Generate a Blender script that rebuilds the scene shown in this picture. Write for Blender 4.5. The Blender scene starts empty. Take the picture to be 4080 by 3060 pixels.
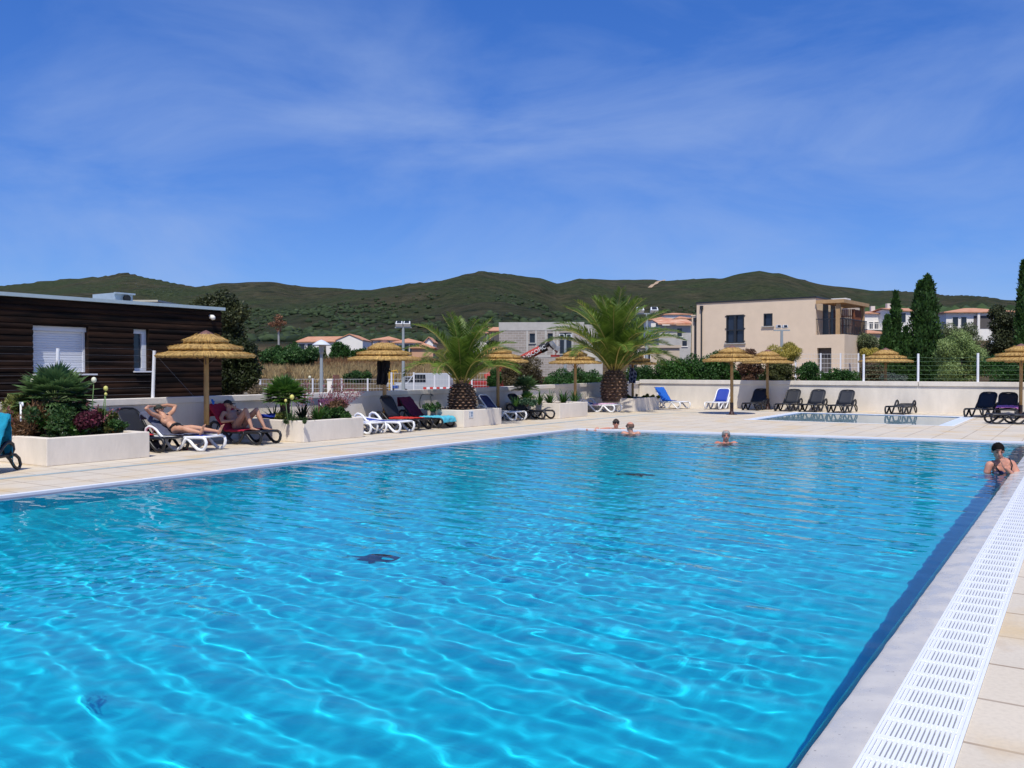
import bpy, math, random
import numpy as np
from mathutils import Vector, Matrix, noise as mnoise
from mathutils.geometry import tessellate_polygon
S = bpy.context.scene
COL = S.collection
R = math.radians
random.seed(7)
rng = np.random.default_rng(11)
# ------------------------------------------------------------------ camera
F, CX, HY, H = 3500.0, 2040.0, 1472.0, 1.6
TH = math.atan(2290 / F)
CC, SS = math.cos(TH), math.sin(TH)
cam = bpy.data.cameras.new('camera')
camo = bpy.data.objects.new('camera', cam); COL.objects.link(camo); S.camera = camo
cam.lens = F / 4080 * 36; cam.clip_end = 9000; cam.clip_start = .05
camo.location = (0, 0, H); camo.rotation_euler = (R(90 - .95), 0, TH)
# ------------------------------------------------------------------ sky and sun
EL, AZ = R(60), R(151.5)
w = bpy.data.worlds.new('World'); S.world = w; w.use_nodes = True
wt = w.node_tree; wl = wt.links; bg = wt.nodes['Background']
def WN(t): return wt.nodes.new(t)
sky = WN('ShaderNodeTexSky'); sky.sky_type = 'NISHITA'; sky.sun_disc = False
sky.sun_elevation = EL; sky.sun_rotation = AZ
sky.air_density = 1.0; sky.dust_density = .15; sky.ozone_density = 4.0; sky.altitude = 200
hs = WN('ShaderNodeHueSaturation'); hs.inputs['Saturation'].default_value = 1.25; hs.inputs['Hue'].default_value = .515
wl.new(sky.outputs[0], hs.inputs['Color'])
mul = WN('ShaderNodeMix'); mul.data_type = 'RGBA'; mul.blend_type = 'MULTIPLY'; mul.inputs[0].default_value = 1
wl.new(hs.outputs[0], mul.inputs[6]); mul.inputs[7].default_value = (.93, 1.13, 1.42, 1)
tc = WN('ShaderNodeTexCoord')
mp = WN('ShaderNodeMapping'); mp.inputs['Rotation'].default_value = (0, R(12), R(25)); mp.inputs['Scale'].default_value = (1.3, 1.6, 4.2)
wl.new(tc.outputs['Generated'], mp.inputs[0])
n1 = WN('ShaderNodeTexNoise'); n1.inputs['Scale'].default_value = 2.1; n1.inputs['Detail'].default_value = 9; n1.inputs['Roughness'].default_value = .56; n1.inputs['Distortion'].default_value = .6
wl.new(mp.outputs[0], n1.inputs['Vector'])
cr = WN('ShaderNodeValToRGB'); cr.color_ramp.elements[0].position = .38; cr.color_ramp.elements[1].position = .76
cr.color_ramp.elements[0].color = (0, 0, 0, 1); cr.color_ramp.elements[1].color = (.62, .62, .62, 1)
wl.new(n1.outputs[0], cr.inputs[0])
cm = WN('ShaderNodeMix'); cm.data_type = 'RGBA'
mz = WN('ShaderNodeMapRange'); mz.inputs[1].default_value = .26; mz.inputs[2].default_value = .42; mz.inputs[3].default_value = 1; mz.inputs[4].default_value = .35
mm = WN('ShaderNodeMath'); mm.operation = 'MULTIPLY'; wl.new(cr.outputs[0], mm.inputs[0]); wl.new(mz.outputs[0], mm.inputs[1]); wl.new(mm.outputs[0], cm.inputs[0])
sz = WN('ShaderNodeSeparateXYZ'); wl.new(tc.outputs['Generated'], sz.inputs[0])
gr_ = WN('ShaderNodeValToRGB'); ge = gr_.color_ramp.elements
ge[0].position = 0; ge[0].color = (.17, .36, .80, 1); ge[1].position = .5; ge[1].color = (.025, .13, .50, 1)
q_ = ge.new(.12); q_.color = (.13, .30, .76, 1); q_ = ge.new(.25); q_.color = (.075, .22, .67, 1)
wl.new(sz.outputs[2], gr_.inputs[0]); wl.new(sz.outputs[2], mz.inputs[0])
g10 = WN('ShaderNodeMix'); g10.data_type = 'RGBA'; g10.blend_type = 'MULTIPLY'; g10.inputs[0].default_value = 1; g10.clamp_result = False
wl.new(gr_.outputs[0], g10.inputs[6]); g10.inputs[7].default_value = (10, 10, 10, 1)
sm_ = WN('ShaderNodeMix'); sm_.data_type = 'RGBA'; sm_.inputs[0].default_value = .65; wl.new(mul.outputs[2], sm_.inputs[6]); wl.new(g10.outputs[2], sm_.inputs[7])
wl.new(sm_.outputs[2], cm.inputs[6]); cm.inputs[7].default_value = (3.6, 4.9, 8.0, 1)
wl.new(cm.outputs[2], bg.inputs[0]); bg.inputs[1].default_value = .10
L = bpy.data.lights.new('sun', 'SUN'); L.energy = 4.2; L.angle = R(.5); L.color = (1, .95, .85)
L.cycles.is_caustics_light = True
so = bpy.data.objects.new('sun', L); COL.objects.link(so); so.location = (8, -16, 34)
sd = Vector((math.sin(AZ) * math.cos(EL), math.cos(AZ) * math.cos(EL), math.sin(EL)))
so.rotation_euler = sd.to_track_quat('Z', 'Y').to_euler()
S.view_settings.view_transform = 'Standard'; S.view_settings.look = 'None'
S.view_settings.exposure = 0; S.view_settings.gamma = 1
S.cycles.use_denoising = True; S.cycles.max_bounces = 8; S.cycles.diffuse_bounces = 3; S.cycles.transparent_max_bounces = 12
S.cycles.sample_clamp_indirect = 6
# ------------------------------------------------------------------ helpers
def P(x, y, D):
    "photo column x, row y at depth D -> world point"
    r = (x - CX) * D / F
    return Vector((r * CC - D * SS, r * SS + D * CC, H - (y - HY) * D / F))
def PG(x, y, z=0.0): return P(x, y, F * (H - z) / (y - HY))
def DX(x, X):
    k = (x - CX) / F; return X / (k * CC - SS)
def DY(x, Y):
    k = (x - CX) / F; return Y / (k * SS + CC)
def YX(x, X):
    k = (x - CX) / F; D = DX(x, X); return k * D * SS + D * CC
def XY(x, Y):
    k = (x - CX) / F; D = DY(x, Y); return k * D * CC - D * SS
def link(o, parent=None):
    COL.objects.link(o)
    if parent is not None: o.parent = parent
    return o
def tag(o, label, cat, group=None, kind=None):
    if label: o['label'] = label
    if cat: o['category'] = cat
    if group: o['group'] = group
    if kind: o['kind'] = kind
    return o
def thing(name, label, cat, loc=(0, 0, 0), rz=0, group=None, sc=1):
    o = bpy.data.objects.new(name, None); COL.objects.link(o)
    o.empty_display_size = .1
    o.location = loc; o.rotation_euler = (0, 0, rz); o.scale = (sc, sc, sc)
    return tag(o, label, cat, group)
def copy_tree(o, parent=None):
    c = o.copy(); COL.objects.link(c)
    if parent is not None: c.parent = parent
    for ch in list(o.children): copy_tree(ch, c)
    return c
class MB:
    def __init__(s): s.v = []; s.f = []
    def add(s, v, f):
        n = len(s.v); s.v.extend([tuple(q) for q in v]); s.f.extend([tuple(i + n for i in q) for q in f]); return s
    def box(s, x0, y0, z0, x1, y1, z1, M=None):
        v = [Vector((x, y, z)) for z in (z0, z1) for y in (y0, y1) for x in (x0, x1)]
        if M is not None: v = [M @ q for q in v]
        return s.add(v, [(0, 2, 3, 1), (4, 5, 7, 6), (0, 1, 5, 4), (2, 6, 7, 3), (0, 4, 6, 2), (1, 3, 7, 5)])
    def cbox(s, c, d, M=None):
        return s.box(c[0] - d[0] / 2, c[1] - d[1] / 2, c[2] - d[2] / 2, c[0] + d[0] / 2, c[1] + d[1] / 2, c[2] + d[2] / 2, M)
    def tube(s, pts, r, n=8, b=None, closed=False, up=None):
        "sweep; r scalar/list, b = second radius (ellipse) along binormal"
        pts = [Vector(p) for p in pts]; m = len(pts)
        rr = r if isinstance(r, (list, tuple)) else [r] * m
        bb = b if isinstance(b, (list, tuple)) else ([b] * m if b else rr)
        vs = []; ref = Vector(up) if up else None
        for i, p in enumerate(pts):
            t = (pts[(i + 1) % m] - pts[i - 1]) if closed or 0 < i < m - 1 else (pts[1] - pts[0] if i == 0 else pts[-1] - pts[-2])
            t = t.normalized() if t.length > 1e-9 else Vector((0, 0, 1))
            if up: a = (ref - t * ref.dot(t))
            else:
                if ref is None: ref = Vector((0, 0, 1)) if abs(t.z) < .9 else Vector((1, 0, 0))
                a = (ref - t * ref.dot(t)); 
            if a.length < 1e-6: a = t.orthogonal()
            a.normalize(); c = t.cross(a)
            if not up: ref = a
            for k in range(n):
                g = 2 * math.pi * k / n
                vs.append(p + a * (rr[i] * math.cos(g)) + c * (bb[i] * math.sin(g)))
        fs = []
        for i in range(m if closed else m - 1):
            j = (i + 1) % m
            for k in range(n):
                k2 = (k + 1) % n; fs.append((i * n + k, i * n + k2, j * n + k2, j * n + k))
        if not closed:
            fs.append(tuple(range(n))[::-1]); fs.append(tuple((m - 1) * n + k for k in range(n)))
        return s.add(vs, fs)
    def cyl(s, p0, p1, r0, r1=None, n=12): return s.tube([p0, p1], [r0, r0 if r1 is None else r1], n)
    def lathe(s, prof, n=24, c=(0, 0, 0), cap=False, jit=0):
        vs = []; m = len(prof)
        for (r, z) in prof:
            for k in range(n):
                g = 2 * math.pi * k / n; q = r * (1 + (random.uniform(-jit, jit) if jit else 0))
                vs.append((c[0] + q * math.cos(g), c[1] + q * math.sin(g), c[2] + z))
        fs = [(i * n + k, i * n + (k + 1) % n, (i + 1) * n + (k + 1) % n, (i + 1) * n + k) for i in range(m - 1) for k in range(n)]
        if cap: fs.append(tuple(range(n))[::-1]); fs.append(tuple((m - 1) * n + k for k in range(n)))
        return s.add(vs, fs)
    def ell(s, c, d, M=None, nu=16, nv=10):
        vs = []; c = Vector(c)
        for i in range(1, nv):
            a = math.pi * i / nv
            for k in range(nu):
                g = 2 * math.pi * k / nu
                q = Vector((d[0] * math.sin(a) * math.cos(g), d[1] * math.sin(a) * math.sin(g), d[2] * math.cos(a)))
                vs.append(c + (M @ q if M is not None else q))
        tp = Vector((0, 0, d[2])); tp2 = Vector((0, 0, -d[2]))
        vs.append(c + (M @ tp if M is not None else tp)); vs.append(c + (M @ tp2 if M is not None else tp2))
        a, b = len(vs) - 2, len(vs) - 1
        fs = [(i * nu + k, (i + 1) * nu + k, (i + 1) * nu + (k + 1) % nu, i * nu + (k + 1) % nu) for i in range(nv - 2) for k in range(nu)]
        fs += [(a, k, (k + 1) % nu) for k in range(nu)] + [(b, (nv - 2) * nu + (k + 1) % nu, (nv - 2) * nu + k) for k in range(nu)]
        return s.add(vs, fs)
    def cap2(s, p0, r0, p1, r1, n=12):
        "tapered capsule"
        p0, p1 = Vector(p0), Vector(p1); t = (p1 - p0).normalized()
        pts = []; rs = []
        for a in (-80, -50, -25): pts.append(p0 + t * (r0 * math.sin(R(a)))); rs.append(r0 * math.cos(R(a)))
        pts.append(p0); rs.append(r0); pts.append(p1); rs.append(r1)
        for a in (25, 50, 80): pts.append(p1 + t * (r1 * math.sin(R(a)))); rs.append(r1 * math.cos(R(a)))
        return s.tube(pts, rs, n)
    def prism(s, poly, d0, d1, axis='y'):
        "extrude 2d poly (a,b) along axis between d0 and d1"
        def q(a, b, d): return (a, d, b) if axis == 'y' else ((d, a, b) if axis == 'x' else (a, b, d))
        n = len(poly)
        vs = [q(a, b, d0) for a, b in poly] + [q(a, b, d1) for a, b in poly]
        fs = [(i, (i + 1) % n, n + (i + 1) % n, n + i) for i in range(n)]
        for t in tessellate_polygon([[Vector((a, b, 0)) for a, b in poly]]):
            fs.append(tuple(t)); fs.append(tuple(n + i for i in t[::-1]))
        return s.add(vs, fs)
    def build(s, name, m, parent=None, smooth=False, bevel=0, auto=None, mats=None):
        me = bpy.data.meshes.new(name); me.from_pydata(s.v, [], s.f)
        me.materials.append(m)
        bpy_fix(me)
        o = bpy.data.objects.new(name, me); link(o, parent)
        if smooth: me.shade_smooth()
        if auto: 
            me.shade_smooth(); mark_sharp(me, auto)
        if bevel:
            b = o.modifiers.new('bevel', 'BEVEL'); b.width = bevel; b.segments = 2; b.limit_method = 'ANGLE'; b.angle_limit = R(40)
        return o
import bmesh
def bpy_fix(me):
    bm = bmesh.new(); bm.from_mesh(me); bmesh.ops.recalc_face_normals(bm, faces=bm.faces); bm.to_mesh(me); bm.free()
def mark_sharp(me, ang):
    bm = bmesh.new(); bm.from_mesh(me)
    for e in bm.edges:
        if len(e.link_faces) == 2 and e.calc_face_angle(0) > R(ang): e.smooth = False
    bm.to_mesh(me); bm.free()
def arr_mesh(name, V, Fq, m, parent=None, smooth=False):
    "fast mesh from numpy verts and equal-size faces"
    me = bpy.data.meshes.new(name); nv = len(V); nf, k = Fq.shape
    me.vertices.add(nv); me.vertices.foreach_set('co', np.ascontiguousarray(V, dtype=np.float32).ravel())
    me.loops.add(nf * k); me.loops.foreach_set('vertex_index', np.ascontiguousarray(Fq, dtype=np.int32).ravel())
    me.polygons.add(nf); me.polygons.foreach_set('loop_start', np.arange(0, nf * k, k, dtype=np.int32))
    me.polygons.foreach_set('loop_total', np.full(nf, k, dtype=np.int32))
    me.update(calc_edges=True); me.validate()
    if smooth: me.shade_smooth()
    me.materials.append(m)
    o = bpy.data.objects.new(name, me); return link(o, parent)
# ------------------------------------------------------------------ materials
MATS = {}
def M(name, col, rough=.7, var=.12, scale=6., bump=0., bscale=None, metal=0, col2=None, stretch=None, spec=.5, detail=5, trans=0):
    if name in MATS: return MATS[name]
    m = bpy.data.materials.new(name); m.use_nodes = True; nt = m.node_tree; l = nt.links
    b = nt.nodes['Principled BSDF']; b.inputs['Roughness'].default_value = rough; b.inputs['Metallic'].default_value = metal
    b.inputs['Specular IOR Level'].default_value = spec
    t = nt.nodes.new('ShaderNodeTexCoord'); mpn = nt.nodes.new('ShaderNodeMapping')
    l.new(t.outputs['Object'], mpn.inputs[0])
    if stretch: mpn.inputs['Scale'].default_value = stretch
    n = nt.nodes.new('ShaderNodeTexNoise'); n.inputs['Scale'].default_value = scale; n.inputs['Detail'].default_value = detail; n.inputs['Roughness'].default_value = .6
    l.new(mpn.outputs[0], n.inputs['Vector'])
    r = nt.nodes.new('ShaderNodeValToRGB'); e = r.color_ramp.elements
    e[0].position = .3; e[1].position = .7
    c2 = col2 or tuple(min(1, c * (1 + var)) for c in col); c1 = col if col2 else tuple(c * (1 - var) for c in col)
    e[0].color = (*c1, 1); e[1].color = (*c2, 1)
    l.new(n.outputs[0], r.inputs[0]); l.new(r.outputs[0], b.inputs['Base Color'])
    if bump:
        n2 = nt.nodes.new('ShaderNodeTexNoise'); n2.inputs['Scale'].default_value = bscale or scale * 6; n2.inputs['Detail'].default_value = 6
        l.new(mpn.outputs[0], n2.inputs['Vector'])
        bp = nt.nodes.new('ShaderNodeBump'); bp.inputs['Strength'].default_value = bump; bp.inputs['Distance'].default_value = .02
        l.new(n2.outputs[0], bp.inputs['Height']); l.new(bp.outputs[0], b.inputs['Normal'])
    MATS[name] = m; return m
def leafmat(name, c1, c2, c3=None, rough=.55, tr=.25, clump=1.5):
    "foliage: colour varies per leaf and per clump"
    if name in MATS: return MATS[name]
    m = bpy.data.materials.new(name); m.use_nodes = True; nt = m.node_tree; l = nt.links
    b = nt.nodes['Principled BSDF']; b.inputs['Roughness'].default_value = rough; b.inputs['Specular IOR Level'].default_value = .35
    g = nt.nodes.new('ShaderNodeNewGeometry'); t = nt.nodes.new('ShaderNodeTexCoord')
    n = nt.nodes.new('ShaderNodeTexNoise'); n.inputs['Scale'].default_value = clump; n.inputs['Detail'].default_value = 3
    l.new(t.outputs['Object'], n.inputs['Vector'])
    a = nt.nodes.new('ShaderNodeMath'); a.operation = 'MULTIPLY_ADD'; a.inputs[1].default_value = .5; 
    l.new(g.outputs['Random Per Island'], a.inputs[0])
    s2 = nt.nodes.new('ShaderNodeMath'); s2.operation = 'MULTIPLY_ADD'; s2.inputs[1].default_value = 1.4; s2.inputs[2].default_value = -.45
    l.new(n.outputs[0], s2.inputs[0]); l.new(s2.outputs[0], a.inputs[2])
    r = nt.nodes.new('ShaderNodeValToRGB'); e = r.color_ramp.elements
    e[0].position = .05; e[0].color = (*c1, 1); e[1].position = .85; e[1].color = (*c2, 1)
    if c3: q = r.color_ramp.elements.new(.97); q.color = (*c3, 1)
    l.new(a.outputs[0], r.inputs[0]); l.new(r.outputs[0], b.inputs['Base Color'])
    tl = nt.nodes.new('ShaderNodeBsdfTranslucent'); l.new(r.outputs[0], tl.inputs['Color'])
    mx = nt.nodes.new('ShaderNodeMixShader'); mx.inputs[0].default_value = tr
    l.new(b.outputs[0], mx.inputs[1]); l.new(tl.outputs[0], mx.inputs[2]); l.new(mx.outputs[0], nt.nodes['Material Output'].inputs[0])
    MATS[name] = m; return m
def nrm(a): return a / np.maximum(np.linalg.norm(a, axis=-1, keepdims=True), 1e-9)
def leaf_arrays(C, U, N, ln, wd):
    "rhombus leaves, bent: centre base C, direction U, normal N"
    Wd = nrm(np.cross(U, N)); ln = np.asarray(ln)[:, None]; wd = np.asarray(wd)[:, None]
    v = np.stack([C, C + U * ln * .45 + Wd * wd, C + U * ln - N * ln * .12, C + U * ln * .45 - Wd * wd], 1).reshape(-1, 3)
    f = np.arange(len(C) * 4).reshape(-1, 4); return v, f
def cloud_points(blobs, n, fill=.35):
    vol = np.array([b[3] * b[4] * b[5] for b in blobs]) ** .72; pr = vol / vol.sum()
    k = rng.choice(len(blobs), n, p=pr); B = np.array(blobs, float)
    d = nrm(rng.normal(size=(n, 3))); rad = (fill + (1 - fill) * rng.random(n)) ** .5
    # clumpy radius
    rad *= 1 + .16 * np.sin(d[:, 0] * 7 + k) * np.sin(d[:, 1] * 6 + k * 2) * np.sin(d[:, 2] * 8 + k)
    return B[k, :3] + d * B[k, 3:6] * rad[:, None], d
def foliage(name, m, parent, blobs, n, size, wid=.35, up=.3, fill=.35, hang=0):
    C, d = cloud_points(blobs, n, fill)
    mk = C[:, 2] > .02; C = C[mk]; d = d[mk]
    n = len(C)
    U = nrm(rng.normal(size=(n, 3)) + d * .8 + np.array([0, 0, up - hang]))
    N = nrm(d + np.array([0, 0, .6]) + rng.normal(size=(n, 3)) * .5); N = nrm(N - U * (N * U).sum(1, keepdims=True))
    s = size * (.6 + .8 * rng.random(n))
    v, f = leaf_arrays(C, U, N, s, s * wid); return arr_mesh(name, v, f, m, parent)
def blobs_in(cx, cy, cz, rx, ry, rz, n, br):
    out = []
    while len(out) < n:
        d = rng.uniform(-1, 1, 3)
        if (np.abs(d) ** 3).sum() > 1.15: continue
        s = br * rng.uniform(.65, 1.3)
        out.append((cx + d[0] * rx, cy + d[1] * ry, cz + d[2] * rz, s, s, s * .85))
    return out
# ================================================================== ground, deck, pools
def tilemat():
    m = bpy.data.materials.new('deck_slabs'); m.use_nodes = True; nt = m.node_tree; l = nt.links; b = nt.nodes['Principled BSDF']
    t = nt.nodes.new('ShaderNodeTexCoord')
    br = nt.nodes.new('ShaderNodeTexBrick'); br.offset = 0; br.inputs['Scale'].default_value = 1
    br.inputs['Brick Width'].default_value = .6; br.inputs['Row Height'].default_value = .6; br.inputs['Mortar Size'].default_value = .013; br.inputs['Mortar Smooth'].default_value = .3
    br.inputs['Color1'].default_value = (.66, .575, .45, 1); br.inputs['Color2'].default_value = (.60, .54, .445, 1); br.inputs['Mortar'].default_value = (.34, .26, .19, 1)
    l.new(t.outputs['Object'], br.inputs['Vector'])
    def mixin(prev, scale, lo, hi, col, amt, detail=6, sc=None):
        n = nt.nodes.new('ShaderNodeTexNoise'); n.inputs['Scale'].default_value = scale; n.inputs['Detail'].default_value = detail
        if sc:
            mpp = nt.nodes.new('ShaderNodeMapping'); mpp.inputs['Scale'].default_value = sc; l.new(t.outputs['Object'], mpp.inputs[0]); l.new(mpp.outputs[0], n.inputs['Vector'])
        else: l.new(t.outputs['Object'], n.inputs['Vector'])
        r = nt.nodes.new('ShaderNodeValToRGB'); e = r.color_ramp.elements; e[0].position = lo; e[1].position = hi; e[0].color = (0, 0, 0, 1); e[1].color = (amt, amt, amt, 1)
        x = nt.nodes.new('ShaderNodeMix'); x.data_type = 'RGBA'
        l.new(n.outputs[0], r.inputs[0]); l.new(r.outputs[0], x.inputs[0]); l.new(prev, x.inputs[6]); x.inputs[7].default_value = (*col, 1)
        return x.outputs[2]
    o = mixin(br.outputs[0], 1.1, .5, .72, (.62, .45, .23), .85)
    o = mixin(o, .8, .46, .7, (.70, .63, .52), .5)
    o = mixin(o, 3.2, .60, .80, (.45, .31, .18), .6, sc=(1, 1, 1))
    o = mixin(o, 40, .4, .75, (.40, .35, .28), .25, 3)
    l.new(o, b.inputs['Base Color']); b.inputs['Roughness'].default_value = .8; b.inputs['Specular IOR Level'].default_value = .25
    bp = nt.nodes.new('ShaderNodeBump'); bp.inputs['Strength'].default_value = .25; bp.inputs['Distance'].default_value = .01
    l.new(br.outputs['Fac'], bp.inputs['Height']); bp.invert = True; l.new(bp.outputs[0], b.inputs['Normal'])
    return m
XL, XR = -11.45, -.98            # water edges
YN, YFL, YFR = -3.0, 20.75, 22.38
LW, LY = -16.45, 35.3             # left wall plane, back wall plane
def sheet(name, outer, holes, z, m, kind='structure'):
    loops = [[Vector((x, y, 0)) for x, y in q] for q in [outer] + holes]
    tr = tessellate_polygon(loops); vs = [(v.x, v.y, z) for q in loops for v in q]
    me = bpy.data.meshes.new(name); me.from_pydata(vs, [], [tuple(t) for t in tr]); me.materials.append(m)
    bm = bmesh.new(); bm.from_mesh(me)
    for f in bm.faces:
        f.normal_update()
        if f.normal.z < 0: f.normal_flip()
    bm.to_mesh(me); bm.free()
    o = link(bpy.data.objects.new(name, me)); o['kind'] = kind; return o
KX0, KX1, KY0, KY1 = -9.15, -3.12, 27.5, 33.3   # paddling pool outer border
deck_out = [(LW - .1, -12), (14, -12), (14, LY + .15), (LW - .1, LY + .15)]
main_hole = [(XL - .10, YN), (-.43, YN), (-.43, YFR + .2), (XL - .10, YFL + .1)]
kid_hole = [(KX0, KY0), (KX1, KY0), (KX1, KY1), (KX0, KY1)]
sheet('pool_deck', deck_out, [main_hole, kid_hole], 0, tilemat())
dry = M('dry_earth', (.30, .22, .13), .9, col2=(.42, .34, .22), scale=.5, bump=.5, bscale=6)
sheet('ground', [(-160, -140), (160, -140), (160, 160), (-160, 160)], [[(LW - .2, -12.1), (14.1, -12.1), (14.1, LY + .3), (LW - .2, LY + .3)]], -.45, dry)
# --- basins
liner = M('pool_liner', (.005, .52, .71), .5, var=.06, scale=3)
def lipbox(name, quad, z0, m):
    a = [(x, y, z0) for x, y in quad]; b = [(x, y, -.05) for x, y in quad]
    me = bpy.data.meshes.new(name); me.from_pydata(a + b, [], [(0, 1, 2, 3)] + [(i, (i + 1) % 4, 4 + (i + 1) % 4, 4 + i) for i in range(4)]); me.materials.append(m)
    bm = bmesh.new(); bm.from_mesh(me); bmesh.ops.recalc_face_normals(bm, faces=bm.faces); bmesh.ops.reverse_faces(bm, faces=bm.faces); bm.to_mesh(me); bm.free()
    o = link(bpy.data.objects.new(name, me)); o['kind'] = 'structure'; return o
bq = [(XL + .14, YN), (XR, YN), (XR, YFR - .1), (XL + .14, YFL - .12)]
basin = lipbox('pool_basin', bq, -1.15, liner); basin.cycles.is_caustics_receiver = True
# lilac-grey overflow ledge under a film of water, left and far sides; white rim strip
ledge = M('wet_ledge', (.50, .50, .62), .35, var=.08, scale=4)
rimw = M('white_rim', (.80, .82, .84), .45, var=.04, scale=6)
mb = MB()
mb.add([(XL - .02, YN, -.05), (XL + .14, YN, -.05), (XL + .14, YFL - .12, -.05), (XL - .02, YFL + .02, -.05), (XR, YFR - .1, -.05), (XR, YFR + .05, -.05)], [(0, 1, 2, 3), (3, 2, 4, 5)])
mb.build('pool_ledge', ledge)['kind'] = 'structure'
mb = MB()
def strip(mb, p0, p1, w0, w1, z0, z1):
    "box strip from p0 to p1 offset sideways w0..w1 (left normal)"
    a, b = Vector((*p0, 0)), Vector((*p1, 0)); t = (b - a).normalized(); n = Vector((-t.y, t.x, 0))
    q = [a + n * w0, b + n * w0, b + n * w1, a + n * w1]
    mb.add([(v.x, v.y, z) for z in (z0, z1) for v in q], [(0, 1, 2, 3), (4, 5, 6, 7), (0, 1, 5, 4), (1, 2, 6, 5), (2, 3, 7, 6), (3, 0, 4, 7)])
strip(mb, (XL, YN), (XL, YFL), 0, .105, -.2, .004)
strip(mb, (XL - .1, YFL + .08), (XR, YFR), 0, .13, -.2, .0055)
mb.build('pool_rim', rimw)['kind'] = 'structure'
# --- coping of the near side: smooth grey band rounded into the water
cop = bpy.data.materials.new('wet_coping'); cop.use_nodes = True
nt = cop.node_tree; b = nt.nodes['Principled BSDF']; l = nt.links
t = nt.nodes.new('ShaderNodeTexCoord'); n = nt.nodes.new('ShaderNodeTexNoise'); n.inputs['Scale'].default_value = 5; n.inputs['Detail'].default_value = 8; l.new(t.outputs['Object'], n.inputs['Vector'])
r = nt.nodes.new('ShaderNodeValToRGB'); r.color_ramp.elements[0].position = .3; r.color_ramp.elements[0].color = (.50, .475, .43, 1); r.color_ramp.elements[1].position = .7; r.color_ramp.elements[1].color = (.60, .57, .52, 1)
l.new(n.outputs[0], r.inputs[0])
n2 = nt.nodes.new('ShaderNodeTexNoise'); n2.inputs['Scale'].default_value = 55; n2.inputs['Detail'].default_value = 4; l.new(t.outputs['Object'], n2.inputs['Vector'])
r2 = nt.nodes.new('ShaderNodeValToRGB'); r2.color_ramp.elements[0].position = .66; r2.color_ramp.elements[1].position = .74; r2.color_ramp.elements[1].color = (.8, .8, .8, 1)
l.new(n2.outputs[0], r2.inputs[0])
x = nt.nodes.new('ShaderNodeMix'); x.data_type = 'RGBA'; l.new(r2.outputs[0], x.inputs[0]); l.new(r.outputs[0], x.inputs[6]); x.inputs[7].default_value = (.16, .14, .13, 1)
l.new(x.outputs[2], b.inputs['Base Color'])
rr = nt.nodes.new('ShaderNodeMapRange'); l.new(n.outputs[0], rr.inputs[0]); rr.inputs[1].default_value = .4; rr.inputs[2].default_value = .6; rr.inputs[3].default_value = .18; rr.inputs[4].default_value = .45
l.new(rr.outputs[0], b.inputs['Roughness'])
bp = nt.nodes.new('ShaderNodeBump'); bp.inputs['Strength'].default_value = .03; bp.inputs['Distance'].default_value = .02; n3 = nt.nodes.new('ShaderNodeTexNoise'); n3.inputs['Scale'].default_value = 9
l.new(t.outputs['Object'], n3.inputs['Vector']); l.new(n3.outputs[0], bp.inputs['Height']); l.new(bp.outputs[0], b.inputs['Normal'])
prof = [(-.775, -.2), (-.775, -.004), (-.80, .0), (-.90, -.012), (-.96, -.022), (-1.0, -.038), (-1.015, -.07), (-1.02, -.2)]
mb = MB(); ys = np.arange(YN, YFR + .2, .5)
vs = [(px, float(y), pz) for y in ys for px, pz in prof]; k = len(prof)
mb.add(vs, [(i * k + j, i * k + j + 1, (i + 1) * k + j + 1, (i + 1) * k + j) for i in range(len(ys) - 1) for j in range(k - 1)])
o = mb.build('pool_coping', cop, auto=50); o['kind'] = 'structure'
# --- overflow grating
plast = M('white_plastic', (.80, .82, .86), .4, var=.03, scale=10)
gr = thing('gutter_grating', 'long white slatted plastic grating beside the pool edge', 'grating', (-.6, 0, 0))
g0, g1 = -.172, .165; y0, y1 = -3, YFR + .2
mb = MB()
nb = 15; pit = (g1 - g0 - .04) / nb
for i in range(nb + 1):
    xx = g0 + .02 + i * pit; mb.box(xx - .0065, y0, -.022, xx + .0065, y1, .0035)
bars = mb
mb = MB()
mb.box(g0, y0, -.03, g0 + .012, y1, .006); mb.box(g1 - .012, y0, -.03, g1 + .004, y1, .007)
mb.build('edge_rail', plast, gr, bevel=.002)
mb = bars; y = y0 + .1
while y < y1:
    mb.box(g0 + .012, y - .028, -.018, g1 - .012, y + .028, .001); mb.box(g0 + .03, y - .012, .001, g0 + .09, y + .012, .0045)
    mb.box(g1 - .075, y - .012, .001, g1 - .03, y + .012, .0045); y += .24
mb.build('slotted_panel', plast, gr)
mb = MB(); mb.box(g0 + .012, y0, -.03, g0 + .055, y1, -.008); mb.box(g1 - .035, y0, -.03, g1 - .012, y1, -.008); mb.build('side_flange', plast, gr)
chn = M('channel', (.12, .13, .15), .6)
mb = MB(); mb.add([(-.775, y0, -.004), (-.775, y0, -.16), (-.43, y0, -.16), (-.43, y0, 0), (-.775, y1, -.004), (-.775, y1, -.16), (-.43, y1, -.16), (-.43, y1, 0)], [(0, 1, 5, 4), (1, 2, 6, 5), (2, 3, 7, 6)])
mb.build('gutter_channel', chn)['kind'] = 'structure'
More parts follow.
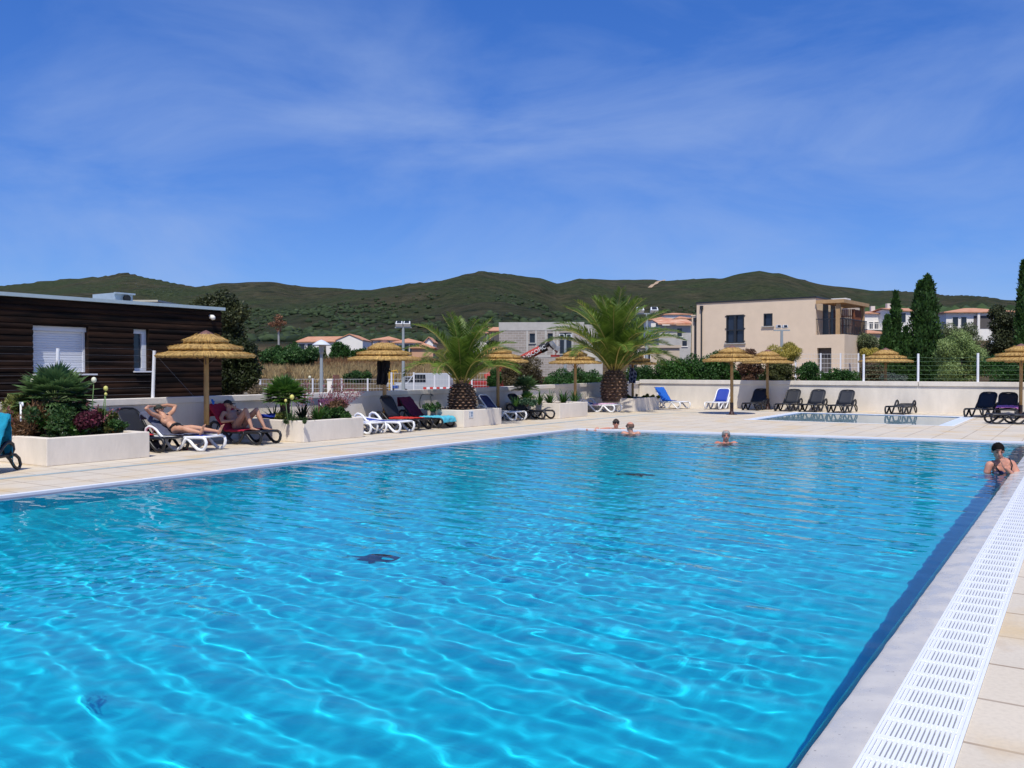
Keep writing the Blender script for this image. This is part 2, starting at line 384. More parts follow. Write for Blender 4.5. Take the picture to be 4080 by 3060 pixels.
# --- water
def wavemat(name, tint, gl=.015):
    wm = bpy.data.materials.new(name); wm.use_nodes = True; n = wm.node_tree; n.nodes.clear()
    out = n.nodes.new('ShaderNodeOutputMaterial')
    r = n.nodes.new('ShaderNodeBsdfRefraction'); r.inputs['IOR'].default_value = 1.33; r.inputs['Roughness'].default_value = 0; r.inputs['Color'].default_value = (*tint, 1)
    g = n.nodes.new('ShaderNodeBsdfGlossy'); g.inputs['Roughness'].default_value = gl
    fr = n.nodes.new('ShaderNodeFresnel'); fr.inputs['IOR'].default_value = 1.33
    mx = n.nodes.new('ShaderNodeMixShader')
    n.links.new(fr.outputs[0], mx.inputs[0]); n.links.new(r.outputs[0], mx.inputs[1]); n.links.new(g.outputs[0], mx.inputs[2]); n.links.new(mx.outputs[0], out.inputs[0])
    return wm
WSTEP = .025; WAMP = .0025
nx, ny = int((XR + .02 - XL) / WSTEP), int((YFR - YN) / WSTEP)
u = np.linspace(0, 1, nx + 1); v = np.linspace(0, 1, ny + 1); UU, VV = np.meshgrid(u, v)
XX = XL - .005 + UU * (XR + .015 - XL); YY = YN + VV * ((YFL + .04) * (1 - UU) + (YFR + .02) * UU - YN)
zz = np.zeros_like(XX); wr = np.random.default_rng(5)
for i in range(70):
    lam = math.exp(wr.uniform(math.log(.15), math.log(.66)))
    a = wr.normal(R(82), R(10)) if i % 5 else wr.uniform(0, math.pi); k = 2 * math.pi / lam
    amp = WAMP * lam * lam / (.12 + lam) * wr.uniform(.3, 1)
    zz += amp * np.sin(k * (XX * math.cos(a) + YY * math.sin(a)) + wr.uniform(0, 7) + .9 * np.sin(XX * .9 + YY * .7 + i) + .5 * np.sin(XX * 1.7 - YY * 1.3 + 2 * i))
env = .85 + .25 * np.sin(XX * .55 + 1) * np.sin(YY * .45 + 2)
# patches of fine ripple
rip = np.zeros_like(XX)
for i in range(26):
    lam = wr.uniform(.10, .2); a = wr.uniform(0, math.pi); k = 2 * math.pi / lam
    rip += .00022 * np.sin(k * (XX * math.cos(a) + YY * math.sin(a)) + wr.uniform(0, 7) + np.sin(XX * 2 + i) + np.sin(YY * 1.7 + i))
def patch(cx, cy, rx, ry): return np.exp(-(((XX - cx) / rx) ** 2 + ((YY - cy) / ry) ** 2))
pm = .25 + .7 * patch(-4.6, 7.5, 1.6, 1.6) + .35 * patch(-1.8, 5.4, .7, .8) + .7 * patch(-7, 4.2, 1.2, 1) + .5 * patch(-6, 11, 3, 2)
edge = np.clip(np.minimum.reduce([XX - XL, (YFL - YY) + (XX - XL) * .155]) / .5, .15, 1)
edge2 = np.clip((XR - XX) / .35, .3, 1)
zz = (zz * env + rip * pm) * edge * edge2 - .03
idx = np.arange((nx + 1) * (ny + 1)).reshape(ny + 1, nx + 1)
Fq = np.stack([idx[:-1, :-1], idx[:-1, 1:], idx[1:, 1:], idx[1:, :-1]], -1).reshape(-1, 4)
water = arr_mesh('water', np.stack([XX, YY, zz], -1).reshape(-1, 3), Fq, wavemat('pool_water', (.90, 1, 1)), smooth=True)
water['kind'] = 'structure'; water.cycles.is_caustics_caster = True
# dark fish-shaped mosaics on the pool floor
def floorpt(x, y, depth=1.12):
    p = PG(x, y, -.03); d = Vector((p.x, p.y, p.z - H)); hd = Vector((d.x, d.y)); si = hd.length / d.length / 1.33
    q = depth * math.tan(math.asin(si)); hd.normalize(); return Vector((p.x + hd.x * q, p.y + hd.y * q, -.03 - depth))
mosm = M('mosaic_dark', (.01, .02, .06), .5, var=.5, scale=60)
fish = [(-.26, .02), (-.20, .06), (-.12, .09), (-.02, .12), (.02, .2), (.06, .12), (.16, .09), (.24, .04), (.30, .0), (.40, .09), (.37, .0), (.40, -.07), (.29, -.03), (.18, -.07), (.02, -.09), (-.06, -.15), (-.08, -.08), (-.18, -.05), (-.25, -.02)]
for (x, y, sc, lb) in ((1500, 2225, .85, 'dark fish-shaped mosaic on the pool floor nearer the camera'), (2555, 1892, 1.05, 'dark fish-shaped mosaic on the pool floor at the far end')):
    fp = floorpt(x, y); mb = MB(); mb.prism([(a, c) for a, c in fish], 0, .012, 'z')
    o = mb.build('floor_mosaic', mosm); o.location = (fp.x, fp.y, -1.148); o.rotation_euler = (0, 0, TH + R(172)); o.scale = (sc, sc * 1.35, 1)
    tag(o, lb, 'mosaic', 'fish mosaics on the pool floor')
    o.cycles.is_caustics_receiver = True
# --- paddling pool
kl = M('paddling_liner', (.72, .78, .80), .5, var=.04)
inn = [(KX0 + .33, KY0 + .14), (KX1 - .42, KY0 + .14), (KX1 - .42, KY1 - .25), (KX0 + .33, KY1 - .25)]
kb = lipbox('paddling_basin', inn, -.30, kl); kb.cycles.is_caustics_receiver = True
# white border
bluew = M('pale_border', (.66, .74, .86), .45, var=.04)
o = sheet('paddling_border', kid_hole, [inn], -.004, bluew)
mb = MB(); e = .07
for (a, b_, c, d_) in ((KX0, KY0, KX1, KY0 + e), (KX0, KY1 - e, KX1, KY1), (KX0, KY0 + e, KX0 + e, KY1 - e), (KX1 - e, KY0 + e, KX1, KY1 - e)): mb.box(a, b_, -.1, c, d_, .004)
mb.build('paddling_rim', rimw)['kind'] = 'structure'
mb = MB(); q = [(x, y) for x, y in inn]; nxx = 40
X2, Y2 = np.meshgrid(np.linspace(inn[0][0] - .02, inn[1][0] + .02, nxx), np.linspace(inn[0][1] - .02, inn[2][1] + .02, nxx))
Z2 = -.02 + .0006 * np.sin(X2 * 5 + Y2 * 3) + .0005 * np.sin(Y2 * 7 - X2 * 2)
idx = np.arange(nxx * nxx).reshape(nxx, nxx); Fq = np.stack([idx[:-1, :-1], idx[:-1, 1:], idx[1:, 1:], idx[1:, :-1]], -1).reshape(-1, 4)
kw = arr_mesh('paddling_water', np.stack([X2, Y2, Z2], -1).reshape(-1, 3), Fq, wavemat('still_water', (.74, .88, .93), 0), smooth=True); kw['kind'] = 'structure'
kw.cycles.is_caustics_caster = True
# blue-grey drain line along the left deck, turning right at the far end
dl = M('drain_strip', (.33, .41, .42), .7, var=.15, scale=3)
mb = MB(); mb.tube([(-13.28, -8, .002)] + [(-13.28, y, .002) for y in range(0, 27, 3)] + [(-13.15, 28.3, .002), (-12.7, 29.8, .002), (-12.0, 31.3, .002), (-11.0, 32.6, .002), (-10.2, 33.5, .002)], .004, 4, b=.075, up=(0, 0, 1))
mb.build('drain_line', dl)['kind'] = 'structure'
# ================================================================== walls
plaster = M('cream_plaster', (.76, .695, .60), .85, var=.10, scale=2.2, bump=.2, bscale=25, stretch=(1, 1, .35), detail=9)
plaster2 = M('planter_plaster', (.77, .69, .585), .85, var=.11, scale=2.6, bump=.2, bscale=25, stretch=(1, 1, .4), detail=9)
lw = thing('pool_wall', 'low cream rendered wall with coping behind the left planters', 'wall', (LW, 12, 0))
mb = MB()
YE = LY - .0
def ztop(y): return 1.0 if y < 22 else 1.0 + .09 * (y - 22) / (LY - 22)
def slab(mb, x0, x1, ya, yb, za, zb, dz0=0):
    mb.add([(x0, ya, za(ya)), (x1, ya, za(ya)), (x1, yb, za(yb)), (x0, yb, za(yb)), (x0, ya, zb(ya)), (x1, ya, zb(ya)), (x1, yb, zb(yb)), (x0, yb, zb(yb))],
           [(0, 3, 2, 1), (4, 5, 6, 7), (0, 1, 5, 4), (1, 2, 6, 5), (2, 3, 7, 6), (3, 0, 4, 7)])
for ya, yb in ((-12, 22), (22, LY + .2)): slab(mb, -.2, 0, ya - 12, yb - 12, lambda y: -.4, lambda y: ztop(y + 12) - .13)
mb.build('wall_body', plaster, lw)
mb = MB()
yy = -12.0
for ya, yb in ((-12, 3.2), (3.2, 12.6), (12.6, 22), (22, 28), (28, LY + .2)):
    slab(mb, -.24, .055, ya - 12 + .012, yb - 12 - .012, lambda y: ztop(y + 12) - .13, lambda y: ztop(y + 12))
mb.build('wall_coping', plaster, lw, bevel=.008)
bw = thing('pool_wall', 'low cream rendered wall behind the paddling pool', 'wall', (0, LY, 0))
BH = 1.155
mb = MB(); mb.box(LW + .03, 0, -.4, 14, .2, BH - .165); mb.build('wall_body', plaster, bw)
mb = MB(); 
for xa, xb in ((LW + .06, -12.2), (-12.18, -5.2), (-5.18, 1.8), (1.82, 14)): mb.box(xa, -.05, BH - .165, xb, .24, BH)
mb.build('wall_coping', plaster, bw, bevel=.008)
# ================================================================== white posts and cables
postm = M('white_post', (.80, .81, .84), .35, var=.02)
cabm = M('steel_cable', (.22, .22, .23), .4, metal=.8)
fl = thing('cable_fence', 'white posts with thin cables on the wall before the timber building', 'fence', (LW - .1, 0, .98))
def yl(x): return YX(x, LW - .1)
pl = [(-150, 1390, 1600), (226, 1388, 1600), (608, 1397, 1585)]
for i, (x, yt, yb) in enumerate(pl):
    D = DX(x, LW - .1); zt = H - (yt - HY) * D / F; mb = MB()
    mb.tube([(0, 0, 0), (.02 * i, .02, zt - .98)], .036, 14, b=.03, up=(0, 1, 0)); o = mb.build('post', postm, fl, auto=40); o.location = (0, yl(x), 0)
for k in range(8):
    z = .10 + k * .135; mb = MB(); mb.tube([(-.06, yl(-150), z), (-.06, yl(226), z), (-.06, yl(608), z)], .0018, 4); mb.build('cable', cabm, fl)
mb = MB(); mb.tube([(-.06, yl(608), 1.05), (.0, yl(772), .02)], .003, 4); mb.build('stay_cable', cabm, fl)
fr_ = thing('cable_fence', 'white posts with green cables on the wall before the cypresses', 'fence', (0, LY + .1, BH))
cabg = M('green_cable', (.12, .22, .12), .5)
px_ = [3441, 3658, 3896, 4150]
for x in px_:
    mb = MB(); mb.tube([(0, 0, 0), (0, 0, 1.02 + .01 * (x > 3500))], .040, 14, b=.03, up=(1, 0, 0)); o = mb.build('post', postm, fr_, auto=40); o.location = (XY(x, LY + .1), 0, 0)
for k in range(6):
    z = .1 + k * .16; mb = MB()
    pts = []
    for a, b_ in zip(px_[:-1], px_[1:]):
        xa, xb = XY(a, LY + .1), XY(b_, LY + .1)
        for q in (0, .25, .5, .75): pts.append((xa + (xb - xa) * q, .05, z - .05 * (k == 5) * 4 * q * (1 - q)))
    mb.tube(pts, .0035, 4); mb.build('cable', cabg, fr_)
# ================================================================== planters
soil = M('soil', (.10, .065, .04), .95, var=.4, scale=6, bump=.8, bscale=25)
PLX = -14.3
def planter(y0, y1, zt, label, depth=None):
    X1, X0 = PLX, LW + .06
    t = thing('planter_box', label, 'planter', ((X0 + X1) / 2, (y0 + y1) / 2, 0), 0, 'rendered planters along the left wall')
    hx, hy = (X1 - X0) / 2, (y1 - y0) / 2; e = .14
    mb = MB()
    o_ = [(-hx, -hy), (hx, -hy), (hx, hy), (-hx, hy)]; i_ = [(-hx + e, -hy + e), (hx - e, -hy + e), (hx - e, hy - e), (-hx + e, hy - e)]
    vs = [(x, y, z) for z in (0, zt) for x, y in o_] + [(x, y, z) for z in (zt - .2, zt) for x, y in i_]
    fs = [(i, (i + 1) % 4, 4 + (i + 1) % 4, 4 + i) for i in range(4)] + [(4 + i, 4 + (i + 1) % 4, 12 + (i + 1) % 4, 12 + i) for i in range(4)] + [(12 + i, 12 + (i + 1) % 4, 8 + (i + 1) % 4, 8 + i) for i in range(4)] + [(0, 3, 2, 1)]
    mb.add(vs, fs); mb.build('planter_wall', plaster2, t, bevel=.012)
    n = 24; XXs, YYs = np.meshgrid(np.linspace(-hx + e, hx - e, n), np.linspace(-hy + e, hy - e, n))
    Z = zt - .07 + .03 * np.sin(XXs * 5 + y0) * np.sin(YYs * 4) + rng.random(XXs.shape) * .02
    idx = np.arange(n * n).reshape(n, n); f = np.stack([idx[:-1, :-1], idx[:-1, 1:], idx[1:, 1:], idx[1:, :-1]], -1).reshape(-1, 4)
    arr_mesh('soil', np.stack([XXs, YYs, Z], -1).reshape(-1, 3), f, soil, t, True)
    return t
PY = [(7.88, 9.78), (13.55, 15.45), (19.45, 21.3), (24.7, 26.6), (30.3, 32.6)]
PZ = [.465, .47, .475, .49, .50]
plab = ['cream planter full of mixed flowers at the left edge of the photo', 'cream planter with a fan palm, spiky leaves and pink stems',
        'cream planter under the nearer date palm, with a notice plate', 'cream planter of agapanthus tufts between the two date palms', 'cream planter under the farther, taller date palm']
for (a, b_), z, lb in zip(PY, PZ, plab): planter(a, b_, z, lb)
# ================================================================== hills
RID = [(-1200, 1180), (-500, 1160), (0, 1138), (184, 1121), (369, 1103), (489, 1088), (553, 1096), (627, 1114), (700, 1128), (775, 1140), (830, 1135), (885, 1129), (1033, 1121), (1107, 1125), (1199, 1144), (1328, 1147), (1476, 1160), (1549, 1147), (1623, 1129), (1752, 1116), (1844, 1094), (1918, 1081), (1992, 1088), (2066, 1101), (2158, 1112), (2222, 1133), (2306, 1110), (2435, 1116), (2582, 1118), (2730, 1114), (2877, 1107), (2951, 1092), (3025, 1079), (3117, 1090), (3209, 1116), (3320, 1138), (3468, 1158), (3615, 1158), (3781, 1173), (3910, 1180), (4002, 1193), (4080, 1199), (4600, 1215), (5400, 1240)]
rx_, ry_ = np.array(RID).T
def fbm(x, y, oct=5, seed=0):
    z = np.zeros_like(x); a = 1.0
    r_ = np.random.default_rng(seed)
    for o in range(oct):
        for q in range(3):
            t = r_.uniform(0, 6.28); k = 2 ** o * r_.uniform(.8, 1.25)
            z += a * np.sin(k * (x * math.cos(t) + y * math.sin(t)) + r_.uniform(0, 6.28) + .8 * np.sin(k * .7 * (y * math.cos(t) - x * math.sin(t)) + q)) / 3
        a *= .52
    return z
DR = 1500.0
def terr(xp, D):
    "ground height at photo column xp (array) and depth D (array)"
    ry = np.interp(xp, rx_, ry_)
    Dr = DR + 260 * np.sin(xp / 420.0 + 1) + 120 * np.sin(xp / 170.0)
    zr = H + (HY - ry) * Dr / F
    base = np.interp(D, [0, 58, 66, 76, 108, 170, 260, 330], [-.46, -.46, .1, .7, 2.3, 4.0, 8.0, 12.0])
    right = np.clip((xp - 2500) / 700, 0, 1) * np.interp(D, [60, 110, 200, 330], [0, 1.5, 5, 9]); base = base + right
    t = np.clip((D - 330) / (Dr - 330), 0, 1)
    hill = base + (zr - base) * (t ** 1.25)
    sp = fbm((xp - CX) / F * 4.2 + 3, D / 520.0, 5, 4)
    hill = hill + sp * 40 * np.sin(math.pi * np.clip(t, 0, 1)) ** 1.1 * (D < Dr)
    hill = hill + 2.0 * fbm((xp - CX) / F * 60, D / 40.0, 3, 8) * np.clip((D - 300) / 500, 0, 1)
    over = np.clip((D - Dr) / 900, 0, 3); hill = np.where(D > Dr, zr - over * 120, hill)
    return np.where(D < 330, base + .12 * fbm((xp - CX) / F * 30, D / 6., 3, 9) * np.clip((D - 62) / 20, 0, 1), hill)
def terr1(xp, D): return float(terr(np.array([float(xp)]), np.array([float(D)]))[0])
xs_ = np.arange(-1500, 5600, 13.0)
Ds = np.concatenate([np.linspace(40, 120, 40), np.geomspace(122, 2500, 170)])
XP, DD = np.meshgrid(xs_, Ds); ZZ = terr(XP, DD)
r_ = (XP - CX) / F * DD; WX, WY = r_ * CC - DD * SS, r_ * SS + DD * CC
idx = np.arange(XP.size).reshape(XP.shape); Fq = np.stack([idx[:-1, :-1], idx[:-1, 1:], idx[1:, 1:], idx[1:, :-1]], -1).reshape(-1, 4)
hm = bpy.data.materials.new('maquis'); hm.use_nodes = True; nt = hm.node_tree; l = nt.links; b = nt.nodes['Principled BSDF']; b.inputs['Roughness'].default_value = .95; b.inputs['Specular IOR Level'].default_value = .1
t = nt.nodes.new('ShaderNodeTexCoord')
def nz(sc, de, ro=.6):
    n = nt.nodes.new('ShaderNodeTexNoise'); n.inputs['Scale'].default_value = sc; n.inputs['Detail'].default_value = de; n.inputs['Roughness'].default_value = ro; l.new(t.outputs['Object'], n.inputs['Vector']); return n
def ramp(src, p0, c0, p1, c1):
    r = nt.nodes.new('ShaderNodeValToRGB'); e = r.color_ramp.elements; e[0].position = p0; e[0].color = (*c0, 1); e[1].position = p1; e[1].color = (*c1, 1); l.new(src, r.inputs[0]); return r.outputs[0]
def mixc(f, a, c):
    x = nt.nodes.new('ShaderNodeMix'); x.data_type = 'RGBA'; l.new(f, x.inputs[0])
    (l.new(a, x.inputs[6]) if not isinstance(a, tuple) else setattr(x.inputs[6], 'default_value', (*a, 1)))
    (l.new(c, x.inputs[7]) if not isinstance(c, tuple) else setattr(x.inputs[7], 'default_value', (*c, 1))); return x.outputs[2]
A = ramp(nz(.045, 10, .8).outputs[0], .40, (.022, .028, .013), .60, (.100, .090, .048))
big = ramp(nz(.006, 5).outputs[0], .42, (0, 0, 0), .60, (1, 1, 1))
A2 = ramp(nz(.16, 7, .75).outputs[0], .42, (.024, .038, .014), .60, (.074, .092, .038))
o1 = mixc(big, A, A2)
rk = ramp(nz(.09, 8, .7).outputs[0], .69, (0, 0, 0), .73, (.6, .6, .6))
o2 = mixc(rk, o1, (.16, .14, .11))
# low bare/dry land by distance up to the town: object space height
sx = nt.nodes.new('ShaderNodeSeparateXYZ'); l.new(t.outputs['Object'], sx.inputs[0])
lowm = nt.nodes.new('ShaderNodeMapRange'); l.new(sx.outputs[2], lowm.inputs[0]); lowm.inputs[1].default_value = 5; lowm.inputs[2].default_value = 11; lowm.inputs[3].default_value = 1; lowm.inputs[4].default_value = 0
D1 = ramp(nz(.35, 7).outputs[0], .4, (.24, .15, .075), .62, (.36, .27, .13))
o3 = mixc(lowm.outputs[0], o2, D1)
l.new(o3, b.inputs['Base Color'])
bp = nt.nodes.new('ShaderNodeBump'); bp.inputs['Strength'].default_value = 1; bp.inputs['Distance'].default_value = 6; l.new(nz(.12, 9, .8).outputs[0], bp.inputs['Height']); l.new(bp.outputs[0], b.inputs['Normal'])
hills = arr_mesh('hills', np.stack([WX, WY, ZZ], -1).reshape(-1, 3), Fq, hm, smooth=True); hills['kind'] = 'structure'
# maquis bushes scattered over the lower slopes (uncountable)
def icos():
    p = (1 + 5 ** .5) / 2; v = np.array([(-1, p, 0), (1, p, 0), (-1, -p, 0), (1, -p, 0), (0, -1, p), (0, 1, p), (0, -1, -p), (0, 1, -p), (p, 0, -1), (p, 0, 1), (-p, 0, -1), (-p, 0, 1)], float)
    f = np.array([(0, 11, 5), (0, 5, 1), (0, 1, 7), (0, 7, 10), (0, 10, 11), (1, 5, 9), (5, 11, 4), (11, 10, 2), (10, 7, 6), (7, 1, 8), (3, 9, 4), (3, 4, 2), (3, 2, 6), (3, 6, 8), (3, 8, 9), (4, 9, 5), (2, 4, 11), (6, 2, 10), (8, 6, 7), (9, 8, 1)])
    return nrm(v), f
def scatter_bushes(name, n, xr, Dr, sz, m, seed, dens=None):
    r2 = np.random.default_rng(seed); iv, if_ = icos()
    xp = r2.uniform(*xr, n); D = np.exp(r2.uniform(math.log(Dr[0]), math.log(Dr[1]), n))
    keep = fbm(xp / 260.0, D / 90.0, 3, 21) + r2.normal(size=n) * .35 > (-.1 if dens is None else dens); xp, D = xp[keep], D[keep]; n = len(xp)
    z = terr(xp, D); r_ = (xp - CX) / F * D
    C = np.stack([r_ * CC - D * SS, r_ * SS + D * CC, z], -1)
    s = sz[0] + (sz[1] - sz[0]) * r2.random(n) ** 2
    jit = 1 + .30 * r2.normal(size=(n, 12, 1)).clip(-1.2, 1.2)
    sc3 = np.stack([s, s, s * .75], -1)[:, None, :]
    V = C[:, None, :] + iv[None] * jit * sc3 + np.array([0, 0, .25]) * s[:, None, None]
    Fc = (if_[None] + (np.arange(n) * 12)[:, None, None]).reshape(-1, 3)
    o = arr_mesh(name, V.reshape(-1, 3), Fc, m); o['kind'] = 'stuff'; return o
bushm = leafmat('maquis_bush', (.010, .022, .007), (.042, .066, .024), (.07, .09, .038), rough=.9, tr=0, clump=.03)
sb = scatter_bushes('scrub', 14000, (-900, 5200), (330, 950), (1.2, 3.4), bushm, 3)
tag(sb, 'dark green scrub bushes dotted over the hillsides behind the town', 'scrub')
sb2 = scatter_bushes('wooded_slope', 2600, (1900, 5200), (250, 430), (2.2, 5.0), leafmat('slope_wood', (.016, .036, .010), (.052, .092, .03), (.085, .125, .042), rough=.9, tr=0, clump=.05), 5, -.4)
tag(sb2, 'belt of green trees at the foot of the hill behind the houses', 'trees')
# dirt track going up the hill
trk = M('bare_track', (.42, .30, .19), .95, var=.1, scale=.3)
pts = []
for x, f in ((2588, .72), (2600, .76), (2612, .80), (2618, .84), (2630, .88), (2638, .94), (2646, .995)):
    Dr = DR + 260 * math.sin(x / 420.0 + 1) + 120 * math.sin(x / 170.0); D = 330 + (Dr - 330) * f; p = P(x, HY, D); pts.append((p.x, p.y, terr1(x, D) + 1.2))
mb = MB(); mb.tube(pts, .6, 4, b=3.2, up=(0, 0, 1)); mb.build('hill_track', trk)['kind'] = 'structure'
# dry tall grass field
def grass(name, xr, Dr, n, hgt, m, lb, seed, dens=-.6):
    r2 = np.random.default_rng(seed); xp = r2.uniform(*xr, n); D = r2.uniform(*Dr, n)
    k = fbm(xp / 60.0, D / 9.0, 3, seed) > dens; xp, D = xp[k], D[k]; n = len(xp); z = terr(xp, D); r_ = (xp - CX) / F * D
    C = np.stack([r_ * CC - D * SS, r_ * SS + D * CC, z - .05], -1)
    U = nrm(r2.normal(size=(n, 3)) * .28 + np.array([.12, 0, 1])); N = nrm(r2.normal(size=(n, 3))); N = nrm(N - U * (N * U).sum(1, keepdims=True))
    hh = hgt * (.35 + 1.25 * r2.random(n) ** 2); v, f = leaf_arrays(C, U, N, hh, np.full(n, .022) * (.6 + 1.4 * r2.random(n)))
    o = arr_mesh(name, v, f, m); o['kind'] = 'stuff'; tag(o, lb, 'grass'); return o
gm = leafmat('straw_grass', (.24, .15, .07), (.56, .42, .20), (.72, .60, .34), rough=.9, tr=.2, clump=.35)
gm2 = leafmat('rust_grass', (.16, .075, .035), (.34, .19, .085), (.40, .26, .12), rough=.9, tr=.2, clump=.4)
grass('dry_grass', (880, 2000), (73, 100), 46000, .62, gm, 'tall straw-coloured grass on the bank beyond the car park', 31)
grass('rusty_grass', (900, 2050), (90, 120), 26000, .6, gm2, 'rust-brown grass field above the straw-coloured bank', 33)
# asphalt lane and car park beyond the left wall
asp = M('asphalt', (.17, .17, .175), .9, var=.15, scale=2)
def laid(name, px, m, z):
    q = [PG(x, y, z) for x, y in px]; me = bpy.data.meshes.new(name); me.from_pydata([(p.x, p.y, z) for p in q], [], [tuple(range(len(q)))]); me.materials.append(m)
    o = link(bpy.data.objects.new(name, me)); o['kind'] = 'structure'; return o
laid('lane', [(700, 1640), (1560, 1600), (1560, 1556), (1340, 1537), (1190, 1545), (1000, 1566), (760, 1572)], asp, -.44)
# ================================================================== buildings
tile = M('roof_tiles', (.44, .17, .09), .85, col2=(.66, .37, .22), scale=.9, bump=.6, bscale=5, stretch=(1, 3, 1))
tile2 = M('patchy_tiles', (.50, .15, .06), .85, col2=(.74, .50, .34), scale=1.3, bump=.6, bscale=5)
wht = M('white_render', (.86, .82, .75), .85, var=.04, scale=.5)
dk = M('dark_glass', (.02, .025, .035), .12, var=.2)
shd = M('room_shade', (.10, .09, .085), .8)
def aframe(x, yb, D, yaw=0):
    "matrix location/rot for an object whose ground centre is at photo column x; +x = photo right"
    p = P(x, HY, D); return (p.x, p.y), TH + R(yaw)
def house(lab, x0, x1, yt, D, ye=None, wall=None, roof=None, kind='hip', depth=6, yaw=0, wins=(), zb=None, extra=None, group='tile-roofed houses on the slope', over=.35):
    "x0,x1 px extent; yt px of roof top; ye px of eaves"
    wpx = (x1 - x0) * D / F; xc = (x0 + x1) / 2
    (lx, ly), rz = aframe(xc, 0, D + depth / 2, yaw)
    zt = H + (HY - yt) * D / F; ze = H + (HY - (ye if ye else yt)) * D / F
    zb = terr1(xc, D) - .6 if zb is None else zb
    t = thing('house', lab, 'house', (lx, ly, zb), rz, group)
    a = (wpx / 2) - (over if kind != 'flat' else 0); d = depth / 2; he = ze - zb; ht = zt - zb
    mb = MB()
    if kind == 'gable_side':   # ridge runs along depth? gable towards viewer
        mb.prism([(-a, 0), (a, 0), (a, he), (0, ht - .12), (-a, he)], -d, d, 'y')
    elif kind == 'gable': mb.prism([(-d, 0), (d, 0), (d, he), (0, ht - .12), (-d, he)], -a, a, 'x')
    else: mb.box(-a, -d, 0, a, d, he)
    mb.build('wall', wall or wht, t)
    mb = MB(); A_, D_ = a + over, d + over
    if kind == 'hip':
        k = min(A_, D_) * .98; rl = max(A_ - k, .05)
        vs = [(-A_, -D_, he), (A_, -D_, he), (A_, D_, he), (-A_, D_, he), (-rl, 0, ht), (rl, 0, ht), (-A_, -D_, he - .14), (A_, -D_, he - .14), (A_, D_, he - .14), (-A_, D_, he - .14)]
        mb.add(vs, [(0, 1, 5, 4), (1, 2, 5), (2, 3, 4, 5), (3, 0, 4), (6, 9, 8, 7), (0, 6, 7, 1), (1, 7, 8, 2), (2, 8, 9, 3), (3, 9, 6, 0)])
    elif kind == 'gable':
        s_ = (ht - he) / d
        for sgn in (-1, 1): mb.add([(-A_, 0, ht), (A_, 0, ht), (A_, sgn * D_, ht - s_ * D_), (-A_, sgn * D_, ht - s_ * D_), (-A_, 0, ht + .14), (A_, 0, ht + .14), (A_, sgn * D_, ht - s_ * D_ + .14), (-A_, sgn * D_, ht - s_ * D_ + .14)], [(0, 1, 2, 3), (4, 5, 6, 7), (0, 1, 5, 4), (1, 2, 6, 5), (2, 3, 7, 6), (3, 0, 4, 7)])
    elif kind == 'gable_side':
        s_ = (ht - he) / a
        for sgn in (-1, 1): mb.add([(0, -D_, ht), (0, D_, ht), (sgn * A_, D_, ht - s_ * A_), (sgn * A_, -D_, ht - s_ * A_), (0, -D_, ht + .14), (0, D_, ht + .14), (sgn * A_, D_, ht - s_ * A_ + .14), (sgn * A_, -D_, ht - s_ * A_ + .14)], [(0, 1, 2, 3), (4, 5, 6, 7), (0, 1, 5, 4), (1, 2, 6, 5), (2, 3, 7, 6), (3, 0, 4, 7)])
    elif kind == 'flat':
        mb.box(-a - .15, -d - .15, he + .002, a + .15, d + .15, he + .25)
    mb.build('roof', roof or tile, t)
    for (wx, wz, ww, wh, *rest) in wins:
        # fractions of width, metres
        wz = min(wz, he - .35 - wh) if he > wh + .5 else .2; cx = -a + wx * 2 * a; mtype = rest[0] if rest else 'w'
        mb = MB(); mb.box(cx - ww / 2, -d - .04, wz, cx + ww / 2, -d + .02, wz + wh); o = mb.build('window' if mtype == 'w' else 'opening', dk if mtype == 'w' else shd, t)
        if mtype == 'w':
            mb = MB()
            for (p, q, u_, v_) in ((cx - ww / 2 - .06, cx - ww / 2, wz - .06, wz + wh + .06), (cx + ww / 2, cx + ww / 2 + .06, wz - .06, wz + wh + .06), (cx - ww / 2, cx + ww / 2, wz - .06, wz), (cx - ww / 2, cx + ww / 2, wz + wh, wz + wh + .06)): mb.box(p, -d - .06, u_, q, -d + .01, v_)
            mb.build('window_frame', wht, o)
    if extra: extra(t, a, d, he, ht)
    return t
orange = M('orange_render', (.62, .36, .22), .85, var=.05)
beig = M('sand_render', (.60, .49, .37), .85, var=.05, scale=.6)
pinkw = M('pink_render', (.60, .42, .34), .85, var=.05)
stone = M('stone_facing', (.34, .26, .19), .9, col2=(.52, .42, .32), scale=2, bump=.5)
chm = M('chimney_render', (.66, .62, .56), .85)
def chimney(px=.3):
    def f(t, a, d, he, ht):
        mb = MB(); mb.box(-a + 2 * a * px - .35, -.3, he, -a + 2 * a * px + .35, .3, ht + .9); o = mb.build('chimney', chm, t)
    return f
def balcony(t, a, d, he, ht):
    mb = MB(); mb.box(-a, -d - 1.4, he * .45, a * .4, -d, he * .45 + .2); mb.build('balcony_slab', wht, t)
    mb = MB()
    for i in range(12): xx = -a + .06 + i * (1.4 * a - .1) / 11; mb.box(xx - .03, -d - 1.36, he * .45 + .2, xx + .03, -d - 1.3, he * .45 + 1.1)
    mb.box(-a, -d - 1.38, he * .45 + 1.1, a * .4, -d - 1.28, he * .45 + 1.18); mb.build('balustrade', wht, t)
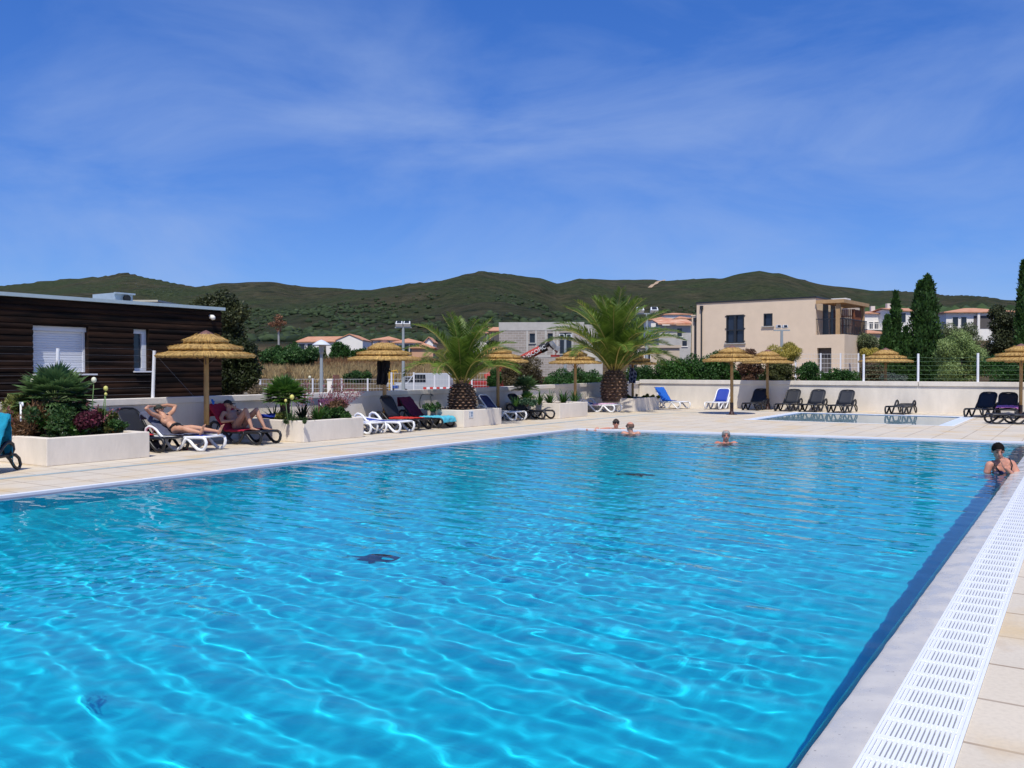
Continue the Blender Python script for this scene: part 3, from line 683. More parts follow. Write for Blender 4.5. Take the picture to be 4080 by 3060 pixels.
# left group
house('white house with a tiled roof and big blank gable wall, left of the date palms', 1218, 1392, 1340, 150, 1362, kind='gable', depth=9, yaw=-14, wins=((.12, 3.4, 1.1, 1.2), (.34, 3.4, .9, 1.2), (.7, 3.2, 1.2, 1.6, 'o')))
house('blank pale gable end joined to the white tiled house', 1356, 1468, 1333, 142, 1356, kind='gable_side', depth=9, yaw=0, over=.12)
house('hip-roofed house standing left of the floodlight mast', 1491, 1608, 1337, 175, 1353, kind='hip', depth=9, wins=((.3, 3.9, .9, 1.2), (.6, 3.9, .9, 1.2)), wall=M('warm_white', (.62, .56, .5), .85))
house('wide low tiled house just right of the floodlight mast', 1564, 1690, 1345, 168, 1364, kind='hip', depth=10, yaw=6, wins=((.45, 3.2, 1.1, 1.6), (.62, 3.2, .8, 1.6), (.8, 3.2, .9, 1.6)))
house('white house with rounded gable seen through the nearer palm fronds', 1694, 1740, 1344, 172, 1360, kind='gable_side', depth=8)
house('low orange-roofed house half hidden behind the nearer palm', 1640, 1742, 1364, 150, 1385, wall=orange, kind='hip', depth=7)
house('low tiled roof among the green bushes left of the mushroom lamp', 1096, 1170, 1382, 160, 1392, wall=beig, kind='hip', depth=6)
house('small orange-roofed house beside the white gabled house', 1176, 1224, 1376, 152, 1394, wall=orange, kind='gable', depth=5, roof=tile2)
house('orange-roofed white house between the palm and the block building', 1845, 1885, 1368, 150, 1380, wall=wht, kind='hip', depth=6)
house('white house with open terrace and stone pillar left of the block building', 1882, 1950, 1312, 190, 1325, kind='hip', depth=9, wins=((.7, 5.5, 1.6, 1.6, 'o'),))
house('orange house with a dark loggia beside the block building', 1946, 1998, 1302, 178, 1318, wall=orange, kind='gable', depth=9, wins=((.55, 4.2, 1.7, 2.2, 'o'),))
# centre group behind palm 2
house('tallest of the tiled roofs above the farther palm', 2624, 2742, 1241, 190, 1252, wall=wht, kind='hip', depth=10)
house('broad tiled roof directly behind the farther palm', 2570, 2690, 1258, 165, 1272, wall=wht, kind='hip', depth=9, wins=((.3, 6.2, 1.2, 1.2),))
house('small tiled hip roof left of the beige house', 2672, 2745, 1256, 160, 1268, wall=orange, kind='hip', depth=7)
# right group
house('white two-storey house with balcony, right of the pergola', 3392, 3515, 1234, 150, 1248, kind='hip', depth=9, wins=((.25, 2.3, .7, 1.5), (.45, 2.3, .7, 1.5), (.75, 5.6, 1.1, 1.2)), extra=lambda *a: (balcony(*a), chimney(.7)(*a)))
house('stone-faced tiled house between the white houses on the right', 3440, 3560, 1247, 165, 1262, wall=stone, kind='hip', depth=8, wins=((.7, 3.2, 1.2, 1.2),))
house('low tiled annexe below the balcony house', 3398, 3508, 1311, 130, 1326, wall=beig, kind='hip', depth=6)
house('white house with chimney behind the small cypress group', 3498, 3640, 1224, 145, 1240, kind='gable', depth=9, yaw=8, wins=((.18, 5.0, 1.1, 1.5), (.72, 4.9, 1.8, 1.4), (.9, 2.4, .8, 1.4)), extra=chimney(.22))
def longh(t, a, d, he, ht):
    mb = MB()
    for x in (-.1, .62): mb.box(a * x - .2, -d - .4, 0, a * x + .2, -d - .1, he - .15)
    mb.build('terrace_pillars', wht, t)
house('long low white villa with hip tile roof and terraces on the right slope', 3712, 4008, 1220, 150, 1243, kind='hip', depth=10, yaw=-6, wins=((.13, 3.0, .9, 1.6), (.25, 3.0, .9, 1.6), (.52, 2.6, 3.0, 2.2, 'o'), (.86, 2.6, 3.2, 2.3, 'o')), extra=longh, over=.6)
house('dark flat-roofed house far behind the timber building', 524, 676, 1196, 120, 1203, kind='flat', depth=8, wall=M('brown_render', (.22, .17, .13), .9), roof=M('pale_fascia', (.55, .52, .42), .8), wins=((.8, 7.6, 1.2, .8),))
# --- block building under construction
blk = bpy.data.materials.new('breeze_block'); blk.use_nodes = True; nt = blk.node_tree; l = nt.links; b = nt.nodes['Principled BSDF']; b.inputs['Roughness'].default_value = .95
t = nt.nodes.new('ShaderNodeTexCoord'); mpn = nt.nodes.new('ShaderNodeMapping'); mpn.inputs['Rotation'].default_value = (R(90), 0, 0); l.new(t.outputs['Object'], mpn.inputs[0])
br = nt.nodes.new('ShaderNodeTexBrick'); br.inputs['Scale'].default_value = 1; br.inputs['Brick Width'].default_value = .52; br.inputs['Row Height'].default_value = .22; br.inputs['Mortar Size'].default_value = .016
br.inputs['Color1'].default_value = (.40, .345, .30, 1); br.inputs['Color2'].default_value = (.31, .27, .235, 1); br.inputs['Mortar'].default_value = (.50, .475, .44, 1)
l.new(mpn.outputs[0], br.inputs['Vector']); l.new(br.outputs[0], b.inputs['Base Color'])
conc = M('raw_concrete', (.50, .48, .44), .9, var=.1, scale=1.5, bump=.2)
bfr = M('blue_grey_frame', (.035, .05, .075), .4)
def lpx(D, xc, x): return (x - xc) * D / F
D = 80; xc = 2157; (lx, ly), rz = aframe(xc, 0, D, -4)
zb = -.5
t = thing('block_building', 'unfinished grey breeze-block building with blue window frames', 'building', (lx, ly, zb), rz)
Z = lambda y, D=80: H + (HY - y) * D / F - zb
X = lambda x: lpx(80, xc, x)
wn = [(2110, 2132, 1329, 1366), (2182, 2204, 1328, 1364), (2230, 2278, 1326, 1410)]
x0, x1 = X(1988), X(2326); zt = Z(1284)
mb = MB(); cuts = sorted({x0, x1} | {X(a) for a, *_ in wn} | {X(b_) for _, b_, *_ in wn})
for a, b_ in zip(cuts[:-1], cuts[1:]):
    m_ = (a + b_) / 2; hit = [q for q in wn if X(q[0]) <= m_ <= X(q[1])]
    if hit: q = hit[0]; mb.box(a, 0, 0, b_, .25, Z(q[3])); mb.box(a, 0, Z(q[2]), b_, .25, Z(1317))
    else: mb.box(a, 0, 0, b_, .25, Z(1317))
mb.box(x1 - .25, .25, 0, x1, 9, Z(1317)); mb.box(x0, .25, 0, x0 + .25, 9, Z(1317)); mb.box(x0, 8.8, 0, x1, 9, Z(1317)); mb.build('block_wall', blk, t)
mb = MB(); mb.box(x0 - .02, -.03, Z(1317), x1 + .02, 9.02, zt); mb.build('concrete_band', conc, t)
mb = MB(); mb.box(x0 - .01, -.02, Z(1424), x1 + .01, .1, Z(1414))
for q in (2102, 2137, 2176, 2208, 2222, 2282): mb.box(X(q) - .12, -.015, Z(1424), X(q) + .06, .1, Z(1317))
mb.build('concrete_post', conc, t)
mb = MB(); mb.box(x1, .3, 0, x1 + 1.7, 4, Z(1424)); mb.box(x1, 2.6, Z(1424), x1 + 1.7, 5.5, zt - .1); mb.build('side_wing', conc, t)
for q in wn:
    a, b_, zt_, zb_ = X(q[0]), X(q[1]), Z(q[2]), Z(q[3]); mb = MB(); mb.box(a, .12, zb_, b_, .16, zt_); w_ = mb.build('window', dk, t)
    mb = MB(); e = .07
    for r4 in ((a, a + e, zb_, zt_), (b_ - e, b_, zb_, zt_), (a + e, b_ - e, zb_, zb_ + e), (a + e, b_ - e, zt_ - e, zt_)): mb.box(r4[0], .08, r4[2], r4[1], .15, r4[3])
    if q[0] == 2230: mb.box((a + b_) / 2 - .04, .08, zb_ + e, (a + b_) / 2 + .04, .15, zt_ - e)
    mb.build('window_frame', bfr, w_); mb = MB(); mb.box(a - .1, -.1, zb_ - .08, b_ + .1, .1, zb_); mb.build('sill', conc, w_)
# telehandler boom working behind the hedge
red = M('red_paint', (.36, .035, .02), .4); blkp = M('black_paint', (.012, .012, .014), .45); metal = M('worn_steel', (.30, .30, .29), .5, metal=.6)
Db = 66; bp0, bp1, bp2 = P(2085, 1428, Db), P(2153, 1392, Db), P(2192, 1362, Db)
tb = thing('telehandler_crane', 'red telescopic boom of a crane reaching out above the brown bush', 'crane', (bp0.x, bp0.y, 0))
o_ = Vector((bp0.x, bp0.y, 0))
axb = (bp1 - bp0).normalized(); base = bp0 - axb * 3.2
def lo(p): return p - o_
mb = MB(); mb.tube([lo(base), lo(bp1)], .30, 4, b=.26, up=(0, 0, 1)); bo = mb.build('boom', red, tb)
mb = MB(); mb.tube([lo(bp1), lo(bp1 + axb * .5)], .34, 4, b=.3, up=(0, 0, 1)); mb.tube([lo(bp1 + axb * .5), lo(bp2)], .17, 4, b=.17, up=(0, 0, 1)); mb.build('boom_extension', blkp, tb)
p3, p4 = P(2212, 1388, Db), P(2226, 1394, Db)
mb = MB(); mb.tube([lo(bp2), lo(P(2200, 1375, Db)), lo(p3)], [.2, .24, .2], 6); mb.tube([lo(p3), lo(p4)], [.2, .28], 6); mb.build('jib_head', metal, tb)
hk = P(2212, 1418, Db); mb = MB(); mb.tube([lo(p4), lo(hk + Vector((0, 0, .1)))], .03, 5); mb.cbox(lo(hk), (.5, .5, .16)); mb.build('hook_block', red, tb)
mb = MB(); bb = lo(base); mb.box(bb.x - 1.1, bb.y - .9, -.4, bb.x + 1.1, bb.y + .9, max(bb.z - .2, .5)); mb.build('crane_body', red, tb, bevel=.1)
cu = bpy.data.curves.new('lettering', 'FONT'); cu.body = 'MANISCOPIC'; cu.size = .42; cu.extrude = .01; cu.align_x = 'CENTER'; cu.align_y = 'CENTER'
tmp = bpy.data.objects.new('tmp', cu); COL.objects.link(tmp); bpy.context.view_layer.update()
me = bpy.data.meshes.new_from_object(tmp.evaluated_get(bpy.context.evaluated_depsgraph_get())); bpy.data.objects.remove(tmp)
me.materials.clear(); me.materials.append(M('white_letters', (.8, .8, .8), .5))
o = link(bpy.data.objects.new('lettering', me), tb)
fwd = Vector((-SS, CC, 0)); ax2 = axb; up2 = ax2.cross(fwd).normalized() * -1
if up2.z < 0: up2 = -up2
nv = ax2.cross(up2).normalized()
mid = lo(bp0 * .55 + bp1 * .45) - fwd * .31
o.matrix_local = Matrix((( -ax2.x * -1, up2.x, nv.x, mid.x), (ax2.y, up2.y, nv.y, mid.y), (ax2.z, up2.z, nv.z, mid.z), (0, 0, 0, 1)))
# --- half-built grey and beige house right of the farther palm
D = 95; xc = 2690; (lx, ly), rz = aframe(xc, 0, D, 0)
t = thing('house', 'half-built grey house with patchy orange tiles beside the beige house', 'house', (lx, ly, -.5), rz)
Z = lambda y: H + (HY - y) * 95 / F + .5
X = lambda x: lpx(95, xc, x)
mb = MB(); mb.box(X(2625), 0, 0, X(2752), 6, Z(1297)); mb.build('wall', conc, t)
mb = MB(); a, b_, c = X(2618), X(2760), Z(1294); mb.add([(a, -.5, c), (b_, -.5, c), (b_, 3.5, Z(1270)), (a, 3.5, Z(1272)), (a, -.5, c + .15), (b_, -.5, c + .15), (b_, 3.5, Z(1270) + .15), (a, 3.5, Z(1272) + .15)], [(0, 1, 2, 3), (4, 5, 6, 7), (0, 1, 5, 4), (1, 2, 6, 5), (2, 3, 7, 6), (3, 0, 4, 7)]); mb.build('roof', tile2, t)
for q in ((2698, 2716, 1309, 1341), (2718, 2736, 1358, 1379)):
    mb = MB(); mb.box(X(q[0]), -.05, Z(q[3]), X(q[1]), .02, Z(q[2])); w_ = mb.build('window', dk, t)
    mb = MB(); mb.box(X(q[0]) - .1, -.08, Z(q[3]) - .1, X(q[1]) + .1, .0, Z(q[3])); mb.build('sill', wht, w_)
house('beige house with open garage bays behind the farther palm', 2520, 2690, 1384, 82, 1386, wall=beig, kind='flat', roof=beig, depth=5, zb=-.5, wins=((.25, 3.3, .5, 1.0), (.08, 3.2, .5, .9), (.75, .8, 1.0, 1.8, 'o'), (.45, .5, .5, 1.2, 'o')), group=None)
# --- beige modern house with pergola
wallm = M('beige_render', (.76, .61, .455), .9, var=.05, scale=1.2, bump=.2, bscale=12)
anth = M('anthracite', (.022, .025, .03), .45); pane = M('blue_pane', (.02, .028, .05), .08)
DRr = 55.0; zb = -.5
pR = P(3249, HY, 55); pL = P(2775, HY, 60); ux = Vector((pR.x - pL.x, pR.y - pL.y, 0)); Wd = ux.length; ang = math.atan2(ux.y, ux.x)
t = thing('modern_house', 'beige flat-roofed house with shuttered windows, balcony and wooden pergola', 'house', (pL.x, pL.y, zb), ang)
Ri = Matrix.Rotation(-ang, 4, 'Z')
def fac(x, y):
    "photo px -> (along facade, z) on the front plane"
    k = (x - CX) / F; dirv = Vector((k * CC - SS, k * SS + CC)); n = Vector((-ux.y, ux.x)).normalized()
    D = (Vector((pL.x, pL.y)).dot(n)) / dirv.dot(n); q = dirv * D - Vector((pL.x, pL.y)); return q.dot(Vector((ux.x, ux.y)).normalized()), H + (HY - y) * D / F - zb
zt = fac(3249, 1187)[1]
op = fac(3254, 1333)[0]
wins = [(2893, 2964, 1256, 1368), (3042, 3077, 1250, 1300)]
Wq = [(fac(a, c)[0], fac(b_, c)[0], fac(a, d_)[1], fac(a, c)[1]) for a, b_, c, d_ in wins]
mb = MB(); cuts = sorted([0, Wd] + [q[0] for q in Wq] + [q[1] for q in Wq])
for a, b_ in zip(cuts[:-1], cuts[1:]):
    hit = [q for q in Wq if q[0] <= (a + b_) / 2 <= q[1]]
    if hit: mb.box(a, 0, 0, b_, .3, hit[0][2]); mb.box(a, 0, hit[0][3], b_, .3, zt)
    else: mb.box(a, 0, 0, b_, .3, zt)
mb.box(0, .3, 0, .3, 9, zt); mb.box(0, 8.7, 0, Wd, 9, zt); mb.box(Wd - .3, .3, 0, Wd, 8.7, zt); mb.box(.3, .3, zt - .3, Wd - .3, 8.7, zt - .1)
mb.build('wall', wallm, t)
mb = MB(); mb.box(-.04, -.05, zt, Wd + .05, 9.05, zt + .09); mb.build('roof_edge', anth, t)
zl = fac(2760, 1258)[1]; mb = MB(); mb.box(-.62, .5, 0, -.003, 8, zl); mb.box(-.66, .46, zl, -.003, 8.04, zl + .08); mb.build('low_wing', wallm, t)
for i, q in enumerate(Wq):
    mb = MB(); mb.box(q[0], .1, q[2], q[1], .13, q[3]); w_ = mb.build('window', pane, t)
    mb = MB(); e = .07; a, b_, c, d_ = q
    for r4 in ((a, a + e, c, d_), (b_ - e, b_, c, d_), (a + e, b_ - e, c, c + e), (a + e, b_ - e, d_ - e, d_)): mb.box(r4[0], -.02, r4[2], r4[1], .12, r4[3])
    if i == 0:
        m_ = (a + b_) / 2; mb.box(m_ - .08, -.03, c + e, m_ + .08, .11, d_ - e); h_ = c + .44 * (d_ - c); mb.box(a + e, -.02, h_, m_ - .08, .1, h_ + .07); mb.box(m_ + .08, -.02, h_, b_ - e, .1, h_ + .07)
        for zz_ in (c + .1, (c + d_) / 2, d_ - .1):
            mb.box(a - .08, -.04, zz_, a, 0, zz_ + .05); mb.box(b_, -.04, zz_, b_ + .08, 0, zz_ + .05)
    mb.build('window_frame', anth, w_); mb = MB(); mb.box(a - .12, -.1, c - .07, b_ + .12, .09, c - .003); mb.build('sill', M('grey_sill', (.4, .39, .37), .7), w_)
for (x, y) in ((2796, 1219), (2757, 1265)):
    a, z = fac(x, y); yo = -.06 if x > 2775 else .44; mb = MB(); mb.tube([(a, yo, 0), (a, yo, z - .2)], .05, 8); mb.box(a - .1, yo - .08, z - .25, a + .1, yo + .055, z); mb.build('downpipe', anth, t)
# balcony volume to the right, receding
bz = fac(3300, 1333)[1]; bx = fac(3364, 1333)[0]; bd = 4.8
mb = MB()
d0, d1 = fac(3254, 1390)[0] , fac(3312, 1390)[0]; dz = fac(3280, 1386)[1]
mb.box(Wd + .003, 0, 0, d0 + .02, .25, bz); mb.box(d0 + .02, 0, dz, d1, .25, bz); mb.box(d1, 0, 0, bx, .25, bz)
mb.box(bx - .25, .25, 2.5, bx, bd, bz); mb.box(bx - .25, .25, 0, bx, .9, 2.5); mb.box(bx - .25, bd - .6, 0, bx, bd, 2.5); mb.box(Wd + .003, .25, bz - .3, bx - .25, bd, bz - .12)
mb.build('balcony_base', wallm, t)
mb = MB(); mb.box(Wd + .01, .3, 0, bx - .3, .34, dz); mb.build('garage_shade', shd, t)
wood = M('pergola_wood', (.30, .14, .055), .7, col2=(.52, .30, .13), scale=3, stretch=(1, 8, 8))
woodl = M('pale_wood', (.46, .29, .14), .7, var=.15, scale=3)
pz = fac(3340, 1206)[1]
pg = [(Wd + .1, .1), (bx - .75, .1), (bx - .2, bd), (Wd + .1, bd)]
mb = MB(); x0, x1 = Wd + .05, bx - .3
mb.box(x0, -.15, pz - .02, x1 + .3, -.03, pz + .2); mb.box(x1 + .18, -.03, pz - .02, x1 + .3, bd + .3, pz + .2); mb.box(x0, bd + .18, pz - .02, x1 + .18, bd + .3, pz + .2)
o = mb.build('pergola_beam', woodl, t)
mb = MB()
for i in range(16): xx = x0 + .1 + i * (x1 + .1 - x0) / 16; mb.box(xx, -.02, pz + .02, xx + .1, bd + .17, pz + .1)
mb.build('pergola_slat', wood, t)
mb = MB(); mb.box(x1 - .25, .02, bz, x1 - .0, .27, pz - .025); mb.build('pergola_post', woodl, t); mb = MB(); mb.box(x1 - .1, bd - .3, bz, x1 + .12, bd - .05, pz - .025); mb.build('pergola_post', woodl, t)
mb = MB()
for i in range(11): xx = Wd + .35 + i * .125; mb.box(xx, 2.3, bz + .05, xx + .07, 2.35, pz - .28)
for zz_ in (.6, 1.2): mb.box(Wd + .35, 2.36, bz + zz_, Wd + 1.7, 2.4, bz + zz_ + .06)
for i in range(9): yy = 2.45 + i * .2; mb.box(x1 + .02, yy, bz + .05, x1 + .07, yy + .1, pz - .28)
mb.build('wooden_screen', M('red_wood', (.22, .075, .03), .7, var=.3, scale=5), t)
mb = MB(); 
for i in range(22): xx = Wd + .1 + i * (bx - Wd - .15) / 21; mb.box(xx, .04, bz, xx + .02, .06, bz + .95)
mb.box(Wd, .03, bz + .95, bx, .08, bz + 1.0); mb.build('front_railing', anth, t)
mb = MB(); mb.box(bx - .1, .1, bz + .95, bx - .06, bd, bz + 1.0); mb.box(bx - .1, .1, bz + .05, bx - .06, bd, bz + .09)
for i in range(40): yy = .1 + i * (bd - .12) / 39; mb.box(bx - .09, yy, bz, bx - .07, yy + .02, bz + .95)
mb.build('side_railing', anth, t)
mb = MB(); mb.box(Wd - .01, 1.3, bz, Wd + .02, 2.3, bz + 2.1); mb.box(Wd - .01, 2.8, bz, Wd + .02, 3.7, bz + 2.1); mb.build('balcony_door', anth, t)
mb = MB(); mb.box(4.9, 3, zt + .09, 5.9, 4, zt + .3); mb.build('roof_light', wht, t)
mb = MB(); mb.box(Wd - .7, 5, zt + .09, Wd + .3, 6, zt + .3); mb.build('roof_block', wht, t)
# ================================================================== timber building
FX = -20.5
log = bpy.data.materials.new('charred_logs'); log.use_nodes = True; nt = log.node_tree; l = nt.links; b = nt.nodes['Principled BSDF']; b.inputs['Roughness'].default_value = .85; b.inputs['Specular IOR Level'].default_value = .2
t_ = nt.nodes.new('ShaderNodeTexCoord')
def nm(scale, st, de=7):
    mpn = nt.nodes.new('ShaderNodeMapping'); mpn.inputs['Scale'].default_value = st; l.new(t_.outputs['Object'], mpn.inputs[0]); n = nt.nodes.new('ShaderNodeTexNoise'); n.inputs['Scale'].default_value = scale; n.inputs['Detail'].default_value = de; n.inputs['Roughness'].default_value = .65; l.new(mpn.outputs[0], n.inputs['Vector']); return n.outputs[0]
def rmp(src, p0, c0, p1, c1):
    r = nt.nodes.new('ShaderNodeValToRGB'); e = r.color_ramp.elements; e[0].position = p0; e[0].color = (*c0, 1); e[1].position = p1; e[1].color = (*c1, 1); l.new(src, r.inputs[0]); return r.outputs[0]
c1 = rmp(nm(1, (1, .45, 5.0)), .40, (.003, .002, .0018), .68, (.042, .019, .010))
f1 = rmp(nm(1, (1, .9, 24), 9), .62, (0, 0, 0), .74, (1, 1, 1))
x = nt.nodes.new('ShaderNodeMix'); x.data_type = 'RGBA'; l.new(f1, x.inputs[0]); l.new(c1, x.inputs[6]); x.inputs[7].default_value = (.12, .065, .036, 1); l.new(x.outputs[2], b.inputs['Base Color'])
tbld = thing('timber_building', 'dark timber-clad building with white shuttered window on the left', 'building', (FX, 0, -.45))
ya, yb = -6.0, YX(881, FX)
def fz(x, y): return H + (HY - y) * DX(x, FX) / F + .45
zr = 3.26 + .45
w1 = (YX(131, FX), YX(352, FX), fz(131, 1490), fz(131, 1296)); w2 = (YX(532, FX), YX(592, FX), fz(560, 1478), fz(560, 1312))
ops = [w1, w2]
mb = MB(); z = 0.0; rh = .142; i = 0
while z < zr - .02:
    z1 = min(z + rh, zr); zc = (z + z1) / 2
    spans = [(ya, yb)]
    for q in ops:
        if q[2] < zc < q[3]: spans = [s for a, b_ in spans for s in ((a, min(b_, q[0])), (max(a, q[1]), b_)) if s[1] - s[0] > .05]
    for a, b_ in spans:
        off = .008 * math.sin(i * 2.3)
        pr = [(0, z + .004), (.022 + off, z + .01), (.034 + off, zc), (.022 + off, z1 - .01), (0, z1 - .004)]
        mb.add([(p, yy_, q) for yy_ in (a, b_) for p, q in pr], [(j, j + 1, j + 6, j + 5) for j in range(4)] + [(4, 3, 2, 1, 0), (5, 6, 7, 8, 9)])
    z = z1; i += 1
mb.build('log_cladding', log, tbld, auto=60)
mb = MB()
cy = sorted([ya, yb] + [q for o_ in ops for q in o_[:2]])
for a, b_ in zip(cy[:-1], cy[1:]):
    hit = [q for q in ops if q[0] <= (a + b_) / 2 <= q[1]]
    if hit: mb.box(-.22, a, 0, .003, b_, hit[0][2]); mb.box(-.22, a, hit[0][3], .003, b_, zr)
    else: mb.box(-.22, a, 0, .003, b_, zr)
mb.box(-7, yb - .22, 0, -.22, yb, zr); mb.box(-7, ya, 0, -6.8, yb - .22, zr)
mb.build('wall', log, tbld)
fas = M('blue_grey_fascia', (.42, .52, .56), .5, var=.05)
mb = MB(); mb.box(-7.1, ya - .1, zr + .001, .13, yb + .06, zr + .085); mb.build('roof', fas, tbld)
shut = M('white_shutter', (.74, .76, .80), .5, var=.02)
a, b_, c, d_ = w1; mb = MB(); mb.box(-.2, a, c, -.17, b_, d_); o = mb.build('window', shut, tbld)
mb = MB(); zz_ = c + .03
while zz_ < d_ - .12:
    mb.add([(-.168, a + .04, zz_), (-.158, a + .04, zz_ + .012), (-.158, a + .04, zz_ + .045), (-.168, a + .04, zz_ + .055), (-.168, b_ - .05, zz_), (-.158, b_ - .05, zz_ + .012), (-.158, b_ - .05, zz_ + .045), (-.168, b_ - .05, zz_ + .055)], [(0, 1, 5, 4), (1, 2, 6, 5), (2, 3, 7, 6), (4, 5, 6, 7), (3, 2, 1, 0)]); zz_ += .0585
mb.build('roller_shutter', shut, o)
mb = MB(); mb.box(-.17, a - .001, d_ - .11, -.08, b_ + .001, d_ + .0); mb.box(-.168, b_ - .05, c, -.14, b_ - .0015, d_ - .11); mb.box(-.168, a + .0015, c, -.14, a + .04, d_ - .11); mb.build('shutter_box', shut, o)
mb = MB(); mb.box(-.17, a - .02, c - .035, .14, b_ + .16, c + .001); mb.build('sill', shut, o)
a, b_, c, d_ = w2; mb = MB(); mb.box(-.19, a, c, -.17, b_, d_); o = mb.build('window', M('dark_pane', (.03, .045, .06), .05), tbld)
mb = MB(); e = .075
for r4 in ((a, a + e * .4, c, d_), (b_ - e * 1.7, b_, c, d_), (a + e * .4, b_ - e * 1.7, c, c + e), (a + e * .4, b_ - e * 1.7, d_ - e * 1.5, d_)): mb.box(-.168, r4[0], r4[2], -.10, r4[1], r4[3])
mb.build('window_frame', shut, o); mb = MB(); mb.box(-.17, a - .02, c - .035, .12, b_ + .12, c - .001); mb.build('sill', shut, o)
galv = M('galvanised', (.42, .48, .52), .5, metal=.3)
vy0, vy1 = YX(424, FX - 1), YX(495, FX - 1); mb = MB(); mb.box(-1.6, vy0, zr + .086, -.6, vy1, zr + .33); mb.box(-.6, vy0 - .03, zr + .3, -.52, vy1 + .03, zr + .34); vt = mb.build('roof_vent', galv, tbld)
mb = MB(); mb.tube([(-.6, vy1 - .2, zr + .2), (-.5, vy1 - .2, zr + .2)], .085, 14); mb.build('vent_pipe', M('black_hole', (.01, .01, .01), .6), vt)
py_ = YX(4, FX); mb = MB(); mb.tube([(-.3, py_, zr), (-.3, py_, zr + .6)], .04, 8); mb.build('roof_pipe', wht, tbld)
cyy = YX(838, FX); mb = MB(); mb.ell((.12, cyy, zr - .22), (.07, .07, .07)); mb.box(0, cyy - .05, zr - .24, .1, cyy + .05, zr - .14); mb.build('camera_dome', wht, tbld, smooth=True)
# ================================================================== street furniture outside
grey = M('grey_paint', (.30, .34, .36), .5, var=.03); lampm = M('lamp_shell', (.62, .66, .70), .4, var=.03)
D = 52; p = P(1281, HY, D); t = thing('street_lamp', 'grey street lamp with a mushroom-shaped cap beyond the left wall', 'street lamp', (p.x, p.y, -.45))
def ZD(y, D): return H + (HY - y) * D / F + .45
mb = MB(); mb.tube([(0, 0, 0), (0, 0, ZD(1412, D))], [.14, .085], 12); mb.build('pole', grey, t, auto=40)
mb = MB(); mb.lathe([(.09, ZD(1412, D)), (.15, ZD(1400, D)), (.12, ZD(1396, D)), (.16, ZD(1376, D)), (.14, ZD(1373, D))], 16); mb.build('lantern_glass', M('lantern_glass', (.34, .33, .30), .2), t, auto=50)
mb = MB(); mb.lathe([(.02, ZD(1357, D) + .05), (.22, ZD(1359, D)), (.38, ZD(1366, D)), (.53, ZD(1374, D)), (.50, ZD(1375.5, D)), (.12, ZD(1372, D))], 24); mb.build('lamp_cap', lampm, t, auto=50)
def flood(label, x, yb, yt, D, bot, w=.36, heads=2, tilt=25, lamps=True, yaw=0, hs=.75):
    p = P(x, HY, D); t = thing('floodlight', label, 'floodlight', (p.x, p.y, -.45), TH + R(yaw), 'floodlight masts outside the walls')
    zt = ZD(yt, D); mb = MB(); mb.tube([(0, 0, 0), (0, 0, zt - .25)], [.11, .07], 10); mb.build('pole', grey, t, auto=40)
    mb = MB(); mb.box(-w - .25, -.04, zt - .25, w + .25, .04, zt - .18); mb.build('crossbar', grey, t)
    for sx in (-w, w):
        Mx = Matrix.Translation((sx, 0, zt)) @ Matrix.Rotation(R(tilt), 4, 'X') @ Matrix.Diagonal((hs, hs, hs * 1.55, 1))
        mb = MB(); mb.add([tuple(Mx @ Vector(q)) for q in ((-.30, -.24, -.12), (.30, -.24, -.12), (.30, .22, -.17), (-.30, .22, -.17), (-.26, -.18, .10), (.26, -.18, .10), (.26, .16, .08), (-.26, .16, .08))], [(0, 3, 2, 1), (4, 5, 6, 7), (0, 1, 5, 4), (1, 2, 6, 5), (2, 3, 7, 6), (3, 0, 4, 7)])
        o = mb.build('lamp_head', lampm, t, bevel=.02)
        mb = MB(); mb.add([tuple(Mx @ Vector(q)) for q in ((-.2, -.248, -.08), (.2, -.248, -.08), (.18, -.20, .08), (-.18, -.20, .08))], [(0, 1, 2, 3)]); mb.build('lamp_glass', dk, o)
    return t
flood('tall twin floodlight behind the thatched parasol left of the nearer palm', 1607, 1551, 1290, 50, 0, w=.22, tilt=-35, hs=.68)
flood('short twin floodlight in front of the unfinished block building', 2252, 1530, 1337, 50, 0, w=.20, tilt=0, hs=.55)
flood('twin floodlight whose lamps peep out of the farther palm crown', 2577, 1519, 1235, 50, 0, w=.40, tilt=-30)
flood('twin floodlight standing in front of the beige house', 3114, 1519, 1300, 46, 0, w=.17, tilt=0, hs=.45)
# white mesh panel fences
wirem = M('white_wire', (.62, .63, .65), .5, var=.02)
def panelfence(label, posts, D0, yt0, D1=None, zb=-.45, nh=6, nv=9, rr=.008):
    D1 = D1 or D0; n = len(posts)
    t = thing('mesh_fence', label, 'fence', tuple(P(posts[0], HY, D0)[:2]) + (zb,)); o_ = Vector(t.location)
    pp = []
    for i, x in enumerate(posts):
        d = D0 + (D1 - D0) * (x - posts[0]) / (posts[-1] - posts[0]); q = P(x, HY, d); zt = H + (HY - yt0) * d / F; pp.append((Vector((q.x, q.y, zb)) - o_, zt - zb))
    for q, h in pp:
        mb = MB(); mb.box(q.x - .035, q.y - .035, 0, q.x + .035, q.y + .035, h + .05); mb.build('post', postm, t)
    for (a, h), (b_, h2) in zip(pp[:-1], pp[1:]):
        mb = MB(); m_ = max(3, int((b_ - a).length / .16)) if nv else 0
        for k in range(nh): z = h * (.06 + .94 * k / (nh - 1)); mb.tube([a + Vector((0, 0, z)), b_ + Vector((0, 0, z * h2 / h))], rr, 4)
        for k in range(1, m_): q = a.lerp(b_, k / m_); mb.tube([q + Vector((0, 0, .05)), q + Vector((0, 0, h + (h2 - h) * k / m_))], rr * .55, 3)
        mb.build('mesh_panel', wirem, t)
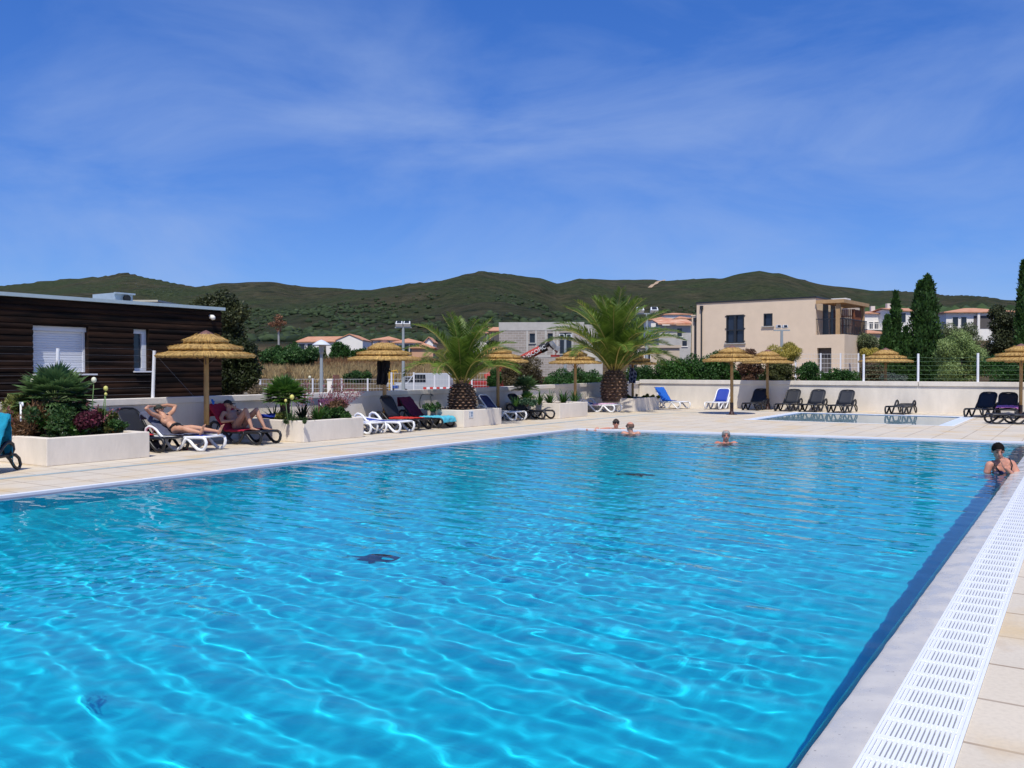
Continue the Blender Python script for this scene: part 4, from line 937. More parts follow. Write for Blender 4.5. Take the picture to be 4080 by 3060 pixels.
panelfence('white mesh fence running along the lane behind the mushroom lamp', [700, 800, 900, 1037, 1143, 1246, 1361, 1465, 1560], 52, 1511)
panelfence('taller white mesh fence behind the nearer palm', [1560, 1649, 1732, 1790, 1880, 1960], 50, 1487)
panelfence('white mesh fence before the beige house balcony', [3170, 3270, 3349, 3420], 47, 1411, nh=12)
mb = MB(); q = P(1315, HY, 51.5); t = thing('gate_post', 'thick white gate post in the fence right of the mushroom lamp', 'post', (q.x, q.y, -.45), TH)
mb.box(-.14, -.14, 0, .14, .14, 1.42); mb.build('pillar', wht, t); mb = MB(); mb.box(-.17, -.17, 1.42, .17, .17, 1.5); mb.build('cap', wht, t)
# sheet-metal hoarding on the right slope
p = P(3988, HY, 90); t = thing('metal_hoarding', 'white corrugated hoarding above the olive bushes at the right', 'hoarding', (p.x, p.y, H + (HY - 1389) * 90 / F), TH + R(0))
for i, (x0, x1, y0, y1) in enumerate(((3945, 3994, 1352, 1358), (3996, 4036, 1346, 1347))):
    a, b_ = (x0 - 3988) * 90 / F, (x1 - 3988) * 90 / F; mb = MB(); hh = (1389 - y0) * 90 / F
    for k in range(5): mb.box(a, -.03 * (k % 2), hh * k / 5 - .3, b_, .02 - .03 * (k % 2), hh * (k + .94) / 5 - .1)
    mb.build('hoarding_panel', galv if i else lampm, t)
# yellow hoist, van, boards, sand heap, barrier
yel = M('yellow_paint', (.62, .36, .03), .5, var=.05)
p = P(1568, HY, 62); t = thing('hoist_frame', 'yellow steel frame with blue parts in the yard behind the first wall', 'machine', (p.x, p.y, -.45), TH)
mb = MB(); mb.tube([(-.3, 0, 0), (-.3, 0, 1.9), (.25, 0, 1.98), (.28, 0, 1.8)], .05, 6); mb.tube([(.0, 0, 0), (.0, 0, 1.9)], .05, 6); mb.build('mast', yel, t)
mb = MB(); mb.box(-.35, -.3, .1, .3, .3, .45); mb.box(-.1, -.2, .7, .35, .2, .95); mb.build('motor_box', M('blue_paint', (.03, .08, .30), .5), t, bevel=.03)
def vehicle(label, x, D, L_, Hh, m, yaw, cat='van', pickup=False):
    p = P(x, HY, D); t = thing('parked_' + cat, label, cat, (p.x, p.y, -.45), TH + R(yaw)); l = L_ / 2
    mb = MB(); mb.prism([(-l, .3), (l, .3), (l, .75), (l - .1, .95), (l * .55, 1.05), (l * .3, Hh), (-l * .2 if pickup else -l + .1, Hh), (-l * .25 if pickup else -l, 1.0), (-l, 1.0 if pickup else .9)], -.85, .85, 'y'); mb.build('body', m, t, bevel=.05)
    mb = MB(); mb.prism([(l * .48, 1.1), (l * .28, Hh - .08), (-l * .12, Hh - .08), (-l * .14, 1.1)], -.865, .865, 'y'); mb.build('side_window', dk, t)
    for wx in (-l * .6, l * .62):
        for wy in (-.8, .8):
            mb = MB(); mb.tube([(wx, wy - .1, .32), (wx, wy + .1, .32)], .32, 18); o = mb.build('wheel', blkp, t, auto=40)
            mb = MB(); mb.tube([(wx, wy - .11, .32), (wx, wy + .11, .32)], .17, 12); mb.build('rim', galv, o, auto=40)
    return t
vehicle('silver van parked behind the mesh fence and the nearer palm', 1690, 66, 4.2, 1.75, M('silver_paint', (.5, .52, .55), .3, var=.02), 175)
vehicle('grey pickup parked left of the silver van behind the fence', 1628, 70, 3.6, 1.5, M('grey_car', (.35, .37, .4), .35, var=.02), 5, 'pickup', True)
brd = M('brown_board', (.16, .075, .05), .8, var=.15)
p = P(1342, HY, 72); t = thing('sign_board', 'blank brown board leaning in the dry grass right of the lamp', 'board', (p.x, p.y, .35), TH)
mb = MB(); mb.add([(-.3, 0, 0), (.34, 0, 0), (.18, 0, .82), (-.34, 0, .80), (-.3, .05, 0), (.34, .05, 0), (.18, .05, .82), (-.34, .05, .80)], [(0, 1, 2, 3), (4, 5, 6, 7), (0, 1, 5, 4), (1, 2, 6, 5), (2, 3, 7, 6), (3, 0, 4, 7)]); mb.build('board_panel', brd, t)
mb = MB(); mb.box(-.2, .06, -.4, -.14, .12, .5); mb.box(.14, .06, -.4, .2, .12, .5); mb.build('support_frame', brd, t)
for i, (x, lb) in enumerate(((1391, 'thin grey-brown fence stake left of its neighbour in the dry field'), (1425, 'fence stake with a pale foot in the dry field'))):
    p = P(x, HY, 74); mb = MB(); mb.tube([(0, 0, 0), (.03, 0, .5), (.02, 0, 1.15)], [.05, .045, .035], 6); o = mb.build('fence_stake', M('old_wood', (.20, .15, .11), .9), auto=50); o.location = (p.x, p.y, .3); tag(o, lb, 'stake', 'stakes in the dry field')
sandm = M('sand', (.55, .42, .28), .95, var=.1, scale=3)
p = P(1452, HY, 54); n = 20; A_, B_ = np.meshgrid(np.linspace(-1, 1, n), np.linspace(-1, 1, n)); Zs = np.clip(1 - np.sqrt(A_ ** 2 + B_ ** 2), 0, 1) * .55 + .04 * fbm(A_ * 4, B_ * 4, 3, 2) * (A_ ** 2 + B_ ** 2 < .9)
idx = np.arange(n * n).reshape(n, n); o = arr_mesh('sand_heap', np.stack([A_ * 1.3, B_ * .9, Zs], -1).reshape(-1, 3), np.stack([idx[:-1, :-1], idx[:-1, 1:], idx[1:, 1:], idx[1:, :-1]], -1).reshape(-1, 4), sandm, smooth=True)
o.location = (p.x, p.y, -.44); o.rotation_euler = (0, 0, TH); tag(o, 'low heap of sand beyond the left wall behind the fence', 'sand heap')
p = P(1746, HY, 44); t = thing('barrier_plank', 'red and white striped barrier plank behind the wall at the nearer palm', 'barrier', (p.x, p.y, -.45), TH)
rw = M('barrier_red', (.55, .05, .04), .5)
for i in range(9): 
    mb = MB(); mb.box(-.75 + i * .165, -.02, 1.05, -.75 + (i + 1) * .165, .02, 1.17); mb.build('red_stripe' if i % 2 == 0 else 'white_stripe', rw if i % 2 == 0 else postm, t)
for s_ in (-.7, .68): mb = MB(); mb.tube([(s_, .04, 0), (s_, .04, 1.1)], .025, 6); mb.build('leg', galv, t)
# ================================================================== trees and shrubs
bark = M('bark', (.10, .075, .055), .95, var=.3, scale=5, bump=.8, bscale=20)
def tree(name, label, cat, x, yb, D, blobs, lm, n, size, trunk=.12, th=None, group=None, wid=.35, up=.3, fill=.35, lean=0, zb=-.45, hang=0, limbs=5):
    p = P(x, HY, D); t = thing(name, label, cat, (p.x, p.y, zb), TH, group)
    foliage('crown' if cat == 'tree' else 'foliage', lm, t, blobs, n, size, wid, up, fill, hang)
    mb = MB(); th = th or max(b_[2] for b_ in blobs) * .8
    mb.tube([(0, 0, -.1), (lean * .3, 0, th * .4), (lean, 0, th)], [trunk, trunk * .75, trunk * .25], 8)
    for i in range(limbs):
        b_ = blobs[(i * 3) % len(blobs)]; z0 = th * (.15 + .5 * i / limbs); mb.tube([(lean * .3, 0, z0), ((b_[0]) * .5, b_[1] * .5, (z0 + b_[2]) / 2 + .1), (b_[0], b_[1], b_[2])], [trunk * .5, trunk * .35, trunk * .12], 6)
    mb.build('trunk' if cat == 'tree' else 'stem', bark, t, smooth=True); return t
def zpx(y, D, zb=-.45): return H + (HY - y) * D / F - zb
def pxbox(x0, x1, y0, y1, D, nb, br, zb=-.45, dy=1.0, xc=None):
    xc = xc if xc is not None else (x0 + x1) / 2; s = D / F
    cx = ((x0 + x1) / 2 - xc) * s; rx = max((x1 - x0) / 2 * s - br * .8, .1); z0, z1 = zpx(y1, D, zb), zpx(y0, D, zb)
    return blobs_in(cx, 0, (z0 + z1) / 2, rx, max(rx * dy * .8, .2), max((z1 - z0) / 2 - br * .75, .1), nb, br)
oak = leafmat('oak_leaf', (.012, .02, .007), (.07, .085, .03), (.13, .13, .05), clump=1.2)
hol = leafmat('conifer_leaf', (.008, .016, .006), (.055, .075, .022), (.12, .13, .045), clump=1.5)
cyp = leafmat('cypress_leaf', (.014, .045, .010), (.065, .145, .03), (.11, .21, .045), clump=1.6)
oli = leafmat('olive_leaf', (.10, .16, .04), (.32, .42, .15), (.44, .52, .24), clump=.9)
olid = leafmat('dark_olive_leaf', (.045, .065, .028), (.17, .21, .09), clump=.8)
hed = leafmat('hedge_leaf', (.010, .04, .008), (.05, .14, .022), (.08, .21, .04), clump=1.4)
brn = leafmat('brownish_leaf', (.045, .035, .018), (.15, .12, .055), (.22, .18, .08), clump=1.2)
yelf = leafmat('broom_leaf', (.20, .18, .03), (.60, .50, .11), (.74, .64, .24), clump=1.2)
redf = leafmat('red_leaf', (.07, .03, .018), (.20, .11, .06), (.40, .06, .09), clump=2)
grn = leafmat('mid_green_leaf', (.016, .05, .012), (.07, .16, .035), (.12, .22, .06), clump=.8)
# left: behind and beside the timber building
D = 40; tree('oak_tree', 'big dark evergreen tree rising behind the corner of the timber building', 'tree', 900, 0, D, pxbox(760, 985, 1168, 1330, D, 26, .55, xc=900) + pxbox(870, 985, 1260, 1420, D, 12, .45, xc=900), oak, 15000, .12, trunk=.3, th=3.4)
D = 27; tree('evergreen_shrub', 'dense dark evergreen right against the end of the timber building', 'shrub', 950, 0, D, pxbox(874, 1040, 1345, 1590, D, 34, .32, xc=950), hol, 16000, .085, trunk=.1, th=1.8)
D = 95; tree('bushy_thicket', 'mid-green thicket above the dry grass left of the mushroom lamp', 'bush', 1140, 0, D, pxbox(1030, 1268, 1375, 1470, D, 40, .75, zb=.5, xc=1140), grn, 16000, .20, trunk=.15, th=2, zb=.5)
D = 30; tree('pale_shrub', 'small dry-looking shrub at the foot of the dark evergreen', 'bush', 1010, 0, D, pxbox(985, 1045, 1528, 1580, D, 8, .15, xc=1010), leafmat('pale_dry_leaf', (.16, .12, .07), (.34, .27, .18)), 1800, .06, trunk=.03, th=.5)
D = 130
tree('round_tree', 'round dark tree before the blank white gable', 'tree', 1352, 0, D, pxbox(1308, 1398, 1362, 1445, D, 24, .8, zb=2.2), hed, 9000, .26, trunk=.2, zb=2.2, th=2.5)
tree('bushy_thicket', 'dark green bushes between the white gable and the first parasol peak', 'bush', 1440, 0, D, pxbox(1392, 1500, 1388, 1445, D, 18, .7, zb=2.2), hed, 6000, .26, trunk=.15, zb=2.2, th=1.2)
tree('bushy_thicket', 'green bushes at the gable wall just behind the lamp head', 'bush', 1268, 0, D, pxbox(1238, 1310, 1385, 1440, D, 14, .6, zb=2.2), olid, 4500, .24, trunk=.15, zb=2.2, th=1.2)
tree('bushy_thicket', 'dark shrubs in front of the low tiled houses right of the floodlight', 'bush', 1540, 0, D, pxbox(1480, 1640, 1368, 1440, D, 26, .7, zb=2.2), grn, 8000, .26, trunk=.15, zb=2.2, th=1.2)
tree('bushy_thicket', 'dark shrub left of the unfinished block building', 'bush', 1962, 0, 100, pxbox(1930, 1992, 1352, 1440, 100, 14, .6, zb=1), oak, 5000, .2, trunk=.15, zb=1, th=2)
D = 73; tree('bushy_thicket', 'low green shrubs in the straw-coloured grass above the sand heap', 'bush', 1430, 0, D, pxbox(1370, 1500, 1478, 1530, D, 22, .3, zb=.3), grn, 5000, .12, trunk=.05, zb=.3)
def cypress(label, x, D, cols, n, zb=-.45, size=.13):
    p = P(x, HY, D); t = thing('cypress_tree', label, 'tree', (p.x, p.y, zb), TH)
    Cs, Us, Ns = [], [], []
    tot = sum(c[2] * c[1] for c in cols)
    for (cx, w_, h_, cy) in cols:
        m = int(n * w_ * h_ / tot); tt = rng.random(m) ** .9; z = .15 + tt * (h_ - .15)
        prof = np.interp(tt, [0, .12, .45, .75, .92, 1], [.75, .95, 1, .72, .38, .05]) * w_ / 2
        g = rng.random(m) * 2 * math.pi
        rad = prof * (.35 + .65 * rng.random(m) ** .4) * (1 + .16 * np.sin(g * 3 + z * 2.6) + .14 * np.sin(z * 6 + g * 2))
        Cs.append(np.stack([cx + rad * np.cos(g), cy + rad * np.sin(g), z], -1)); d = np.stack([np.cos(g), np.sin(g), np.zeros(m)], -1)
        u_ = nrm(d * .45 + np.array([0, 0, 1.0]) + rng.normal(size=(m, 3)) * .38); Us.append(u_); nn = nrm(d + rng.normal(size=(m, 3)) * .5); Ns.append(nrm(nn - u_ * (nn * u_).sum(1, keepdims=True)))
    C = np.concatenate(Cs); U = np.concatenate(Us); N = np.concatenate(Ns); s = size * (.6 + .9 * rng.random(len(C)))
    v, f = leaf_arrays(C, U, N, s * 1.5, s * .34); arr_mesh('crown', v, f, cyp, t)
    mb = MB()
    for (cx, w_, h_, cy) in cols: mb.tube([(cx, cy, 0), (cx, cy, h_ * .9)], [w_ * .16, w_ * .03], 6)
    mb.build('trunk', bark, t); return t
D = 50; s = D / F
def colx(x0, x1, yt, xc, cy=0): return (((x0 + x1) / 2 - xc) * s, (x1 - x0) * s, zpx(yt, D), cy)
cypress('tallest double-tipped cypress in the middle of the right side', 3680, D, [colx(3622, 3706, 1128, 3680), colx(3634, 3738, 1104, 3680, -.2), colx(3668, 3722, 1114, 3680, .2), colx(3625, 3690, 1260, 3680, -.4), colx(3690, 3740, 1300, 3680, -.3)], 17000)
cypress('lower cypress clump with one thin pointed tip, left of the tallest cypress', 3560, D, [colx(3540, 3592, 1168, 3560), colx(3505, 3548, 1265, 3560, -.2), colx(3525, 3600, 1290, 3560, .2), colx(3488, 3528, 1350, 3560, -.3), colx(3580, 3622, 1310, 3560, -.2)], 15000)
cypress('cypress cut off by the right edge of the photo', 4082, D, [colx(4046, 4105, 1046, 4082), colx(4052, 4150, 1180, 4082, .2), colx(4036, 4090, 1330, 4082, -.2)], 12000)
cypress('tiny dark cypress left of the low tiled roof on the slope', 1107, 140, [(0, 1.0, 2.4, 0)], 900, zb=2.8, size=.25)
cypress('tiny dark cypress right of the low tiled roof on the slope', 1175, 140, [(0, 1.1, 2.9, 0)], 900, zb=2.8, size=.25)
# right side olives and oak
D = 46; tree('olive_bush', 'big silvery-green olive thicket right of the tallest cypress', 'bush', 3830, 0, D, pxbox(3735, 3945, 1320, 1560, D, 46, .45), oli, 28000, .10, trunk=.12, wid=.22, up=.5)
D = 60; tree('olive_tree', 'darker olive tree above and behind the silvery thicket', 'tree', 3800, 0, D, pxbox(3722, 3915, 1268, 1420, D, 30, .5), olid, 13000, .10, trunk=.18, wid=.25)
D = 62; tree('oak_tree', 'dark oak beside the cypress at the right edge', 'tree', 3990, 0, D, pxbox(3918, 4060, 1215, 1470, D, 50, .55), oak, 20000, .12, trunk=.2)
D = 44; tree('dark_hedge', 'dark green bushes behind the last posts of the cable fence', 'bush', 4020, 0, D, pxbox(3930, 4180, 1400, 1560, D, 34, .4), hed, 15000, .09, trunk=.1)
D = 56; tree('grey_olive_tree', 'grey-green tree between the balcony corner and the cypresses', 'tree', 3455, 0, D, pxbox(3410, 3500, 1318, 1420, D, 18, .4), olid, 9000, .10, trunk=.15, wid=.25)
D = 52; tree('yellow_shrub', 'yellow-flowered shrub under the grey-green tree by the balcony', 'bush', 3462, 0, D, pxbox(3430, 3505, 1378, 1440, D, 12, .25), yelf, 4000, .07, trunk=.05)
D = 41; tree('dry_shrub', 'brownish thin shrub low behind the wall by the fence post', 'bush', 3480, 0, D, pxbox(3430, 3540, 1445, 1540, D, 16, .25), brn, 4500, .07, trunk=.05)
D = 40; tree('lavender_bush', 'grey-green low bush under the cypresses behind the wall', 'bush', 3570, 0, D, pxbox(3510, 3625, 1480, 1545, D, 14, .22), leafmat('grey_leaf', (.06, .075, .06), (.17, .20, .16)), 5000, .06, trunk=.04)
D = 41
tree('low_conifer', 'rounded dark green bush left of the mesh fence', 'bush', 3222, 0, D, pxbox(3165, 3285, 1440, 1560, D, 26, .28), hed, 11000, .07, trunk=.06)
tree('low_conifer', 'flatter dark green bush right of its rounder twin before the garage', 'bush', 3355, 0, D, pxbox(3275, 3438, 1464, 1560, D, 26, .26), hed, 10000, .07, trunk=.06)
D = 42; tree('broom_bush', 'tall yellow broom behind the second far parasol', 'bush', 3118, 0, D, pxbox(3048, 3188, 1365, 1470, D, 26, .26), yelf, 12000, .10, trunk=.06, wid=.12, up=1.6)
tree('broom_bush', 'olive-green undergrowth below the yellow broom', 'bush', 3110, 0, D - .8, pxbox(3040, 3182, 1430, 1560, D, 26, .26), leafmat('broom_green', (.03, .045, .012), (.12, .13, .04), (.25, .22, .07)), 11000, .07, trunk=.05)
tree('red_shrub', 'reddish shrub with pink flowers between hedge and broom', 'bush', 2992, 0, 41, pxbox(2945, 3045, 1388, 1560, 41, 44, .2), redf, 10000, .07, trunk=.05)
tree('dark_hedge', 'dark hedge filling the gap below the red shrub and broom', 'bush', 3020, 0, 42.5, pxbox(2950, 3175, 1445, 1560, 42.5, 46, .26), hed, 13000, .07, trunk=.05)
D = 43
tree('dark_hedge', 'dark green hedge directly left of the first far parasol', 'bush', 2830, 0, D, pxbox(2735, 2970, 1392, 1560, D, 46, .40), hed, 22000, .08, trunk=.08)
tree('dark_hedge', 'brighter green hedge below the half-built grey house', 'bush', 2690, 0, D - .5, pxbox(2612, 2775, 1420, 1560, D, 36, .35), leafmat('laurel_leaf', (.012, .05, .008), (.06, .16, .02), (.09, .22, .04)), 16000, .08, trunk=.08)
tree('flowering_hedge', 'hedge dotted with white flowers just right of the farther palm trunk', 'bush', 2560, 0, D, pxbox(2485, 2640, 1455, 1560, D, 30, .28), leafmat('flower_hedge', (.01, .04, .008), (.045, .12, .02), (.75, .75, .72)), 11000, .07, trunk=.06)
tree('dark_hedge', 'low dark hedge between the two date palms beside the short floodlight', 'bush', 2290, 0, 43, pxbox(2165, 2420, 1462, 1570, 43, 46, .30), hed, 19000, .075, trunk=.06)
tree('brown_bush', 'brownish bush in front of the unfinished block building', 'bush', 2078, 0, 45, pxbox(1990, 2160, 1408, 1580, 45, 36, .36), brn, 17000, .075, trunk=.06)
tree('dark_shrub', 'narrow bright-dark green shrub at the left end of the brownish bush', 'bush', 1968, 0, 44, pxbox(1940, 2000, 1468, 1570, 44, 14, .24), hed, 5000, .075, trunk=.05)
# half-dead palm on the slope
p = P(1111, HY, 170); t = thing('dead_palm', 'thin withered palm with rusty crown far on the left slope', 'tree', (p.x, p.y, 3.6), TH)
mb = MB(); mb.tube([(.3, 0, 0), (0, 0, 2.6), (0, 0, 5.6)], [.28, .2, .18], 8); mb.build('trunk', M('pale_trunk', (.34, .34, .33), .9), t)
foliage('crown', leafmat('rusty_leaf', (.16, .07, .04), (.34, .17, .09)), t, [(0, 0, 5.8, .5, .5, .5), (-.8, 0, 6.7, 1.1, .8, .35), (.5, 0, 6.9, .9, .8, .4), (0, 0, 7.8, .6, .5, .7)], 700, .4, .2)
# ------------------------------------------------------------------ date palms
def frond(rng_, az, el, ln, droop, nl=84, ll=.42, wind=(0, 0, 0), lw=.011):
    "returns rachis pts and leaflet arrays"
    pts = []; p = np.zeros(3); e = el; n = 14; st = ln / n
    for i in range(n + 1):
        pts.append(p.copy()); e2 = e - droop * (i / n) ** 1.5
        d = np.array([math.cos(az) * math.cos(e2), math.sin(az) * math.cos(e2), math.sin(e2)]) + np.array(wind) * (i / n) ** 1.2
        p = p + d / np.linalg.norm(d) * st
    pts = np.array(pts); tt = np.linspace(.12, 1, nl)
    C = np.stack([np.interp(tt * n, range(n + 1), pts[:, k]) for k in range(3)], -1)
    T = nrm(np.gradient(C, axis=0)); side = nrm(np.cross(T, [0, 0, 1.0]) + 1e-6); upv = nrm(np.cross(side, T))
    LL = ll * np.interp(tt, [.1, .3, .7, 1], [.45, 1, .9, .38])
    out = []
    for sg in (-1, 1):
        U = nrm(side * sg + T * (.55 + .5 * tt[:, None]) + upv * .42 + rng_.normal(size=C.shape) * .10); 
        N = nrm(upv - side * sg * .45); N = nrm(N - U * (N * U).sum(1, keepdims=True))
        out.append((C, U, N, LL * rng_.uniform(.85, 1.1, nl), np.full(nl, lw) * np.interp(tt, [.1, .5, 1], [1, 1.2, .7])))
    return pts, out
pf = leafmat('palm_leaflet', (.045, .10, .012), (.21, .31, .045), (.50, .47, .10), rough=.45, tr=.3, clump=1.1)
rac = M('palm_rachis', (.34, .27, .05), .5, col2=(.42, .36, .10))
trk_d = M('palm_boot', (.12, .072, .045), .9, var=.5, scale=9, bump=.6)
trk_l = M('palm_scar', (.36, .21, .13), .85, var=.25, scale=12)
def date_palm(label, x, zb, D, tr, thh, ln, nf, seed, wind, ntop=.2):
    r2 = np.random.default_rng(seed); p = P(x, HY, D); t = thing('date_palm', label, 'palm tree', (p.x, p.y, zb), TH, 'date palms in the planters')
    mb = MB(); mb.lathe([(tr * .93, -.05), (tr * 1.0, thh * .25), (tr * .98, thh * .55), (tr * .78, thh * .82), (tr * .5, thh * 1.02), (tr * .3, thh * 1.2)], 28, jit=.02); mb.build('trunk', trk_d, t, smooth=True)
    md, ml = MB(), MB(); rows = 9
    for i in range(rows):
        z = thh * (i + .3) / rows; R_ = np.interp(z / thh, [0, .25, .55, .82, 1.02], [tr * .93, tr, tr * .98, tr * .78, tr * .5]); nk = 17
        for k in range(nk):
            g = 2 * math.pi * (k + .5 * (i % 2)) / nk + r2.uniform(-.05, .05); ca, sa = math.cos(g), math.sin(g)
            o1 = Vector((ca, sa, 0)); tn = Vector((-sa, ca, 0)); w_ = R_ * math.pi / nk * .92; hh = thh / rows * .95
            c = o1 * (R_ - .01) + Vector((0, 0, z)); pr = .07 * r2.uniform(.7, 1.3)
            md.add([c - tn * w_, c + tn * w_, c + o1 * pr + tn * w_ * .75 + Vector((0, 0, hh * .5)), c + o1 * pr - tn * w_ * .75 + Vector((0, 0, hh * .5)), c + Vector((0, 0, hh * 1.1)) - tn * w_ * .4, c + Vector((0, 0, hh * 1.1)) + tn * w_ * .4], [(0, 1, 2, 3), (3, 2, 5, 4), (0, 3, 4), (1, 5, 2)])
            q = c + o1 * (pr + .004) + Vector((0, 0, hh * .5)); q2 = q - o1 * pr * .5 + Vector((0, 0, hh * .30)); w3 = w_ * .72
            if r2.random() < .82: ml.add([q - tn * w3, q + tn * w3, q2 + tn * w3 * .3, q2 - tn * w3 * .3], [(0, 1, 2, 3)])
    md.build('leaf_bases', trk_d, t); ml.build('cut_scars', trk_l, t)
    top = np.array([0, 0, thh * 1.0]); Vs, Fs = [], []; off = 0; mr = MB()
    for i in range(nf):
        q = (i + .5) / nf; az = i * 2.39996 + r2.uniform(-.2, .2); el = R(89 - 46 * q ** 1.1 + r2.uniform(-5, 5)); L_ = ln * (1.0 - .28 * abs(q - .35)) * r2.uniform(.88, 1.06)
        pts, ls = frond(r2, az, el, L_, R(42 + 58 * q + r2.uniform(-8, 12)), wind=wind, ll=.19 * ln, lw=.0055 * ln)
        base = top + np.array([math.cos(az), math.sin(az), 0]) * tr * .32 * q
        for a_ in ls: v, f = leaf_arrays(a_[0] + base, *a_[1:]); Vs.append(v); Fs.append(f + off); off += len(v)
        mr.tube([Vector(a_ + base) for a_ in pts[::2]], [.022 * (1 - .85 * k / 7) * ln / 2.4 for k in range(len(pts[::2]))], 5)
    arr_mesh('fronds', np.concatenate(Vs), np.concatenate(Fs), pf, t); mr.build('frond_stalks', rac, t, smooth=True); return t
def xw(x, X): return DX(x, X)
D1 = DX(1840, -15.4); date_palm('date palm with a pineapple-like trunk in the third planter, the nearer one', 1842, .40, D1, .40, .74, 2.35, 30, 3, (.30, .0, -.05))
D2 = DX(2445, -15.3); date_palm('bigger date palm in the farthest planter beside the beige house', 2447, .42, D2, .50, 1.08, 3.45, 38, 8, (.10, .0, .04))
# ------------------------------------------------------------------ fan palms and planter flowers
fanm = leafmat('fan_leaf', (.03, .09, .015), (.12, .24, .04), (.42, .36, .07), rough=.45, tr=.2, clump=2.2)
fanb = leafmat('blue_fan_leaf', (.04, .09, .03), (.15, .25, .09), (.42, .36, .10), rough=.45, tr=.2, clump=2.2)
def fan_palm(label, pos, th_, lr, nl, m, seed, tr=.11, blades=17, lo_=-.15, group='fan palms in the planters'):
    r2 = np.random.default_rng(seed); t = thing('fan_palm', label, 'palm', pos, 0, group)
    mb = MB(); mb.lathe([(tr * .8, 0), (tr, th_ * .5), (tr * .95, th_), (tr * .3, th_ + .08)], 12, jit=.12); mb.build('trunk', trk_d, t, smooth=True)
    mb = MB()
    for i in range(60): g = r2.uniform(0, 6.28); z = r2.uniform(0, th_); o1 = Vector((math.cos(g), math.sin(g), 0)); c = o1 * tr * .9 + Vector((0, 0, z)); mb.add([c - Vector((-o1.y, o1.x, 0)) * .02, c + Vector((-o1.y, o1.x, 0)) * .02, c + o1 * .05 + Vector((0, 0, .05))], [(0, 1, 2)])
    mb.build('leaf_bases', trk_l, t)
    Cs, Us, Ns, Ls, Ws = [], [], [], [], []; ms = MB()
    for i in range(nl):
        q = (i + .5) / nl; az = i * 2.39996; el = math.asin(min(1, max(-.9, lo_ + (1 - lo_) * (1 - q)))) ; d = np.array([math.cos(az) * math.cos(el), math.sin(az) * math.cos(el), math.sin(el)])
        pl_ = lr * .52 * r2.uniform(.85, 1.1); c0 = np.array([0, 0, th_ + .02]); c1 = c0 + d * pl_; ms.tube([Vector(c0), Vector(c1)], .008, 4)
        sd_ = nrm(np.cross(d, [0, 0, 1.0]) + 1e-5); up_ = nrm(np.cross(sd_, d))
        for k in range(blades):
            a = R(-88 + 176 * k / (blades - 1)); u_ = nrm(d * math.cos(a) + sd_ * math.sin(a) + up_ * .12 * abs(math.sin(a)) - np.array([0, 0, .10])); Cs.append(c1); Us.append(u_); n_ = nrm(up_ + sd_ * .25 * (1 if k % 2 else -1)); Ns.append(n_); Ls.append(lr * .52 * (1 - .25 * abs(math.sin(a))) * r2.uniform(.9, 1.1)); Ws.append(lr * .042)
    C, U, N = map(np.array, (Cs, Us, Ns)); N = nrm(N - U * (N * U).sum(1, keepdims=True)); v, f = leaf_arrays(C, U, N, Ls, Ws); arr_mesh('leaves', v, f, m, t); ms.build('leaf_stalks', M('stalk_green', (.10, .15, .04), .6), t)
    return t
def tuft(label, pos, n, ln, m, seed, w_=.016, spread=.9, name='grass_tuft', cat='plant', group=None, curl=.35):
    r2 = np.random.default_rng(seed); mb = MB()
    for i in range(n):
        az = r2.uniform(0, 6.28); el = R(r2.uniform(88 - 65 * spread, 86)); L_ = ln * r2.uniform(.6, 1.1); e = el; pp = Vector((math.cos(az) * .03, math.sin(az) * .03, 0)); sd_ = Vector((-math.sin(az), math.cos(az), 0)); pr = []
        for k in range(5):
            ww = w_ * (1, 1.1, .9, .6, .08)[k]; pr.append((pp - sd_ * ww, pp + sd_ * ww)); pp = pp + Vector((math.cos(az) * math.cos(e), math.sin(az) * math.cos(e), math.sin(e))) * L_ / 4; e -= curl * k * .6
        mb.add([q for a in pr for q in a], [(2 * k, 2 * k + 1, 2 * k + 3, 2 * k + 2) for k in range(4)])
    me = bpy.data.meshes.new(name); me.from_pydata(mb.v, [], mb.f); me.materials.append(m); o = link(bpy.data.objects.new(name, me)); o.location = pos; tag(o, label, cat, group); return o
aga = leafmat('strap_leaf', (.02, .07, .012), (.08, .19, .03), (.16, .28, .05), rough=.4, tr=.2, clump=5)
dkl = leafmat('dark_strap_leaf', (.006, .014, .008), (.02, .035, .018), rough=.4, tr=.1, clump=5)
brz = leafmat('bronze_leaf', (.07, .04, .018), (.26, .14, .07), (.36, .24, .10), rough=.5, tr=.2, clump=4)
def PP(x, X, z): D = DX(x, X); q = P(x, HY, D); return (q.x, q.y, z)
def stalk(label, x, X, z0, ytop, col, seed, r_=.035, lean=(0, 0), group='tall bud-topped flower stalks'):
    D = DX(x, X); q = P(x, HY, D); zt = H + (HY - ytop) * D / F - z0; t = thing('flower_stalk', label, 'flower', (q.x, q.y, z0), TH, group)
    mb = MB(); mb.tube([(-lean[0], -lean[1], 0), (-lean[0] * .3, -lean[1] * .3, zt * .6), (0, 0, zt)], [.011, .009, .006], 6); mb.build('stem', M('stem_green', (.13, .22, .07), .6), t, smooth=True)
    mb = MB(); mb.ell((0, 0, zt + r_ * .6), (r_, r_, r_ * 1.2)); mb.build('flower_head', col, t, smooth=True); return t
yb_ = M('yellow_bud', (.62, .58, .16), .6, var=.15, scale=30); wb = M('cream_bud', (.72, .70, .52), .6, var=.1, scale=30)
